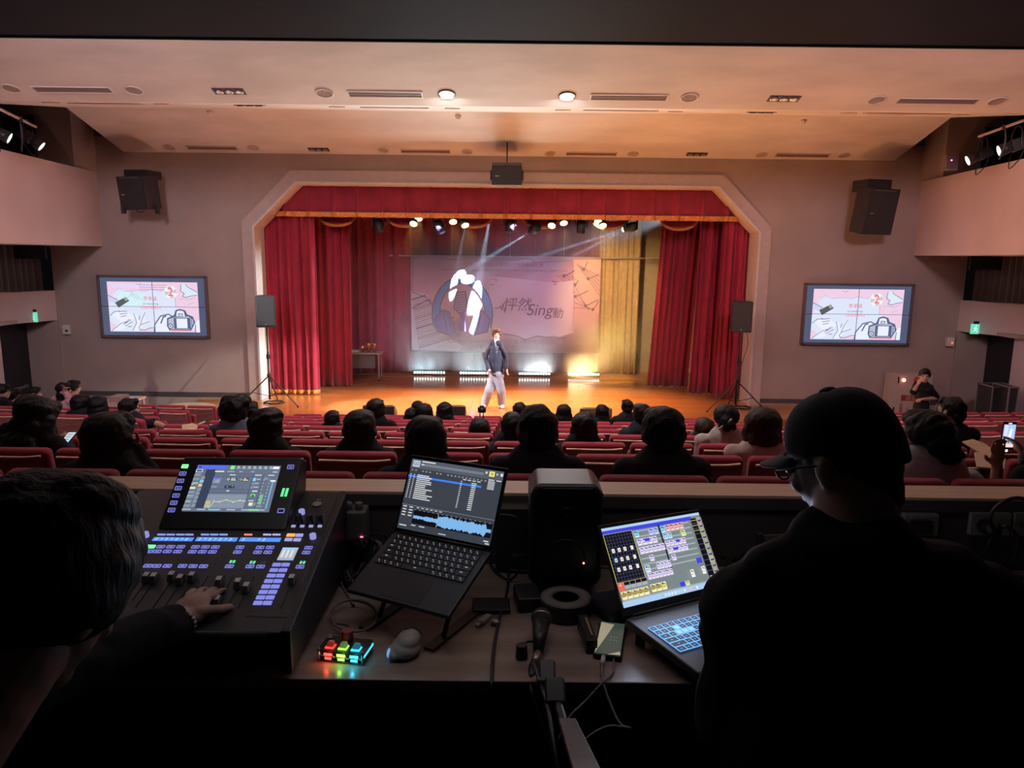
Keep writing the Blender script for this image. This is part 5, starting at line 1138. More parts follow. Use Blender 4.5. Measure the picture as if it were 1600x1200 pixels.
# camera on a stalk in front of the stage
p = PD(753, 640, 7.6); cg = thing('video_camera', 'small black camera on a thin stalk above a dark head, in front of the singer', 'camera', (p.x, p.y, p.z-.6))
mb = MB(); mb.box(p, (.085, .07, .055)); mb.box(p+Vector((0, -.0, .035)), (.05, .05, .02)); wb(mb, 'body', black_m, cg, bev=.008)
mb = MB(); mb.cyl(p+Vector((0, -.04, 0)), p+Vector((0, -.07, 0)), .022); wb(mb, 'lens', black_m, cg, smooth=True)
mb = MB(); mb.box(p+Vector((-.02, 0, -.32)), (.012, .015, .6)); mb.box(p+Vector((.015, 0, -.32)), (.012, .015, .6)); wb(mb, 'stalk', black_m, cg)
# ---------------------------------------------------------------- seats in their rows
rown = ['rearmost', 'second', 'third', 'fourth', 'fifth', 'sixth', 'seventh', 'eighth', 'ninth']
RNG = {0: (-6, 5), 1: (-8, 7), 2: (-9, 8), 3: (-7, 7)}
for k, D in enumerate(ROWS):
    a, b = RNG.get(k, (-7, 6)); z = row_z(D)
    for j, i in enumerate(range(a, b+1)):
        x = X0+SX*(i+.5); occ = i in OCC.get(k, ())
        put_seat(x, D, z, '%s brown-backed red seat, %s from the left in the %s' % ('occupied' if occ else 'empty', ordn[j], 'rearmost row' if k == 0 else rown[k]+' row from the rear'), 'red seats of the centre block', occ)
for s, nm, D0 in ((-1, 'left', [10.5, 11.5, 12.5]), (1, 'right', [8.7, 10.3, 11.3, 12.3])):
    zt_row = {10.5: 1.7-2.33, 11.5: 1.7-2.45, 12.5: 1.7-2.58} if s < 0 else {8.7: 1.7-2.01, 10.3: 1.7-2.25, 11.3: 1.7-2.41, 12.3: 1.7-2.53}
    for k, D in enumerate(D0):
        n = (8, 9, 9, 9)[k]; st_ = 4.95
        for j in range(n):
            x = -.12+s*(st_+SX*(j+.5)); z = zt_row[D]-.93
            put_seat(x, D+.10*j*.3, z, 'red %s side-block seat, %s from the aisle, %s row from the rear' % (nm, ordn[j], ordn[k]), 'red seats of the %s side block' % nm, False, rz=-s*(-.06))
o = put_seat(PD(212, 660, 8.1).x, 8.15, row_z(8.1)+.06, 'red seat turned sideways under the man who stretches out his arm', 'red seats of the left side block', True, rz=-.55)
# writing tablets folded out
for i, (x, y, D, lab) in enumerate(((296, 670, 7.9, 'tan folding writing tablet beside the man with the outstretched arm'), (1546, 722, 4.3, 'tan folding writing tablet in front of the raised phone'), (1530, 700, 5.2, 'tan folding writing tablet behind the filming hands'))):
    p = PD(x, y, D); t = thing('writing_tablet', lab, 'tablet arm', p, rot=(0, 0, (.5, -.4, .3)[i]))
    mb = MB(); mb.prism([(-.08, -.10), (.06, -.10), (.09, .04), (.05, .11), (-.07, .09)], .014, Matrix.Rotation(.25, 4, 'X')); build(mb, 'board', mat('tablet_birch', (.66, .46, .28), .45, var=.1), t, bev=.005)
    mb = MB(); mb.cyl((-.05, -.07, -.45), (-.05, -.07, -.01), .012); build(mb, 'post', seatmetal_m, t)

# ================================================================ control desk equipment
# ---- digital mixer
P0 = Vector((0, 1.50, 1.7-.82)); P1 = Vector((0, 2.08, 1.7-.685)); nM = Vector((1, 0, 0)).cross(P1-P0).normalized()
def MX(x, y, off=0): p = PPL(x, y, P0+nM*off, nM); return p
ymx = (P1-P0).normalized()
mxR = MX(445, 990).x; mxL = mxR-.60
chassis = mat('mixer_chassis', (.030, .030, .033), .45, var=.1, scale=30); side_m = mat('mixer_side', (.014, .014, .017), .5)
mx = thing('mixing_console', 'black digital mixing console with lit touchscreen, blue keys and faders', 'audio mixer', ((mxL+mxR)/2, 1.8, ZD))
f0 = P0.y; b0 = P1.y
def slab(zoff0, zoff1): return [(mxL, f0, P0.z+zoff0), (mxR, f0, P0.z+zoff0), (mxR, b0, P1.z+zoff0), (mxL, b0, P1.z+zoff0)], [(mxL, f0, P0.z+zoff1), (mxR, f0, P0.z+zoff1), (mxR, b0, P1.z+zoff1), (mxL, b0, P1.z+zoff1)]
mb = MB(); mb.hexa(*slab(-.03, 0)); wb(mb, 'faceplate', chassis, mx, bev=.006)
mb = MB(); mb.hexa([(mxL+.01, f0+.03, ZD+.005), (mxR-.012, f0+.03, ZD+.005), (mxR-.012, b0-.01, ZD+.005), (mxL+.01, b0-.01, ZD+.005)], [(mxL+.01, f0+.03, P0.z-.02), (mxR-.012, f0+.03, P0.z-.02), (mxR-.012, b0-.01, P1.z-.03), (mxL+.01, b0-.01, P1.z-.03)]); wb(mb, 'body', side_m, mx, bev=.004)
mb = MB(); mb.hexa([(mxR-.012, f0, ZD+.01), (mxR+.012, f0, ZD+.01), (mxR+.012, b0, ZD+.01), (mxR-.012, b0, ZD+.01)], [(mxR-.012, f0, P0.z+.004), (mxR+.012, f0, P0.z+.004), (mxR+.012, b0, P1.z+.004), (mxR-.012, b0, P1.z+.004)]); wb(mb, 'side_cheek', side_m, mx, bev=.006)
mb = MB(); mb.cyl((mxL+.02, f0+.01, P0.z-.012), (mxR-.04, f0+.01, P0.z-.012), .014); wb(mb, 'armrest_lip', side_m, mx, smooth=True)
# screen hood
sTL, sTR, sBR, sBL = PD(282.5, 714.5, 2.066), PD(469, 714.5, 2.066), MX(450, 829, .002), MX(250, 827.5, .002)
zz_ = (sTL.z+sTR.z)/2; x0_ = (sTL.x+sBL.x)/2; x1_ = (sTR.x+sBR.x)/2; yb2 = (sBL.y+sBR.y)/2; zb2 = (sBL.z+sBR.z)/2
fl, fr_ = Vector((x0_, yb2, zb2)), Vector((x1_, yb2, zb2)); tl_, tr2 = Vector((x0_, 2.066, zz_)), Vector((x1_, 2.066, zz_))
bk = Vector((0, .045, -.02))
mb = MB(); mb.hexa([fl, fr_, fr_+Vector((0, .2, .0)), fl+Vector((0, .2, .0))], [tl_, tr2, tr2+bk, tl_+bk]); hood = wb(mb, 'screen_hood', black_m, mx, bev=.006)
Th = frame(fl, (1, 0, 0), tl_-fl); hw = x1_-x0_; hh = (tl_-fl).length
hn = (Th.to_3x3() @ Vector((0, 0, 1)))
def HX(x, y): p = PPL(x, y, fl+hn*.001, hn); q = Th.inverted() @ p; return q.x, q.y
du0, dv0 = HX(287, 799); du1, dv1 = HX(439, 728); _a, _ = HX(307, 728); _b, _ = HX(422, 801)
du0 = (HX(285.5, 800.5)[0]+HX(307, 728)[0])/2; du1 = (HX(422, 801)[0]+HX(437.5, 728)[0])/2; dw = du1-du0; dh = dv1-dv0
Td = Th @ Matrix.Translation((du0, dv0, .0012)); A = Art(Td, dw, dh, .0002)
bg = glow((.16, .20, .29), .85); dkb = glow((.05, .07, .13), .8); lt = glow((.55, .62, .72), .9); wht = glow((.88, .92, .95), 1); bl_ = glow((.10, .16, .92), 1); gn = glow((.25, .9, .3), 1); yl = glow((.85, .88, .45), 1); gyb = glow((.28, .33, .42), .9); sky = glow((.25, .62, .95), 1); org = glow((.95, .6, .2), 1)
A.rect(0, 0, 1, 1, bg); A.rect(0, .0, .35, .085, bl_); A.rect(.12, .1, .24, .93, dkb); A.rect(.02, .03, .05, .06, dkb)
A.rects([(.40, .01, .45, .09)], gn); A.rects([(.48+.065*k, .02, .51+.065*k, .05) for k in range(7)] + [(.475+.065*k, .06, .52+.065*k, .075) for k in range(7)], lt); A.rect(.91, .02, .985, .075, wht)
A.rects([(.0, .10, .08, .16)], wht); A.rects([(.008, .11, .072, .15)], dkb)
A.rects([(.0, .19+.095*k, .075, .25+.095*k) for k in range(8)], gyb); A.rect(.0, .49, .06, .53, yl); A.stroke([(.01, .44), (.03, .40), (.075, .40)], .006, wht); A.rect(.0, .66, .08, .672, sky); A.stroke([(.01, .82), (.03, .78), (.06, .82)], .006, gn)
A.rects([(.09, .25+.085*k, .135, .32+.085*k) for k in range(8)], gyb); A.rect(.09, .33, .13, .39, sky); A.rect(.088, .42, .128, .475, org)
A.rects([(.23, .13, .34, .155)], yl); A.rects([(.38, .135, .46, .15), (.52, .135, .56, .15), (.66, .135, .70, .15), (.92, .13, .98, .155)], lt)
for v in (.19, .245, .53, .60): A.rect(.24, v, .70, v+.006, dkb)
for u in (.70, .82): A.rect(u, .19, u+.006, .93, dkb)
A.rects([(.42, .21, .49, .225), (.72, .21, .80, .225), (.88, .21, .95, .225), (.44, .555, .47, .575), (.74, .555, .80, .575), (.73, .76, .79, .775)], wht)
A.rect(.24, .28, .33, .40, gyb); A.rect(.25, .28, .32, .31, bl_); A.rects([(.27+.012*k, .37-.02*k, .275+.012*k, .39) for k in range(4)], lt)
A.rects([(.40, .28, .52, .35), (.55, .28, .66, .35), (.40, .45, .52, .51)], dkb)
A.disc(.42, .315, .016, wht); A.disc(.42, .315, .009, dkb); A.disc(.57, .315, .016, lt); A.disc(.57, .315, .009, dkb); A.rects([(.45, .29, .50, .305), (.45, .32, .51, .34), (.60, .29, .63, .305), (.595, .32, .655, .34)], yl)
A.rects([(.25, .46, .31, .50)], gyb); A.rects([(.43, .47, .44, .49), (.49, .46, .50, .475)], lt)
A.rect(.71, .28, .745, .35, sky); A.rects([(.755, .30, .80, .32), (.745, .39, .79, .41), (.745, .47, .80, .49)], lt); A.rects([(.71, .38, .74, .43), (.71, .46, .74, .51)], gyb)
A.rect(.24, .64, .70, .93, glow((.26, .32, .40), .9))
for k in range(12): A.rect(.26+.037*k, .64, .262+.037*k, .93, glow((.48, .52, .58), .8))
for k in range(4): A.rect(.24, .69+.06*k, .70, .693+.06*k, glow((.48, .52, .58), .8))
A.poly([(.24, .93), (.24, .78), (.30, .78), (.30, .93)], glow((.55, .55, .35), .9)); A.stroke([(.30, .93), (.335, .80), (.40, .80), (.47, .76), (.56, .80), (.63, .77), (.70, .785)], .006, yl)
for u, v in ((.33, .78), (.40, .81), (.47, .755), (.56, .81), (.63, .765), (.67, .78)): A.disc(u, v, .006, wht, 8)
A.disc(.765, .68, .032, gn, 20, 180, 360); A.disc(.765, .68, .02, dkb, 20, 180, 360); A.rect(.745, .81, .79, .88, yl); A.rects([(.80, .81, .825, .88)], gyb)
A.rects([(.855+.018*q, .64, .864+.018*q, .85) for q in range(2)], gn); A.rects([(.84, .32+.07*k, .848, .335+.07*k) for k in range(8)] + [(.91, .32+.07*k, .918, .335+.07*k) for k in range(8)], wht)
A.rects([(.84, .28, .89, .32), (.84, .87, .90, .91)], gyb); A.rect(.95, .36, .96, .94, sky); A.rect(.925, .33, .985, .365, wht)
A.rects([(.0+.17*k, .955, .10+.17*k, .975) for k in range(6)], lt); A.rect(.30, .955, .41, .98, sky); A.rect(.76, .95, .88, .98, gn)
A.done('touchscreen', hood)
def key_on(Tb, u, v, w, h, m, nm, par, off=.0, ring=True, lab=True):
    mb = MB(); a, b = w/2, h/2; t = .0016
    if ring:
        for c, d in (((u, v-b, off), (w, t, .002)), ((u, v+b, off), (w, t, .002)), ((u-a, v, off), (t, h, .002)), ((u+a, v, off), (t, h, .002))): mb.box(c, d, T=Tb)
        if lab: mb.box((u, v, off), (w*.5, h*.22, .0012), T=Tb)
    else: mb.box((u, v, off), (w, h, .004), T=Tb)
    return wb(mb, nm, m, par)
kb = glow((.26, .27, .88), .8)
for k in range(7):
    u, v = HX(289-3.5*k, 728.5+11.4*k); 
    if k == 0: key_on(Th, u, v, .014, .008, glow((.2, 1, .35), 1.3), 'screen_key', hood, ring=False)
    key_on(Th, u, v, .017, .011, glow((.3, .95, .4), 1.2) if k == 0 else kb, 'screen_key', hood, off=.001)
for x, y in ((454, 729.5), (439, 798)): u, v = HX(x, y); key_on(Th, u, v, .017, .012, kb, 'screen_key', hood, off=.001, lab=(y < 750))
mb = MB()
for i in range(2):
    for j in range(8): u, v = HX(443.5+6*i-j*.5, 763.5+j*1.65); mb.box((u, v, .001), (.007, .0022, .001), T=Th)
wb(mb, 'level_meter', glow((.15, 1, .35), 1.2), hood)
# controls on the sloped plate
Tm = frame(P0, (1, 0, 0), ymx)
def MU(x, y): q = Tm.inverted() @ MX(x, y); return q.x, q.y
def crop(cx, cy): return 200+cx/4, 700+cy/4          # a helper for positions on the plate
blue = glow((.10, .30, .95), 1)
for (a, b, y0, y1, n) in ((160, 400, 560, 586, 4), (430, 675, 560, 588, 4), (703, 948, 562, 590, 3)):
    u0, v1 = MU(*crop(a, y0)); u1, v0 = MU(*crop(b, y1)); ue, _ = MU(*crop(a-10, y1)); u0 = (u0+ue)/2-.0
    A = Art(Tm @ Matrix.Translation((u0, v0, .0015)), u1-u0, v1-v0, .0002); A.rect(0, 0, 1, 1, blue)
    for k in range(n*2-1): 
        if n == 3 and k in (1, 2): continue
        A.rect(.08+.125*k, .25, .12+.125*k, .4, wht); A.stroke([(.08+.125*k, .8), (.10+.125*k, .45)] if k % 2 else [(.06+.125*k, .5), (.11+.125*k, .5), (.06+.125*k, .8), (.11+.125*k, .8)], .008, wht)
    A.done('scribble_display', mx)
for xs, c in (((210, 268, 328, 384), (.25, .38, 1)), ((482, 540, 598), (.25, .38, 1)), ((752,), (1, .28, .2)), ((870, 928), (.5, .48, .95))):
    for x in xs: u, v = MU(*crop(x, 544)); key_on(Tm, u, v, .021, .0035, glow(c, 1), 'bank_key', mx, off=.001, ring=False)
L = [(205, 619), (267, 619), (330, 619), (422, 620), (484, 620), (546, 621), (700, 622), (826, 623), (888, 623), (183, 648), (246, 648), (310, 649), (402, 650), (465, 650), (528, 651), (684, 652), (810, 653), (874, 653),
     (180, 739), (246, 739), (341, 739), (407, 740), (472, 741), (634, 741), (762, 742), (828, 743), (1075, 744), (1128, 625), (1114, 655), (128, 648), (125, 738)]
for x, y in L:
    u, v = MU(*crop(x, y)); key_on(Tm, u, v, .0185, .0105, kb, 'channel_key', mx, off=.001)
u, v = MU(*crop(142, 619)); key_on(Tm, u, v, .022, .012, glow((.15, 1, .35), 1.5), 'lit_key', mx, off=.001, ring=False)
for x, y, c in ((1018, 547, (1, .42, .1)), (1071, 548, (.42, .42, .85)), (1004, 575, (.42, .42, .85)), (1058, 576, (.42, .42, .85))):
    u, v = MU(*crop(x, y)); key_on(Tm, u, v, .019 if c[0] < 1 else .021, .011, glow(c, .9 if c[0] < 1 else 1.2), 'soft_key', mx, off=.001, ring=False)
for k in range(8):
    for q in range(2):
        x = 929-k*16.7+q*(56+k*.6); y = 732+k*34.2; u, v = MU(*crop(x, y)); key_on(Tm, u, v, .0195, .0115, glow((.26, .28, .86), .9), 'assign_key', mx, off=.001, ring=False)
u0, v0 = MU(*crop(930, 704)); u1, v1 = MU(*crop(1050, 626)); u1b, _ = MU(*crop(1022, 704)); 
A = Art(Tm @ Matrix.Translation((u0, v0, .0015)), u1b-u0+.004, v1-v0, .0002); A.rect(0, 0, 1, 1, glow((.45, .55, .68), .9)); A.rect(0, 0, 1, .14, glow((.35, .62, .95), 1))
A.rects([(.12+.27*q, .2+.12*k, .26+.27*q, .28+.12*k) for q in range(3) for k in range(5)], glow((.95, .88, .75), 1)); A.rects([(.1, .84, .3, .93), (.45, .84, .65, .93)], glow((.5, .4, .8), 1)); A.done('small_display', mx)
for x, y in ((113, 553), (1087, 410), (1157, 563)):
    u, v = MU(*crop(x, y)); mb = MB(); mb.cyl(Tm @ Vector((u, v, 0)), Tm @ Vector((u, v, .012)), .0085, n=18); wb(mb, 'rotary_knob', glow((.36, .36, .85), .8), mx)
for x, y in ((1070, 470), (1135, 470), (1198, 470)):
    u, v = MU(*crop(x, y)); mb = MB(); mb.cyl(Tm @ Vector((u, v, 0)), Tm @ Vector((u, v, .028)), .0105, .0085, 18); wb(mb, 'rotary_knob', black_m, mx, bev=.001)
for x in (1034, 1089, 1144, 1199): u, v = MU(*crop(x, 491)); key_on(Tm, u, v, .011, .008, glow((.42, .42, .8), .8), 'soft_key', mx, off=.001, ring=False)
for x, y, c in ((653, 712, 1), (779, 716, 1), (1091, 717, 1), (845, 718, 0)):
    mb = MB()
    for a in (-.004, .004):
        for b in (-.003, .003): u, v = MU(*crop(x, y)); mb.box((u+a, v+b, .001), (.005, .0035, .001), T=Tm)
    wb(mb, 'fader_digit', glow((.15, 1, .45), 1.1) if c else glow((.12, .12, .12), .3), mx)
slot_b = mat('fader_slot', (.003, .003, .004), .6)
faders = [(178, 800, 75, 995, 168, 818), (300, 800, 180, 1000, 280, 808), (376, 800, 0, 0, 332, 828), (437, 800, 0, 0, 405, 812), (500, 800, 0, 0, None, 0), (602, 800, 0, 0, 575, 840), (668, 800, 562, 990, 562, 962), (735, 800, 640, 985, 692, 852), (802, 802, 697, 1003, 745, 878), (1050, 800, 965, 1005, 1028, 828), (120, 800, 30, 950, 122, 815)]
for (x0, y0, x1, y1, kx, ky) in faders:
    u0, v0 = MU(*crop(x0, y0)); v1 = MU(*crop(800, 1000))[1]
    if x1: ub, v1 = MU(*crop(x1, y1)); uu = (u0+ub)/2
    else: uu = u0
    if kx: ku, kv = MU(*crop(kx, ky+8)); uu = ku
    mb = MB(); mb.box((uu, (v0+v1)/2, .0006), (.0028, v0-v1, .0012), T=Tm); wb(mb, 'fader_slot', slot_b, mx)
    if kx:
        fz = MB(); fz.add([Tm @ Vector((ku+a, kv+b, c)) for a, b, c in ((-.0075, -.018, .003), (.0075, -.018, .003), (.0075, .016, .003), (-.0075, .016, .003), (-.0065, -.010, .017), (.0065, -.010, .017), (.0065, .010, .017), (-.0065, .010, .017))], [(0, 3, 2, 1), (4, 5, 6, 7), (0, 1, 5, 4), (1, 2, 6, 5), (2, 3, 7, 6), (3, 0, 4, 7)])
        kk = wb(fz, 'fader_knob', mat('fader_grey', (.10, .10, .105), .4), mx, bev=.0008)
        mb = MB(); mb.box((ku, kv-.001, .0176), (.0125, .014, .001), T=Tm); wb(mb, 'cap_stripe', mat('fader_white', (.80, .78, .75), .4), kk)
# groove lines and jack socket
mb = MB(); a = [MU(*crop(*p)) for p in ((985, 555), (738, 1050), (990, 1058), (1235, 565))]
for (p, q) in zip(a, a[1:]): mb.tube([Tm @ Vector((*p, .0006)), Tm @ Vector((*q, .0006))], .0006, 4, 1)
wb(mb, 'panel_line', mat('panel_grey', (.12, .12, .12), .5), mx)
u, v = MU(*crop(1182, 355)); mb = MB(); mb.lathe([(.008, 0), (.013, 0), (.013, .004), (.008, .004)], 18, T=Tm @ Matrix.Translation((u, v, 0))); mb.box((u, v+.02, .002), (.012, .004, .004), T=Tm); wb(mb, 'jack_socket', steel_m, mx)

# ---- laptops
def Rm(yaw, pitch, roll): return Matrix.Rotation(yaw, 4, 'Z') @ Matrix.Rotation(pitch, 4, 'X') @ Matrix.Rotation(roll, 4, 'Y')
def laptop(name, label, T, w, d, h, ang, body, base_t=.012, lid_t=.006):
    t = thing(name, label, 'laptop', T.translation)
    mb = MB(); mb.box((0, -d/2, -base_t/2), (w, d, base_t), T=T); base = wb(mb, 'base', body, t, bev=.005, seg=3)
    L = T @ Matrix.Translation((0, .002, 0)) @ Matrix.Rotation(ang, 4, 'X')  # local y up the lid, z towards the viewer
    mb = MB(); mb.box((0, h/2, -lid_t/2), (w, h, lid_t), T=L); lid = wb(mb, 'lid', body, t, bev=.004, seg=3)
    mb = MB(); mb.cyl(T @ Vector((-w*.42, .003, -.002)), T @ Vector((w*.42, .003, -.002)), .006); wb(mb, 'hinge', black_m, t, smooth=True)
    return t, base, lid, L
T1 = Matrix.Translation((-.1845, 1.8554, .9555)) @ Rm(-.4897, .414, -.0226)
alu = mat('laptop_space_black', (.045, .045, .05), .42, .6)
lp, base, lid, L1 = laptop('laptop', 'dark silver laptop on a stand showing a cue list and blue waveform', T1, .3126, .2212, .215, .7305, alu)
mb = MB(); mb.box((0, .1075, .0006), (.304, .207, .001), T=L1); wb(mb, 'bezel', mat('glass_black', (.004, .004, .005), .12), lid)
A = Art(L1 @ Matrix.Translation((-.148, .010, .0013)), .296, .194, .0002)
bg = glow((.055, .065, .085), .8); A.rect(0, 0, 1, 1, bg); A.rect(0, .0, 1, .13, glow((.10, .12, .15), .9)); A.rect(.02, .02, .10, .11, glow((.50, .60, .72), 1)); A.rect(.11, .05, .80, .085, glow((.20, .23, .28), .9))
wt = glow((.75, .78, .8), .9); dmt = glow((.35, .37, .4), .8)
A.rects([(.12, .015, .27, .032), (.12, .06, .15, .075)], wt); A.rects([(.02+.04*k, .15, .04+.04*k, .168) for k in range(22) if k not in (2, 6, 9)], dmt)
A.rects([(.815, .03, .835, .06)], wt); A.rect(.855, .02, .91, .09, glow((.95, .85, .2), 1)); A.rects([(.872, .035, .879, .075), (.888, .035, .895, .075)], glow((.2, .15, .02), .5)); A.poly([(.93, .03), (.95, .05), (.93, .07)], wt); A.rect(.97, .03, .995, .07, wt)
for k in range(14): A.rect(0, .235+.027*k, .80, .2375+.027*k, glow((.09, .10, .13), .8))
A.rect(0, .235, .80, .262, glow((.05, .22, .95), 1))
rr = random.Random(3)
A.rects([(.10, .215+.0275*k-.004*(k == 1), .10+.08+rr.uniform(.03, .13), .229+.0275*k) for k in range(13)] + [(.02, .215+.0275*k, .032, .228+.0275*k) for k in range(13)] + [(.06, .215+.0275*k, .07, .228+.0275*k) for k in range(13)], wt)
A.rects([(.58, .21+.0275*k, .595, .222+.0275*k) for k in range(14)] + [(.70, .215+.0275*k, .745, .228+.0275*k) for k in range(14)], wt); A.rect(.695, .212, .75, .232, glow((.3, .7, .4), .9))
A.rects([(.60+.05*k, .18, .635+.05*k, .192) for k in range(4)] + [(.86, .13, .92, .143), (.94, .13, .99, .143)] + [(.86, .155+.02*k, .93, .165+.02*k) for k in range(6)], wt)
A.rect(0, .655, 1, .66, dmt); A.rects([(.02, .675+.04*k, .06, .69+.04*k) for k in range(4)] + [(.09, .675+.04*k, .13, .69+.04*k) for k in range(4)] + [(.17+.05*k, .672, .20+.05*k, .682) for k in range(6)], wt)
A.rect(.15, .71, .99, .90, glow((.01, .01, .015), .5)); pts = []; N = 90
env = lambda u: .2 if u < .15 else (.28 if u < .33 else (.75 if u < .94 else .2))
top = [(.155+.83*i/N, .805-.085*min(1, env(i/N)*rr.uniform(.75, 1.25))) for i in range(N+1)]; bot = [(u, 1.61-v+rr.uniform(0, .012)) for u, v in top]
for (a, b), (c, d) in zip(zip(top, bot), zip(top[1:], bot[1:])):
    A.add([A.P(*a), A.P(*c), A.P(*d), A.P(*b)], [(3, 2, 1, 0)], A.mi(glow((.22, .48, .85), 1)))
A.rect(.42, .715, .424, .895, wt); A.rects([(.15+.05*k, .705, .17+.05*k, .712) for k in range(17)], dmt); A.rects([(.02, .94, .10, .955), (.15, .92, .2, .932), (.24, .92, .3, .932), (.46, .965, .54, .975), (.93, .94, .98, .955), (.95, .97, .99, .985)], wt)
A.done('screen', lid)
text('GO', L1 @ Matrix.Translation((-.148+.296*.06, .010+.194*.935, .0018)), .013, glow((.1, .15, .25), .5), 'go_button_lettering', lid, .0001)
mb = MB(); mb.box((0, -.062, .0004), (.276, .108, .0012), T=T1); wb(mb, 'key_well', mat('key_well', (.006, .006, .007), .6), base)
def keyboard(T, x0, y0, pitch, rows, size, m, legend, par, rh, ring=None):
    for r, row in enumerate(rows):
        x = x0
        for wkey in row:
            w = wkey*pitch-.0025; c = (x+wkey*pitch/2, y0-r*rh, .0016)
            mb = MB(); mb.box(c, (w, rh-.0028, .0022), 0, T=T)
            if ring:
                a, b, tt = w/2+.0004, (rh-.0028)/2+.0004, .0011
                for cc, dd in (((c[0], c[1]-b, .002), (w+tt, tt, .002)), ((c[0], c[1]+b, .002), (w+tt, tt, .002)), ((c[0]-a, c[1], .002), (tt, 2*b, .002)), ((c[0]+a, c[1], .002), (tt, 2*b, .002))): mb.box(cc, dd, 1, T=T)
                mb.box((c[0], c[1], .0028), (.004, .0022, .0005), 1, T=T)
            else:
                mb.box((c[0]-.002, c[1]+.002, .0028), (.003 if wkey < 1.3 else .008, .0018, .0004), 1, T=T)
                if wkey < 1.3: mb.box((c[0]+.002, c[1]-.003, .0028), (.002, .0018, .0004), 1, T=T)
            wb(mb, 'key', [m, legend], par); x += wkey*pitch
R1 = [[1]*14, [1]*13+[1.2], [1.4]+[1]*12+[.8], [1.7]+[1]*11+[1.5], [2.2]+[1]*10+[2.0], [1, 1, 1, 1.2, 4.6, 1.2, 1, 1, 1, 1.2]]
keyboard(T1, -.137, -.016, .0193, R1, 1, mat('keycap_black', (.010, .010, .011), .5), glow((.62, .62, .66), .7), base, .0185)
mb = MB(); mb.box((0, -.172, .0002), (.125, .076, .0006), T=T1); wb(mb, 'trackpad', mat('trackpad', (.04, .04, .045), .35, .5), base)
ls = thing('laptop_stand', 'dark folding stand raising the silver laptop off the desk', 'laptop stand', (-.18, 1.75, ZD))
for q in (-1, 1):
    mb = MB(); a = T1 @ Vector((q*.1, -.19, -.014)); b = T1 @ Vector((q*.1, -.03, -.014)); c = Vector((b.x, b.y-.02, ZD+.004)); d = Vector((a.x, a.y-.0, ZD+.004))
    mb.tube([a, b], .005, 8, 1); mb.tube([a.lerp(b, .8), Vector((a.x, a.y, ZD+.006)).lerp(Vector((b.x, b.y, ZD+.006)), .2)], .006, 8, 1); wb(mb, 'arm', black_m, ls)
    mb = MB(); mb.box(((a.x+b.x)/2, (a.y+b.y)/2, ZD+.004), (.03, .22, .006), R=Matrix.Rotation(-.49, 3, 'Z')); wb(mb, 'foot_bar', black_m, ls, bev=.002)

T2 = Matrix.Translation((.435, 1.7703, .8245)) @ Rm(.5417, .0627, .0464)
gl = mat('laptop_graphite', (.05, .045, .045), .45, .3)
l2, base2, lid2, L2 = laptop('laptop', 'black laptop with blue backlit keys showing a lighting control grid', T2, .357, .25, .232, .9277, gl, .020)
A = Art(L2 @ Matrix.Translation((-.172, .022, .0006)), .344, .200, .0002)
g1 = glow((.24, .29, .30), .85); g2 = glow((.44, .50, .52), .9); blk = glow((.012, .012, .03), .5); lb = glow((.45, .65, .90), 1); nv = glow((.06, .06, .75), 1); yl = glow((.85, .78, .15), .9); pu = glow((.74, .66, .95), 1); puk = glow((.12, .08, .25), .6); wt = glow((.93, .90, .85), 1); rd = glow((.85, .15, .12), 1); br = glow((.50, .36, .06), .9)
A.rect(0, 0, 1, 1, g1); A.rect(0, 0, 1, .035, lb); A.rect(0, .035, .66, .085, nv); A.rect(.3, .035, .9, .085, nv); A.rect(0, .93, 1, 1, glow((.42, .62, .88), 1))
A.rect(0, .08, .275, .70, blk)
A.rects([(0, .08, .275, .084), (0, .696, .275, .70), (0, .08, .004, .70), (.272, .08, .276, .70)], yl)
A.rects([(0, .12+.043*k, .272, .1215+.043*k) for k in range(14)] + [(.028*k, .084, .028*k+.0012, .696) for k in range(1, 10)], glow((.22, .24, .36), .8))
for r in range(3):
    for c in range(4): A.rect(.04+c*.055+(.012 if c == 3 else 0), .275+.12*r, .066+c*.055+(.012 if c == 3 else 0), .325+.12*r, glow((.5, .7, .95), 1) if (r, c) == (1, 0) else wt); A.rect(.049+c*.055, .29+.12*r, .058+c*.055, .312+.12*r, glow((.5, .3, .2), .8))
A.rect(0, .70, .055, .80, rd); A.disc(.025, .73, .008, yl, 10); A.rects([(.06+.055*k, .70, .11+.055*k, .74) for k in range(4)], blk); A.rects([(.06+.055*k, .745, .11+.055*k, .785) for k in range(4)], g2); A.rects([(.058+.055*k, .70, .061+.055*k, .745) for k in range(4)], rd)
for k in range(8): A.rect(.285, .10+.072*k, .86, .118+.072*k, g2)
A.rect(.535, .07, .55, .66, blk)
def tiles(u0, v0, n, w, h, m, seed, mk=None):
    rr = random.Random(seed)
    for k in range(n):
        A.rect(u0+k*w, v0, u0+(k+1)*w-.003, v0+h, m); A.rects([(u0+k*w+.004+rr.uniform(0, .01), v0+h*.1, u0+k*w+w*.5, v0+h*.3), (u0+k*w+w*.55, v0+h*.2, u0+k*w+w*.8, v0+h*.36), (u0+k*w+.005, v0+h*.6, u0+k*w+w*.7, v0+h*.66)], mk or puk)
        A.rects([(u0+k*w+w*.2, v0+h*.80, u0+k*w+w*.75, v0+h*.93)], glow((.95, .92, .8), 1))
tiles(.285, .10, 1, .05, .09, glow((.25, .70, .95), 1), 1); tiles(.43, .10, 2, .05, .09, glow((.45, .5, .95), 1), 2); tiles(.555, .10, 1, .05, .09, glow((.25, .7, .95), 1), 3); tiles(.605, .09, 4, .047, .09, glow((.85, .45, .45), 1), 4)
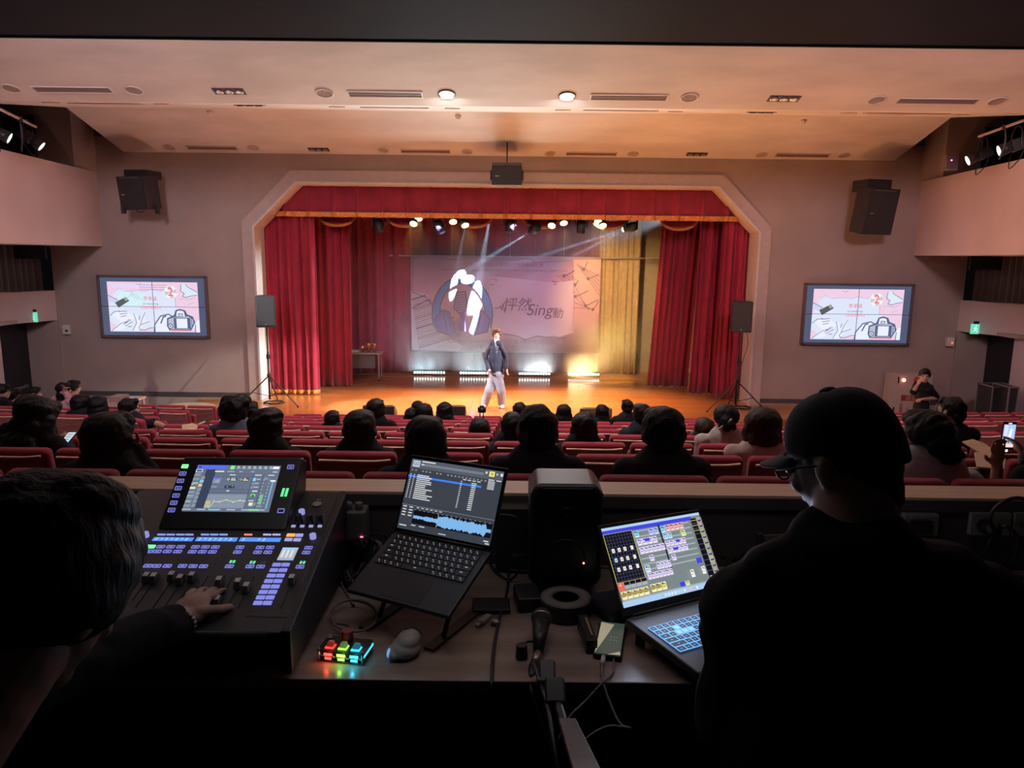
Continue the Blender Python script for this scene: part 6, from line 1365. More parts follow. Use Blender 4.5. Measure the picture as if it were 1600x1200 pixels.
tiles(.29, .21, 4, .05, .09, pu, 5); tiles(.29, .32, 6, .042, .09, pu, 6); tiles(.36, .44, 1, .045, .08, pu, 7); tiles(.555, .20, 2, .045, .08, glow((.45, .7, .95), 1), 8); tiles(.74, .20, 1, .05, .08, glow((.75, .85, .35), 1), 9)
tiles(.555, .30, 5, .042, .08, pu, 10); tiles(.555, .39, 5, .042, .08, pu, 11); tiles(.57, .49, 1, .045, .08, pu, 12); A.rect(.36, .22, .41, .26, nv); A.rect(.66, .31, .70, .345, nv); A.rect(.61, .405, .66, .44, nv)
tiles(.285, .56, 1, .05, .09, glow((.6, .78, .9), 1), 13); tiles(.40, .55, 4, .036, .09, pu, 14); tiles(.285, .655, 7, .036, .085, pu, 15); A.rect(.80, .60, .855, .67, nv)
for k in range(5): tiles(.0+.052*k, .81, 1, .05, .10, glow((.90, .84, .40), 1), 20+k); A.rect(.0+.052*k, .84, .048+.052*k, .87, br)
for k in range(3): tiles(.28+.052*k, .80, 1, .05, .10, glow((.88, .85, .42), 1), 30+k); A.rect(.28+.052*k, .83, .328+.052*k, .86, br if k < 2 else yl)
A.rect(0, .915, 1, .93, g2); tiles(.60, .78, 0, .05, .1, wt, 40); tiles(.70, .73, 1, .04, .1, wt, 41, glow((.2, .25, .25), .8)); tiles(.82, .72, 1, .04, .1, wt, 42, glow((.2, .25, .25), .8))
tiles(.0, .925, 0, .05, .06, wt, 43); A.rect(.56, .855, .61, .915, nv); tiles(.615, .855, 1, .045, .06, glow((.75, .82, .4), 1), 44)
A.rect(.87, .07, .93, .88, blk); A.rects([(.87, .07+.072*k, .93, .074+.072*k) for k in range(12)], yl if False else glow((.25, .25, .3), .8)); A.rects([(.87, .10, .93, .106), (.87, .17, .93, .176), (.87, .24, .93, .246)], yl)
for k in range(10): A.rect(.935, .075+.078*k, .985, .14+.078*k, glow((.8, .75, .2), .9) if k != 7 else glow((.95, .95, .3), 1)); A.rect(.939, .083+.078*k, .981, .132+.078*k, glow((.10, .08, .30), .8)); A.rects([(.945, .09+.078*k, .972, .105+.078*k)], glow((.6, .6, .9), .9))
A.rect(.985, .04, 1, .93, blk); A.disc(.96, .885, .018, yl, 16); A.disc(.96, .885, .009, br, 12); A.rect(.88, .86, .935, .91, yl)
for k, c in enumerate(((.2, .6, .95), (.8, .85, .95), (.9, .9, .9), (.95, .95, .95), (.9, .9, .98), (.4, .8, .95), (.3, .85, .5), (.9, .9, .9), (.85, .4, .6), (.9, .5, .4), (.9, .3, .5), (1, 1, 1))): A.disc(.36+.032*k, .965, .009, glow(c, 1), 10)
A.rects([(.84+.02*k, .955, .85+.02*k, .972) for k in range(5)] + [(.955, .945, .985, .957), (.95, .967, .99, .98)], wt)
A.done('screen', lid2)
R2 = [[1]*16, [1]*13+[2]+[1], [1.5]+[1]*12+[1.5]+[1], [1.8]+[1]*11+[2.2]+[1], [2.3]+[1]*10+[2.7]+[1], [1.3, 1, 1, 1.2, 5.2, 1.2, 1, 1.3, 1, 1, 1]]
keyboard(T2, -.158, -.070, .0193, R2, 1, mat('keycap_black', (.01, .01, .011)), glow((.12, .42, 1), 1.3), base2, .0185, ring=True)
for (kx, ky) in ((3, 1), (2, 2), (3, 2), (4, 2)):
    mb = MB(); mb.box((-.158+.0193*(kx+.5+(.5 if ky == 2 else 0)), -.070-.0185*ky, .0030), (.014, .013, .001), T=T2); wb(mb, 'lit_key', glow((.2, .5, 1), 1.2), base2)
mb = MB(); mb.box((-.01, -.205, .0003), (.115, .065, .0008), T=T2); wb(mb, 'trackpad', mat('trackpad_dark', (.03, .028, .028), .4), base2)
mb = MB(); mb.box((-.14, -.012, .0006), (.035, .006, .001), T=T2); wb(mb, 'speaker_slot', black_m, base2)
for a in (-.15, .15):
    for b in (-.03, -.22):
        q = T2 @ Vector((a, b, -.018)); mb = MB(); mb.cyl(q, (q.x, q.y, ZD+.001), .012); wb(mb, 'foot', black_m, l2)

light('screen_glow', 'AREA', L2 @ Vector((0, .12, .012)), L2 @ Vector((0, .12, 1)), 1.1, (.62, .72, 1), .30, .17, parent=l2)
light('screen_glow', 'AREA', L1 @ Vector((0, .11, .012)), L1 @ Vector((0, .11, 1)), .25, (.6, .75, 1), .28, .17, parent=lp)
light('screen_glow', 'AREA', Th @ Vector((hw*.5, hh*.6, .012)), Th @ Vector((hw*.5, hh*.6, 1)), .12, (.65, .72, 1), .15, .09, parent=mx)
# ---- desk loudspeaker
c = PD(882, 830, 2.0); sx0, sx1 = PD(826, 830, 1.95).x, PD(940, 830, 1.95).x; w = sx1-sx0; cx = (sx0+sx1)/2; ztp = PD(882, 757, 1.93).z
ds = thing('desk_speaker', 'black rounded desk loudspeaker with a tiny red light, in the middle of the desk', 'loudspeaker', (cx, 2.0, ZD))
H_ = ztp-ZD
out = [(-w/2+.035, 0), (w/2-.035, 0), (w/2, .05), (w/2, H_-.03), (w/2-.02, H_), (-w/2+.02, H_), (-w/2, H_-.03), (-w/2, .05)]
T = Matrix(((1, 0, 0, cx), (0, 0, -1, 2.09), (0, 1, 0, ZD+.002), (0, 0, 0, 1))); mb = MB(); mb.prism(out, .17, T); wb(mb, 'cabinet', mat('speaker_satin', (.022, .024, .030), .38), ds, bev=.014, seg=4)
mb = MB(); mb.prism([(x*.86, .03+z*.88) for x, z in out], .004, Matrix.Translation((0, -.172, 0)) @ T); wb(mb, 'front_baffle', mat('baffle_gloss', (.008, .009, .013), .25), ds, bev=.004)
for z, r in ((H_*.36, .056), (H_*.74, .024)):
    mb = MB(); mb.lathe([(r, 0), (r*.96, .004), (r*.85, .001), (r*.25, -.010 if r < .0 else .0), (.001, .004)], 32, T=Matrix(((1, 0, 0, cx), (0, 0, -1, 1.9155), (0, 1, 0, ZD+z), (0, 0, 0, 1)))); wb(mb, 'driver_cone', mat('cone_black', (.010, .010, .012), .5), ds, smooth=True)
q = PD(912, 880, 1.912); mb = MB(); mb.ball(q, .0028); wb(mb, 'power_light', glow((1, .25, .18), 5), ds, smooth=True)
p = PZ(884, 934, .815)
t = thing('round_tin', 'black round container with a grey ring lid in front of the desk speaker', 'container', (p.x, p.y, ZD))
mb = MB(); mb.lathe([(.066, 0), (.068, .02), (.068, .040), (.064, .044)], 36, T=Matrix.Translation((p.x, p.y, ZD))); wb(mb, 'can', black_m, t, smooth=True)
mb = MB(); mb.lathe([(.036, .044), (.066, .044), (.067, .048), (.036, .050), (.036, .044)], 36, cap=False, T=Matrix.Translation((p.x, p.y, ZD))); wb(mb, 'ring_lid', mat('ring_grey', (.16, .145, .14), .6), t, smooth=True)
mb = MB(); mb.lathe([(.001, .046), (.036, .046)], 24, T=Matrix.Translation((p.x, p.y, ZD))); wb(mb, 'label_disc', mat('disc_brown', (.22, .14, .12), .6), t)
def deskbox(name, label, cat, x, y, dims, rz, m, z=None, bev=.003):
    p = PZ(x, y, z or ZD); t = tag(build((lambda mb: mb)(MB().box((0, 0, dims[2]/2), dims)), name, m, None, bev=bev), label, cat); t.location = (p.x, p.y, z or ZD); t.rotation_euler = (0, 0, rz); return t
deskbox('power_adapter', 'black power adapter brick left of the round tin', 'adapter', 824, 944, (.065, .10, .04), .15, black_m, bev=.006)
o = deskbox('portable_drive', 'flat black portable drive between the silver laptop and the desk speaker', 'drive', 768, 950, (.10, .075, .013), .05, black_m, z=ZD, bev=.004)
t = thing('usb_plug', 'pale usb-c plug lying beside the portable drive', 'plug', PZ(757, 972, ZD+.001)); R = Matrix.Rotation(-.5, 4, 'Z')
mb = MB(); mb.box((0, 0, .008), (.018, .045, .012), T=R); build(mb, 'shell', mat('plug_beige', (.42, .35, .30), .5), t, bev=.003); mb = MB(); mb.box((0, -.03, .008), (.010, .02, .006), T=R); mb.ball((.028, -.012, .008), (.012, .010, .006)); build(mb, 'tip', steel_m, t)
deskbox('cable_pouch', 'soft black cable pouch between the round tin and the black laptop', 'pouch', 962, 960, (.11, .13, .045), .4, mat('pouch_navy', (.012, .014, .03), .8), bev=.02)
# chargers and boxes at the wall
a = PD(535, 792, 2.11); b = PD(576, 845, 2.11)
t = thing('wall_adapter', 'grey plug adapter block with red light, on the booth wall beside the mixer', 'adapter', ((a.x+b.x)/2, 2.12, b.z))
mb = MB(); mb.box(((a.x+b.x)/2, 2.10, (a.z+b.z)/2), (b.x-a.x, .075, a.z-b.z)); wb(mb, 'case', mat('adapter_grey', (.16, .15, .15), .5), t, bev=.006)
for q in (-.016, .016): mb = MB(); mb.cyl(((a.x+b.x)/2+q, 2.09, a.z), ((a.x+b.x)/2+q, 2.09, a.z+.022), .012); wb(mb, 'plug', mat('adapter_grey', (.16, .15, .15)), t, smooth=True, bev=.004)
mb = MB(); q = PD(565, 839, 2.06); mb.box(q, (.008, .002, .003)); wb(mb, 'indicator', glow((1, .1, .3), 4), t)
a = PD(775, 792, 2.08); b = PD(850, 886, 2.08)
t = thing('control_box', 'black equipment box with a small printed mark behind the silver laptop', 'equipment box', ((a.x+b.x)/2, 2.08, ZD))
mb = MB(); mb.box(((a.x+b.x)/2, 2.10, (a.z+ZD)/2), (b.x-a.x, .06, a.z-ZD)); wb(mb, 'case', mat('box_charcoal', (.035, .032, .034), .5), t, bev=.006)
o = text('aguin', Matrix.Translation(PD(810, 866, 2.068)) @ Matrix.Rotation(math.radians(90), 4, 'X'), .02, mat('mark_grey', (.25, .25, .25), .5), 'mark_lettering', t, .0003)
a = PD(1412, 803, 2.115); b = PD(1466, 838, 2.115)
t = thing('wall_panel', 'rounded grey control plate with dark display on the booth wall right of the capped man', 'wall plate', ((a.x+b.x)/2, 2.13, b.z))
mb = MB(); mb.box(((a.x+b.x)/2, 2.125, (a.z+b.z)/2), (b.x-a.x, .028, a.z-b.z)); wb(mb, 'plate', mat('plate_grey', (.20, .19, .19), .5), t, bev=.008)
mb = MB(); mb.box(((a.x+b.x)/2-.004, 2.109, (a.z+b.z)/2-.006), ((b.x-a.x)*.6, .004, (a.z-b.z)*.6)); wb(mb, 'display', black_m, t); 
for k in range(6): mb = MB(); mb.box((a.x+.02+k*.010, 2.109, a.z-.009), (.006, .003, .004)); wb(mb, 'button', mat('button_grey', (.35, .34, .34), .5), t)
for i, (x0, x1, nm) in enumerate(((1521, 1580, 'with a black plug in it'), (1589, 1640, 'at the right frame edge'))):
    a = PD(x0, 803, 2.115); b = PD(x1, 839, 2.115); t = thing('wall_socket', 'pale wall socket plate on the booth wall ' + nm, 'wall socket', ((a.x+b.x)/2, 2.13, b.z), group='booth wall sockets')
    mb = MB(); mb.box(((a.x+b.x)/2, 2.13, (a.z+b.z)/2), (b.x-a.x, .016, a.z-b.z)); wb(mb, 'plate', mat('socket_cream', (.30, .28, .27), .5), t, bev=.003)
    for q in (.25, .75): 
        mb = MB(); xx = a.x+(b.x-a.x)*q; mb.box((xx-.006, 2.121, (a.z+b.z)/2), (.003, .003, .012)); mb.box((xx+.006, 2.121, (a.z+b.z)/2), (.003, .003, .012)); wb(mb, 'socket_hole', black_m, t)
p = PD(1547, 827, 2.09); t = thing('power_plug', 'black plug with a thick looping cable in the right wall sockets', 'plug', p)
mb = MB(); mb.cyl(p+Vector((0, .03, 0)), p+Vector((0, -.03, 0)), .022, .016); wb(mb, 'plug_body', black_m, t, smooth=True)
mb = MB(); mb.tube([p+Vector((0, -.03, 0)), PD(1546, 812, 2.03), PD(1560, 790, 2.02), PD(1590, 778, 2.02), PD(1640, 790, 2.03)], .006, 8); mb.tube([p+Vector((.01, -.02, 0)), PD(1570, 822, 2.03), PD(1590, 840, 2.03), PD(1585, 870, 2.04), PZ(1570, 890, ZD+.01), PZ(1600, 880, ZD+.01)], .006, 8); mb.tube([p+Vector((0, -.02, -.01)), PD(1545, 850, 2.03), PZ(1525, 888, ZD+.01), PZ(1560, 900, ZD+.01), PZ(1600, 905, ZD+.01)], .004, 8); wb(mb, 'cable', black_m, t, smooth=True)
a = PZ(1568, 925, ZD); o = deskbox('charger_block', 'white rectangular charger lying at the right end of the desk', 'charger', 1568, 922, (.035, .09, .022), .95, white_m, bev=.004)
a = PZ(1230, 900, ZD)
t = thing('closed_laptop', 'brown-grey box lid with a dark sticker, half hidden behind the capped man', 'box', (a.x, a.y, ZD)); Tq = frame(PD(1189, 893, 1.97), (1, .1, 0), (0, .45, 1))
mb = MB(); mb.box((.16, .045, -.01), (.32, .115, .018), T=Tq); wb(mb, 'lid', mat('lid_taupe', (.085, .062, .058), .5), t, bev=.004)
mb = MB(); mb.box((.01, .045, -.008), (.02, .125, .024), T=Tq); wb(mb, 'edge', black_m, t, bev=.006)
A = Art(Tq @ Matrix.Translation((.055, .022, .0)), .045, .03, .0003); A.rect(0, 0, 1, 1, mat('sticker_dark', (.02, .01, .01), .5)); A.rects([(.1+.22*k, .15, .25+.22*k, .4) for k in range(4)] + [(.1+.22*k, .6, .25+.22*k, .8) for k in range(4)], mat('sticker_grey', (.25, .22, .22), .5)); A.done('sticker', t)
# ---- macro keypad
tp = [PZ(495, 1015, ZD+.030), PZ(567.5, 1022.5, ZD+.030), PZ(585, 994, ZD+.030), PZ(511, 991, ZD+.030)]
cc = sum(tp, Vector())/4; kp = thing('macro_keypad', 'small three-key keypad glowing red, green and blue with a red knob', 'keypad', (cc.x, cc.y, ZD))
Tk = frame(tp[0]-Vector((0, 0, .030)), tp[1]-tp[0], tp[3]-tp[0]); kw = (tp[1]-tp[0]).length; kd = (tp[3]-tp[0]).length*.95
acr = mat('acrylic_clear', (.85, .9, .92), .06, trans=.9, spec=.5)
mb = MB(); mb.box((kw/2, kd/2, .0285), (kw, kd, .003), T=Tk); wb(mb, 'top_plate', mat('keypad_black', (.012, .012, .014), .3), kp, bev=.001)
mb = MB(); mb.box((kw/2, kd/2, .0035), (kw, kd, .003), T=Tk); wb(mb, 'bottom_plate', mat('keypad_black', (.012, .012, .014)), kp, bev=.001)
mb = MB(); mb.box((kw/2, kd/2, .016), (kw*.97, kd*.97, .007), T=Tk); wb(mb, 'clear_layer', acr, kp)
mb = MB(); mb.box((kw/2, kd/2+.004, .016), (kw*.9, kd*.8, .016), T=Tk); wb(mb, 'circuit_board', mat('pcb', (.02, .02, .02), .5), kp)
for i, (u, col, kc) in enumerate(((.24, (1, .06, .05), (.75, .10, .08)), (.52, (.35, 1, .1), (.62, .52, .22)), (.80, (.05, .7, 1), (.05, .38, .50)))):
    q = Tk @ Vector((kw*u, .016, .030))
    Tc = Tk @ Matrix.Translation((kw*u, .018, .031)); mb = MB()
    a, b = .0088, .0060; mb.add([Tc @ Vector(v) for v in ((-a, -a, .003), (a, -a, .003), (a, a, .003), (-a, a, .003), (-b, -b+.001, .013), (b, -b+.001, .013), (b, b+.001, .013), (-b, b+.001, .013))], [(0, 3, 2, 1), (4, 5, 6, 7), (0, 1, 5, 4), (1, 2, 6, 5), (2, 3, 7, 6), (3, 0, 4, 7)])
    k_ = wb(mb, 'keycap', mat('keycap_%d' % i, kc, .4, emit=.12, ecol=col), kp, bev=.0015)
    mb = MB(); mb.box((0, .001, .0134), (.0065, .0065, .0006), T=Tc); wb(mb, 'legend', mat('legend_cream', (.7, .65, .55), .5), k_)
    mb = MB(); mb.box((kw*u, .016, .0325), (.021, .021, .0015), T=Tk); wb(mb, 'key_glow', glow(col, 1.6), kp)
    mb = MB(); mb.box((kw*u, -.0005, .021), (.020, .0015, .006), T=Tk); mb.box((kw*u, -.0005, .011), (.016, .0015, .005), T=Tk); wb(mb, 'edge_light', glow(col, 3), kp)
    light('keypad_led', 'POINT', Tk @ Vector((kw*u, -.012, .016)), (0, 0, 0), .022, col, .004, parent=kp)
mb = MB(); mb.box((kw+.0005, kd/2, .021), (.0015, kd*.9, .005), T=Tk); wb(mb, 'edge_light', glow((.05, .7, 1), 1.5), kp)
for u, v in ((.03, .04), (.97, .04), (.03, .96), (.97, .96)): mb = MB(); mb.cyl(Tk @ Vector((kw*u, kd*v, 0)), Tk @ Vector((kw*u, kd*v, .034)), .0028, n=10); wb(mb, 'screw_post', steel_m, kp, smooth=True)
q = PZ(543, 998, ZD+.031); mb = MB(); mb.cyl(q, q+Vector((0, 0, .022)), .0145, .0135, 24); wb(mb, 'rotary_knob', mat('knob_red', (.33, .03, .05), .35, .3), kp, bev=.0015)
q2 = PZ(516, 997, ZD+.031); mb = MB(); mb.cyl(q2, q2+Vector((0, 0, .004)), .006, n=16); wb(mb, 'small_button', steel_m, kp)
# ---- mouse
p = PZ(634, 1022, ZD); ms = thing('computer_mouse', 'pale grey ergonomic mouse with a blue-lit side on the desk', 'mouse', p)
mb = MB(); mb.ball((0, .005, .016), (.036, .045, .022), n=24, k=14); mb.ball((.004, .012, .028), (.032, .040, .022), R=Matrix.Rotation(-.3, 3, 'Y'), n=24, k=14); mb.ball((-.022, -.006, .012), (.022, .035, .012), n=20, k=10)
me = blob(mb, .0018, 6); me.name = 'shell'; me.materials.append(mat('mouse_grey', (.42, .38, .38), .45)); o = bpy.data.objects.new('shell', me); link(o); o.parent = ms; me.transform(Matrix.Translation((0, 0, -me.vertices[0].co.z*0)))
mb = MB(); mb.tube([(-.030, .012, .040), (-.01, .03, .049), (.018, .038, .047), (.036, .026, .036)], .0012, 6); build(mb, 'button_seam', mat('seam_dark', (.03, .03, .03), .5), ms)
mb = MB(); mb.ball((-.036, -.018, .013), (.006, .016, .009), n=12, k=8); build(mb, 'side_light', glow((.18, .42, .75), .8), ms, smooth=True)
mb = MB(); mb.cyl((-.004, .034, .047), (.004, .034, .047), .005); build(mb, 'scroll_wheel', black_m, ms)
# ---- phone on the desk
ps = [PZ(929, 1020, ZD+.014), PZ(969, 1025, ZD+.014), PZ(977, 976, ZD+.014), PZ(938.7, 971, ZD+.014)]
Tp = frame(ps[0], ps[1]-ps[0], ps[3]-ps[0]); pw = (ps[1]-ps[0]).length; phh = (ps[3]-ps[0]).length
pd = thing('smartphone', 'phone lying on the desk plugged into a grey charging cable', 'phone', (ps[0].x, ps[0].y, ZD))
mb = MB(); mb.box((pw/2, phh/2, -.006), (pw+.008, phh+.008, .012), T=Tp); wb(mb, 'case', black_m, pd, bev=.004, seg=3)
A = Art(Tp, pw, phh, .0004); A.rect(0, 0, 1, 1, mat('phone_glass', (.05, .07, .06), .15, emit=.35, ecol=(.10, .16, .13))); A.poly([(.02, .02), (.58, .06), (.0, 1)], mat('phone_wedge', (.5, .45, .33), .3, emit=.45, ecol=(.62, .56, .38))); A.poly([(1, .98), (.5, 1), (.97, .88)], mat('phone_wedge', (.5, .45, .33))); A.rects([(.5+.12*(k % 3), .45+.1*(k//3), .56+.12*(k % 3), .49+.1*(k//3)) for k in range(7)], mat('phone_icon', (.2, .3, .28), .3, emit=.2, ecol=(.25, .4, .36))); A.done('screen', pd)
cbl = mat('cable_grey', (.16, .145, .15), .55)
q = Tp @ Vector((pw*.36, -.004, -.005)); mb = MB(); mb.cyl(q, q+(Tp.to_3x3() @ Vector((.0, -.03, 0))), .0055, n=12); wb(mb, 'plug', white_m, pd, smooth=True)
q2 = q+(Tp.to_3x3() @ Vector((0, -.03, 0)))
mb = MB(); mb.tube([q2, PZ(941, 1060, ZD+.006), PD(950, 1090, 1.47), PD(968, 1130, 1.42), PD(985, 1138, 1.40), PD(950, 1135, 1.38), PD(915, 1155, 1.35), PD(905, 1180, 1.33)], .0028, 8)
onemesh(mb, 'charging_cable', cbl, (q2.x, q2.y, ZD), 'grey charging cable running from the desk phone over the desk edge', 'cable', smooth=True)
mb = MB(); a = Tp @ Vector((pw*.75, -.004, -.006)); mb.tube([a, PZ(958, 1050, ZD+.005), PZ(940, 1068, ZD+.004), PD(915, 1095, 1.46), PD(890, 1120, 1.40), PD(870, 1160, 1.35)], .0022, 8)
onemesh(mb, 'thin_cable', cbl, (a.x, a.y, ZD), 'thin grey cable crossing the charging cable at the desk edge', 'cable', smooth=True)
o = deskbox('phone_case', 'black folding wallet case with a pale edge, left of the desk phone', 'case', 917, 1000, (.028, .13, .035), .08, black_m, bev=.004)
mb = MB(); mb.box((.004, 0, .036), (.004, .09, .002)); build(mb, 'edge_strip', mat('case_edge', (.45, .32, .22), .4), o)
# ---- microphone on its boom stand
hd = PD(846, 966, 1.70); e1 = PD(841, 1020, 1.60); e2 = PD(834, 1040, 1.565); e3 = PD(829, 1066, 1.515)
mk = thing('vocal_microphone', 'dark vocal microphone with a round grille clipped at the desk edge', 'microphone', hd)
d = (hd-e1).normalized(); mb = MB(); mb.ball(hd, (.026, .026, .026), n=20, k=12); wb(mb, 'grille', mat('mic_grille', (.07, .068, .066), .5, .4, bump=.9, bscale=400), mk, smooth=True)
mb = MB(); mb.lathe([(.0255, -.003), (.027, 0), (.0255, .003)], 24, T=Matrix.Translation(hd) @ d.to_track_quat('Z', 'Y').to_matrix().to_4x4()); wb(mb, 'grille_ring', steel_m, mk, smooth=True)
mb = MB(); mb.cyl(e1, hd-d*.018, .0115, .022, 20); wb(mb, 'handle', mat('mic_body', (.022, .022, .024), .4), mk, smooth=True)
mb = MB(); mb.cyl(e1, e2, .0105, n=18); wb(mb, 'collar', mat('xlr_steel', (.35, .28, .25), .35, .8), mk, smooth=True)
mb = MB(); mb.cyl(e2, e3, .012, .009, 18); wb(mb, 'connector', black_m, mk, smooth=True)
mb = MB(); mb.tube([e3, PD(830, 1078, 1.49), PD(840, 1110, 1.46), PD(858, 1160, 1.42), PD(880, 1230, 1.36)], .0045, 8); wb(mb, 'cable', black_m, mk, smooth=True)
st = thing('microphone_stand', 'black boom microphone stand rising in front of the desk', 'microphone stand', (.12, 1.0, 0))
a = PD(848, 1036, 1.52); b = PD(872, 1100, 1.38); c_ = PD(905, 1215, 1.16)
mb = MB(); mb.tube([a, b, c_, Vector((c_.x+.03, c_.y-.12, c_.z-.1))], .010, 10, 1); wb(mb, 'boom', black_m, st, smooth=True)
mb = MB(); mb.tube([a+Vector((-.02, 0, .0)), b+Vector((-.022, .0, -.0)), c_+Vector((-.035, 0, 0))], .005, 8, 1); wb(mb, 'side_rod', black_m, st, smooth=True)
mb = MB(); mb.box(a.lerp(b, .3), (.036, .05, .045), R=Matrix.Rotation(.5, 3, 'X')); mb.box(a.lerp(b, .8), (.042, .06, .05), R=Matrix.Rotation(.5, 3, 'X')); mb.cyl(a.lerp(b, .5)+Vector((-.03, 0, 0)), a.lerp(b, .5)+Vector((.03, 0, 0)), .012); wb(mb, 'clutch', mat('clutch_black', (.03, .03, .032), .35), st, bev=.006)
mb = MB(); mb.cyl((c_.x+.03, c_.y-.12, 0.02), (c_.x+.03, c_.y-.12, c_.z-.1), .014); wb(mb, 'upright', black_m, st, smooth=True)
mb = MB(); mb.lathe([(.13, 0), (.13, .012), (.03, .03)], 28, T=Matrix.Translation((c_.x+.03, c_.y-.12, .001))); wb(mb, 'round_base', black_m, st, smooth=True)
kq = PD(815, 1024, 1.60); kq.z = ZD; t = thing('lens_cap_pot', 'small black cylindrical clip beside the microphone handle', 'clip', kq)
mb = MB(); mb.cyl(kq, kq+Vector((0, 0, .034)), .015, .013, 20); wb(mb, 'pot', black_m, t, bev=.003); mb = MB(); mb.tube([kq+Vector((0, 0, .03)), kq+Vector((.015, .02, .03)), e1.lerp(hd, .3)], .003, 6); wb(mb, 'clip_arm', black_m, t)
q = PD(890, 1130, 1.30); q3 = PD(925, 1220, 1.1); mb = MB(); n = (q3-q).normalized(); sd = Vector((1, 0, 0))
mb.hexa([q-sd*.022, q+sd*.012, q3+sd*.02, q3-sd*.03], [v+Vector((0, .0, .012)) for v in (q-sd*.022, q+sd*.012, q3+sd*.02, q3-sd*.03)])
ch = thing('wooden_stool', 'brown wooden slat of a chair at the bottom edge, under the microphone stand', 'chair', (q3.x, q3.y, 0)); wb(mb, 'slat', mat('chair_brown', (.12, .085, .075), .5), ch, bev=.003)
mb = MB(); mb.box((q3.x, q3.y-.03, q3.z/2), (.035, .035, q3.z)); wb(mb, 'leg', mat('chair_brown', (.12, .085, .075)), ch)
# ---- cables
def cable(label, pts, r, m=None, name='cable'):
    mb = MB(); mb.tube(pts, r, 8, 5); o = onemesh(mb, name, m or black_m, pts[0], label, 'cable', smooth=True); return o
Z = lambda x, y, h=.004: PZ(x, y, ZD+h)
cable('grey cable coiled on the desk in front of the mixer and feeding the keypad', [Z(532, 850, .06), Z(524, 880, .03), Z(535, 915), Z(552, 945)] + [Z(553+36*math.cos(a), 962+25*math.sin(a), .004+.002*k) for k, a in enumerate([-1.6+.7*i for i in range(16)])] + [Z(545, 978), Z(543, 990, .02)], .0030, cbl, 'coiled_cable')
cable('black cable hanging from behind the silver laptop to the front edge of the desk', [Z(770, 868, .05), Z(792, 880, .02), Z(793, 920, .008), Z(782, 960, .006), Z(772, 1010, .006), Z(768, 1066, .005), PD(767, 1085, 1.49), PD(766, 1150, 1.47)], .0042)
cable('black cable arching between the silver laptop and the desk speaker', [PD(770, 805, 2.04), PD(805, 808, 2.02), PD(824, 838, 2.02), PD(826, 858, 2.03), Z(800, 905, .01), Z(775, 892, .01), Z(766, 880, .01)], .0035)
cable('thin black cable running flat behind the desk speaker', [Z(790, 890, .01), Z(830, 892, .01), Z(880, 885, .01), Z(960, 888, .01)], .003)
for k in range(9):
    rr = random.Random(k+11); x0 = 535+rr.uniform(0, 30); y0 = 838+rr.uniform(0, 14)
    cable('black cable in the tangle between the mixer and the silver laptop, %s strand' % ordn[k], [PD(x0, y0, 2.08), PD(x0+rr.uniform(15, 45), y0+rr.uniform(-4, 10), 2.0), Z(x0+rr.uniform(-10, 40), y0+rr.uniform(30, 55), .03), Z(x0+rr.uniform(-10, 30), y0+rr.uniform(50, 75), .01), Z(x0+rr.uniform(25, 70), y0+rr.uniform(35, 60), .015)], rr.choice((.003, .004, .005)), cbl if k % 3 == 0 else black_m)
for k in range(8):
    rr = random.Random(k+31); x0 = 1125+rr.uniform(0, 30); y0 = 868+rr.uniform(0, 20)
    cable('black cable in the tangle right of the black laptop screen, %s strand' % ordn[k], [PD(x0, y0, 2.09), PD(x0+rr.uniform(5, 30), y0+rr.uniform(-12, 8), 2.03), Z(x0+rr.uniform(0, 45), y0+rr.uniform(20, 30), .02), Z(x0+rr.uniform(-10, 40), y0+rr.uniform(28, 45), .01)], rr.choice((.003, .004)))
cable('thin black cable leaning from the mixer screen down to its left side', [PD(262, 779, 2.05), PD(245, 800, 2.0), PD(222, 828, 1.95), PD(205, 845, 1.9)], .0025)
mb = MB(); pb_ = PD(212, 808, 2.1); mb.box(pb_, (.09, .04, .035)); onemesh(mb, 'wall_box_small', mat('adapter_grey', (.16, .15, .15)), pb_, 'small grey box on the booth wall beside the left man\'s head', 'box', bev=.006)

# ================================================================ the two operators in front
def arm_sleeve(mb, pts, rs):
    for (a, ra), (b, rb) in zip(zip(pts, rs), list(zip(pts, rs))[1:]): mb.cap(a, b, ra, rb, 16)
Z3 = Vector((0, 0, 1))
# left operator
H = PD(66, 922, .85); Q = Euler((-.55, .10, -.28)).to_quaternion()
lm = thing('person', 'person with dark hair at the left, a dark-sleeved left hand on the mixer faders', 'person', (H.x-.1, .45, 0))
body = MB(); T = head_prims(body, H, Q, 1.03)
nb = H+Vector((-.055, -.155, -.16)); body.cap(nb, H+Vector((-.01, -.04, -.05)), .062, .060, 18)
chest = nb+Vector((-.03, -.08, -.22)); hip = Vector((chest.x-.02, .28, .55))
wr = MX(281, 969, .030); tip = MX(335, 903, .012)
shl = nb+Vector((-.17, .04, -.09)); shr = nb+Vector((.15, -.06, -.11)); elb = PD(40, 1075, 1.10)
body.ball(chest, (.17, .13, .2), n=20, k=14); body.ball(chest.lerp(hip, .5), (.16, .13, .22), n=20, k=14); body.ball(hip, (.17, .14, .12)); body.cap(shl, shr, .06, .06); body.cap(nb, shl.lerp(nb, .5), .055, .06); body.cap(nb, shr.lerp(nb, .5), .055, .06)
arm_sleeve(body, [shl, elb, wr], [.048, .040, .028]); body.cap(shr, shr+Vector((.03, .05, -.28)), .048, .04); w2 = shr+Vector((-.08, .3, -.34)); body.cap(shr+Vector((.03, .05, -.28)), w2, .04, .028)
hand_prims(body, wr, (tip-wr), nM, 1, 1.06, .42, .16); hand_prims(body, w2, Vector((.2, 1, 0)), Z3, -1, 1.05, .4)
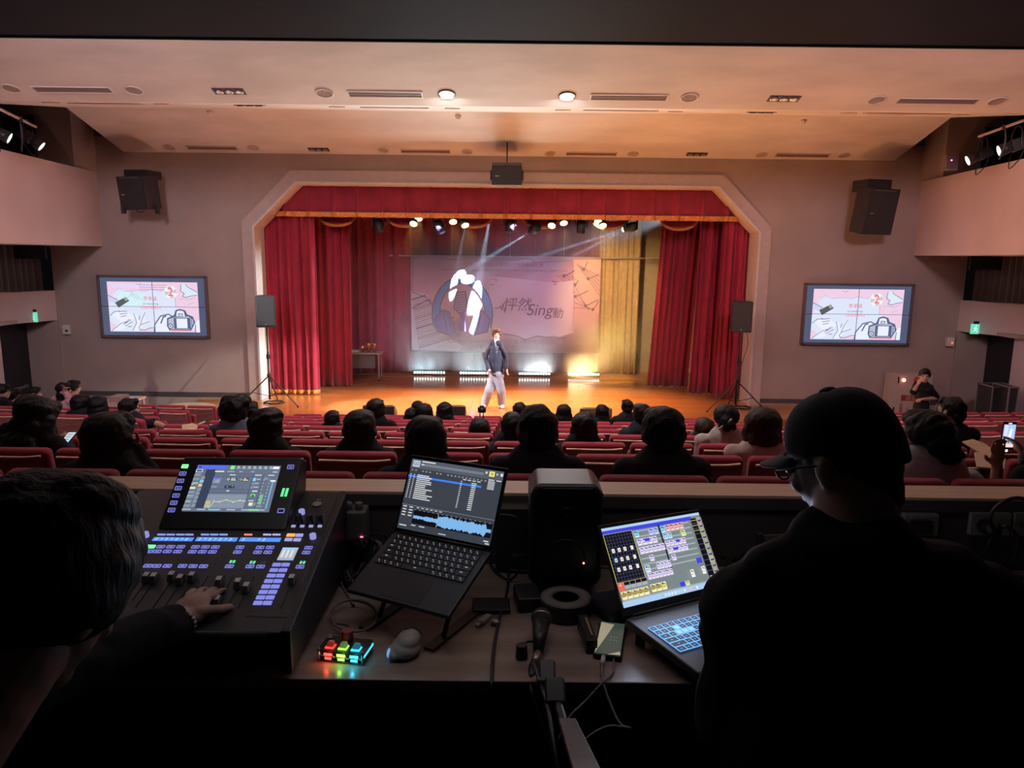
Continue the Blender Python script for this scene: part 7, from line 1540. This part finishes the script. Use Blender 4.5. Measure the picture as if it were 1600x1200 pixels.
for q in (-1, 1): k_ = hip+Vector((q*.1, .42, 0)); body.cap(hip+Vector((q*.09, 0, 0)), k_, .08, .06); body.cap(k_, Vector((k_.x, k_.y, .08)), .055, .04); body.ball((k_.x, k_.y+.06, .05), (.045, .12, .045))
mesh_obj(blob(body, .0042, 4, .0006, 60), 'body', skind_m, lm)
cl = MB(); g = .014
cl.ball(chest, (.17+g, .13+g, .2+g), n=20, k=14); cl.ball(chest.lerp(hip, .5), (.16+g, .13+g, .22+g), n=20, k=14); cl.ball(hip, (.17+g, .14+g, .12+g)); cl.cap(shl, shr, .06+g, .06+g); cl.cap(nb-Vector((0, 0, .03)), shl.lerp(nb, .4), .055+g, .06+g); cl.cap(nb-Vector((0, 0, .03)), shr.lerp(nb, .4), .055+g, .06+g)
wcut = wr.lerp(elb, .07); arm_sleeve(cl, [shl, elb, wcut], [.048+g, .040+g, .042]); arm_sleeve(cl, [shr, shr+Vector((.03, .05, -.28)), w2], [.048+g, .04+g, .04])
jk = mat('jacket_black', (.006, .006, .007), .9, spec=.15, bump=.25, bscale=40); jm = mesh_obj(blob(cl, .006, 3, .008, 16), 'jacket', jk, lm)
tr = MB()
for q in (-1, 1): k_ = hip+Vector((q*.1, .42, 0)); tr.cap(hip+Vector((q*.09, 0, 0)), k_, .095, .075); tr.cap(k_, Vector((k_.x, k_.y, .10)), .07, .06)
mesh_obj(blob(tr, .012, 2), 'trousers', mat('cloth_dark', (.015, .015, .018), .8), lm)
sh_ = MB()
for q in (-1, 1): k_ = hip+Vector((q*.1, .42, 0)); sh_.ball((k_.x, k_.y+.06, .05), (.052, .135, .05))
mesh_obj(blob(sh_, .01, 1), 'shoe', blackm2, lm)
hb = MB(); f = 1.10
for c, r in [HAIR['round'][0], ((0, -.070, -.01), (.076, .048, .060)), ((-.077, -.02, .02), (.018, .05, .035)), ((.077, -.02, .02), (.018, .05, .035))] + [((0, .045, .070), (.062, .05, .04)), ((-.05, -.05, .07), (.04, .04, .035)), ((.03, -.02, .10), (.05, .06, .03))]: hb.ball(Vector(c)*f, tuple(v*f for v in r), T=T, n=22, k=14)
mesh_obj(blob(hb, .0045, 3, .004, 34), 'hair', hair_m, lm)
# bracelet
dw_ = (tip-wr).normalized(); T5 = Matrix.Translation(wr-dw_*.008) @ dw_.to_track_quat('Z', 'Y').to_matrix().to_4x4(); mb = MB()
for k in range(20):
    a = 2*math.pi*k/20; c0 = Vector((.035*math.cos(a), .031*math.sin(a), .0)); mb.ball(c0, (.0065, .0065, .0085), T=T5, n=8, k=6)
wb(mb, 'bracelet', mat('bracelet_metal', (.20, .19, .18), .35, .7), lm, smooth=True)
for q in (-1, 1):
    e = MB(); e.ball(T @ Vector((q*.031, .0845, -.002)), (.013, .009, .008), R=Q.to_matrix(), n=10, k=6); wb(e, 'eye', mat('eye_dark', (.02, .015, .012)), lm, smooth=True)
# right operator with the cap
H = PD(1316, 714, 1.13); Q = Euler((-.38, -.05, .68)).to_quaternion()
rm = thing('person', 'person in a black cap and black jacket facing the black laptop, seen from behind', 'person', (H.x+.03, .9, 0))
body = MB(); S = .89; T = head_prims(body, H, Q, S)
nb = PD(1338, 868, 1.05); body.cap(nb, H+Vector((.01, -.03, -.05)), .063, .060, 18)
chest = nb+Vector((.01, -.02, -.26)); hip = Vector((chest.x+.02, .86, .62))
shl = PD(1180, 955, 1.06); shr = PD(1520, 955, 1.06); el_l = PD(1150, 1110, 1.07); wr_l = PD(1178, 1005, 1.47); el_r = PD(1560, 1150, 1.1); wr_r = PD(1400, 1040, 1.45)
for mb, e in ((body, 0),):
    mb.ball(chest, (.185, .125, .22), n=22, k=14); mb.ball(chest.lerp(hip, .55), (.17, .13, .24), n=20, k=14); mb.ball(hip, (.18, .15, .12)); mb.cap(shl, shr, .06, .06, 18); mb.cap(nb, shl.lerp(nb, .35), .06, .06); mb.cap(nb, shr.lerp(nb, .35), .06, .06)
    arm_sleeve(mb, [shl, el_l, wr_l], [.05, .04, .03]); arm_sleeve(mb, [shr, el_r, wr_r], [.05, .04, .03])
hand_prims(body, wr_l, Vector((-.2, 1, .05)), Z3, 1, 1.02, .35); hand_prims(body, wr_r, Vector((-.3, 1, 0)), Z3, -1, 1.02, .35)
for q in (-1, 1): k_ = hip+Vector((q*.11, .42, -.02)); body.cap(hip+Vector((q*.09, 0, 0)), k_, .08, .06); body.cap(k_, Vector((k_.x, k_.y-.1, .08)), .055, .04); body.ball((k_.x, k_.y-.06, .05), (.045, .12, .045))
mesh_obj(blob(body, .0055, 4), 'body', mat('skin_cool', (.46, .30, .25), .55, var=.05, scale=20), rm)
cl = MB(); g = .022
cl.ball(chest, (.185+g, .125+g, .22+g), n=24, k=16); cl.ball(chest.lerp(hip, .55), (.185+g, .13+g, .26+g), n=22, k=14); cl.ball(hip, (.18+g, .15+g, .14+g)); cl.cap(shl, shr, .062+g, .062+g, 20); cl.cap(nb+Vector((0, 0, -.035)), shl.lerp(nb, .3), .062+g, .062+g, 18); cl.cap(nb+Vector((0, 0, -.035)), shr.lerp(nb, .3), .062+g, .062+g, 18)
cl.ball(nb+Vector((-.005, .0, .026)), (.092, .088, .046), n=22, k=10)
arm_sleeve(cl, [shl, el_l, wr_l], [.054+g, .046+g, .036+g*.6]); arm_sleeve(cl, [shr, el_r, wr_r], [.054+g, .046+g, .036+g*.6])
cl.ball(PD(1150, 935, 1.10), (.045, .05, .045)); cl.ball(PD(1126, 1010, 1.08), (.04, .05, .06))
mesh_obj(blob(cl, .0065, 3, .011, 13), 'jacket', mat('jacket_black2', (.006, .006, .008), .9, spec=.15, bump=.3, bscale=35), rm)
tr = MB(); sh_ = MB()
for q in (-1, 1): k_ = hip+Vector((q*.11, .42, -.02)); tr.cap(hip+Vector((q*.09, 0, 0)), k_, .095, .075); tr.cap(k_, Vector((k_.x, k_.y-.1, .10)), .07, .06); sh_.ball((k_.x, k_.y-.06, .05), (.052, .135, .05))
mesh_obj(blob(tr, .012, 2), 'trousers', mat('cloth_dark', (.015, .015, .018)), rm); mesh_obj(blob(sh_, .01, 1), 'shoe', blackm2, rm)
hb = MB()
for c, r in [((0, -.026, .015), (.076, .078, .074)), ((0, -.056, -.035), (.070, .046, .062)), ((0, -.052, -.080), (.064, .040, .050)), ((-.074, -.03, .0), (.012, .04, .03)), ((.074, -.03, 0), (.012, .04, .03))]: hb.ball(Vector(c)*S, tuple(v*S for v in r), T=T, n=20, k=12)
mesh_obj(blob(hb, .005, 3, .002, 50), 'hair', hair_m, rm)
# cap: crown, brim, button
cap_m = mat('cap_navy', (.010, .012, .022), .85, bump=.15, bscale=300); cp = MB(); n = 36; k = 14
for j in range(k+1):
    t_ = j/k; a_ = t_*math.pi*.5; r_ = math.sin(a_*.98+.02)**.80*(1-.07*t_**5)
    for i in range(n):
        an_ = 2*math.pi*i/n; fx, fy = math.cos(an_), math.sin(an_); zc_ = .100*math.cos(a_)+.018-(.045*t_**3*abs(min(0, fy)) if fy < 0 else 0)+.0008*math.cos(6*an_)
        cp.v.append(tuple(T @ Vector((fx*.089*r_, fy*(.103 if fy > 0 else .105)*r_-.010, zc_))))
for j in range(k):
    for i in range(n): cp.f.append((j*n+i, j*n+(i+1) % n, (j+1)*n+(i+1) % n, (j+1)*n+i)); cp.m.append(0)
cp.f.append(tuple(range(n))); cp.m.append(0)
cap_o = wb(cp, 'cap', cap_m, rm, smooth=True, solid=.004)
mb = MB(); nx = 20; ny = 8
for j in range(ny+1):
    for i in range(nx+1):
        a_ = math.pi*(.17+.66*i/nx); l = j/ny; r0_ = Vector((.093*math.cos(a_), .106*math.sin(a_)-.010)); w_ = .064*math.sin(math.pi*i/nx)**.6
        mb.v.append(tuple(T @ Vector((r0_.x*(1-.02*l), r0_.y+w_*l, .026-.010*l-.9*(r0_.x**2)*(.6+l)))))
mb.f = [(j*(nx+1)+i, j*(nx+1)+i+1, (j+1)*(nx+1)+i+1, (j+1)*(nx+1)+i) for j in range(ny) for i in range(nx)]; mb.m = [0]*len(mb.f)
wb(mb, 'brim', mat('cap_brim', (.035, .036, .045), .8), cap_o, smooth=True, solid=.004)
mb = MB(); mb.ball(T @ Vector((0, -.010, .120)), (.013, .013, .006), R=Q.to_matrix()); wb(mb, 'button', cap_m, cap_o, smooth=True)
glasses(rm, T, Q, H, S)
for q in (-1, 1):
    e = MB(); e.ball(T @ Vector((q*.031, .0845, -.002)), (.013, .009, .008), R=Q.to_matrix(), n=10, k=6); wb(e, 'eye', mat('eye_dark', (.02, .015, .012)), rm, smooth=True)
for nm, h_, who in ((lm, Vector((H.x, 0, 0)), 0),): pass
for x, y, lab in ((-.72, .30, 'dark stool under the left operator'), (rm.location.x, .88, 'dark stool under the capped operator')):
    s_ = thing('stool', lab, 'stool', (x, y, 0)); mb = MB(); mb.lathe([(.16, 0), (.17, .02), (.16, .045)], 24, T=Matrix.Translation((0, 0, .42))); build(mb, 'seat', blackm2, s_, smooth=True)
    for a in (.8, 2.4, 3.9, 5.5): mb = MB(); mb.cyl((.10*math.cos(a), .10*math.sin(a), .42), (.17*math.cos(a), .17*math.sin(a), 0), .012); build(mb, 'leg', black_m, s_)
bpy.data.scenes.remove(_ts)
for o in list(bpy.data.objects):
    if o.type == 'LIGHT' and o.parent is None: o['kind'] = 'helper'
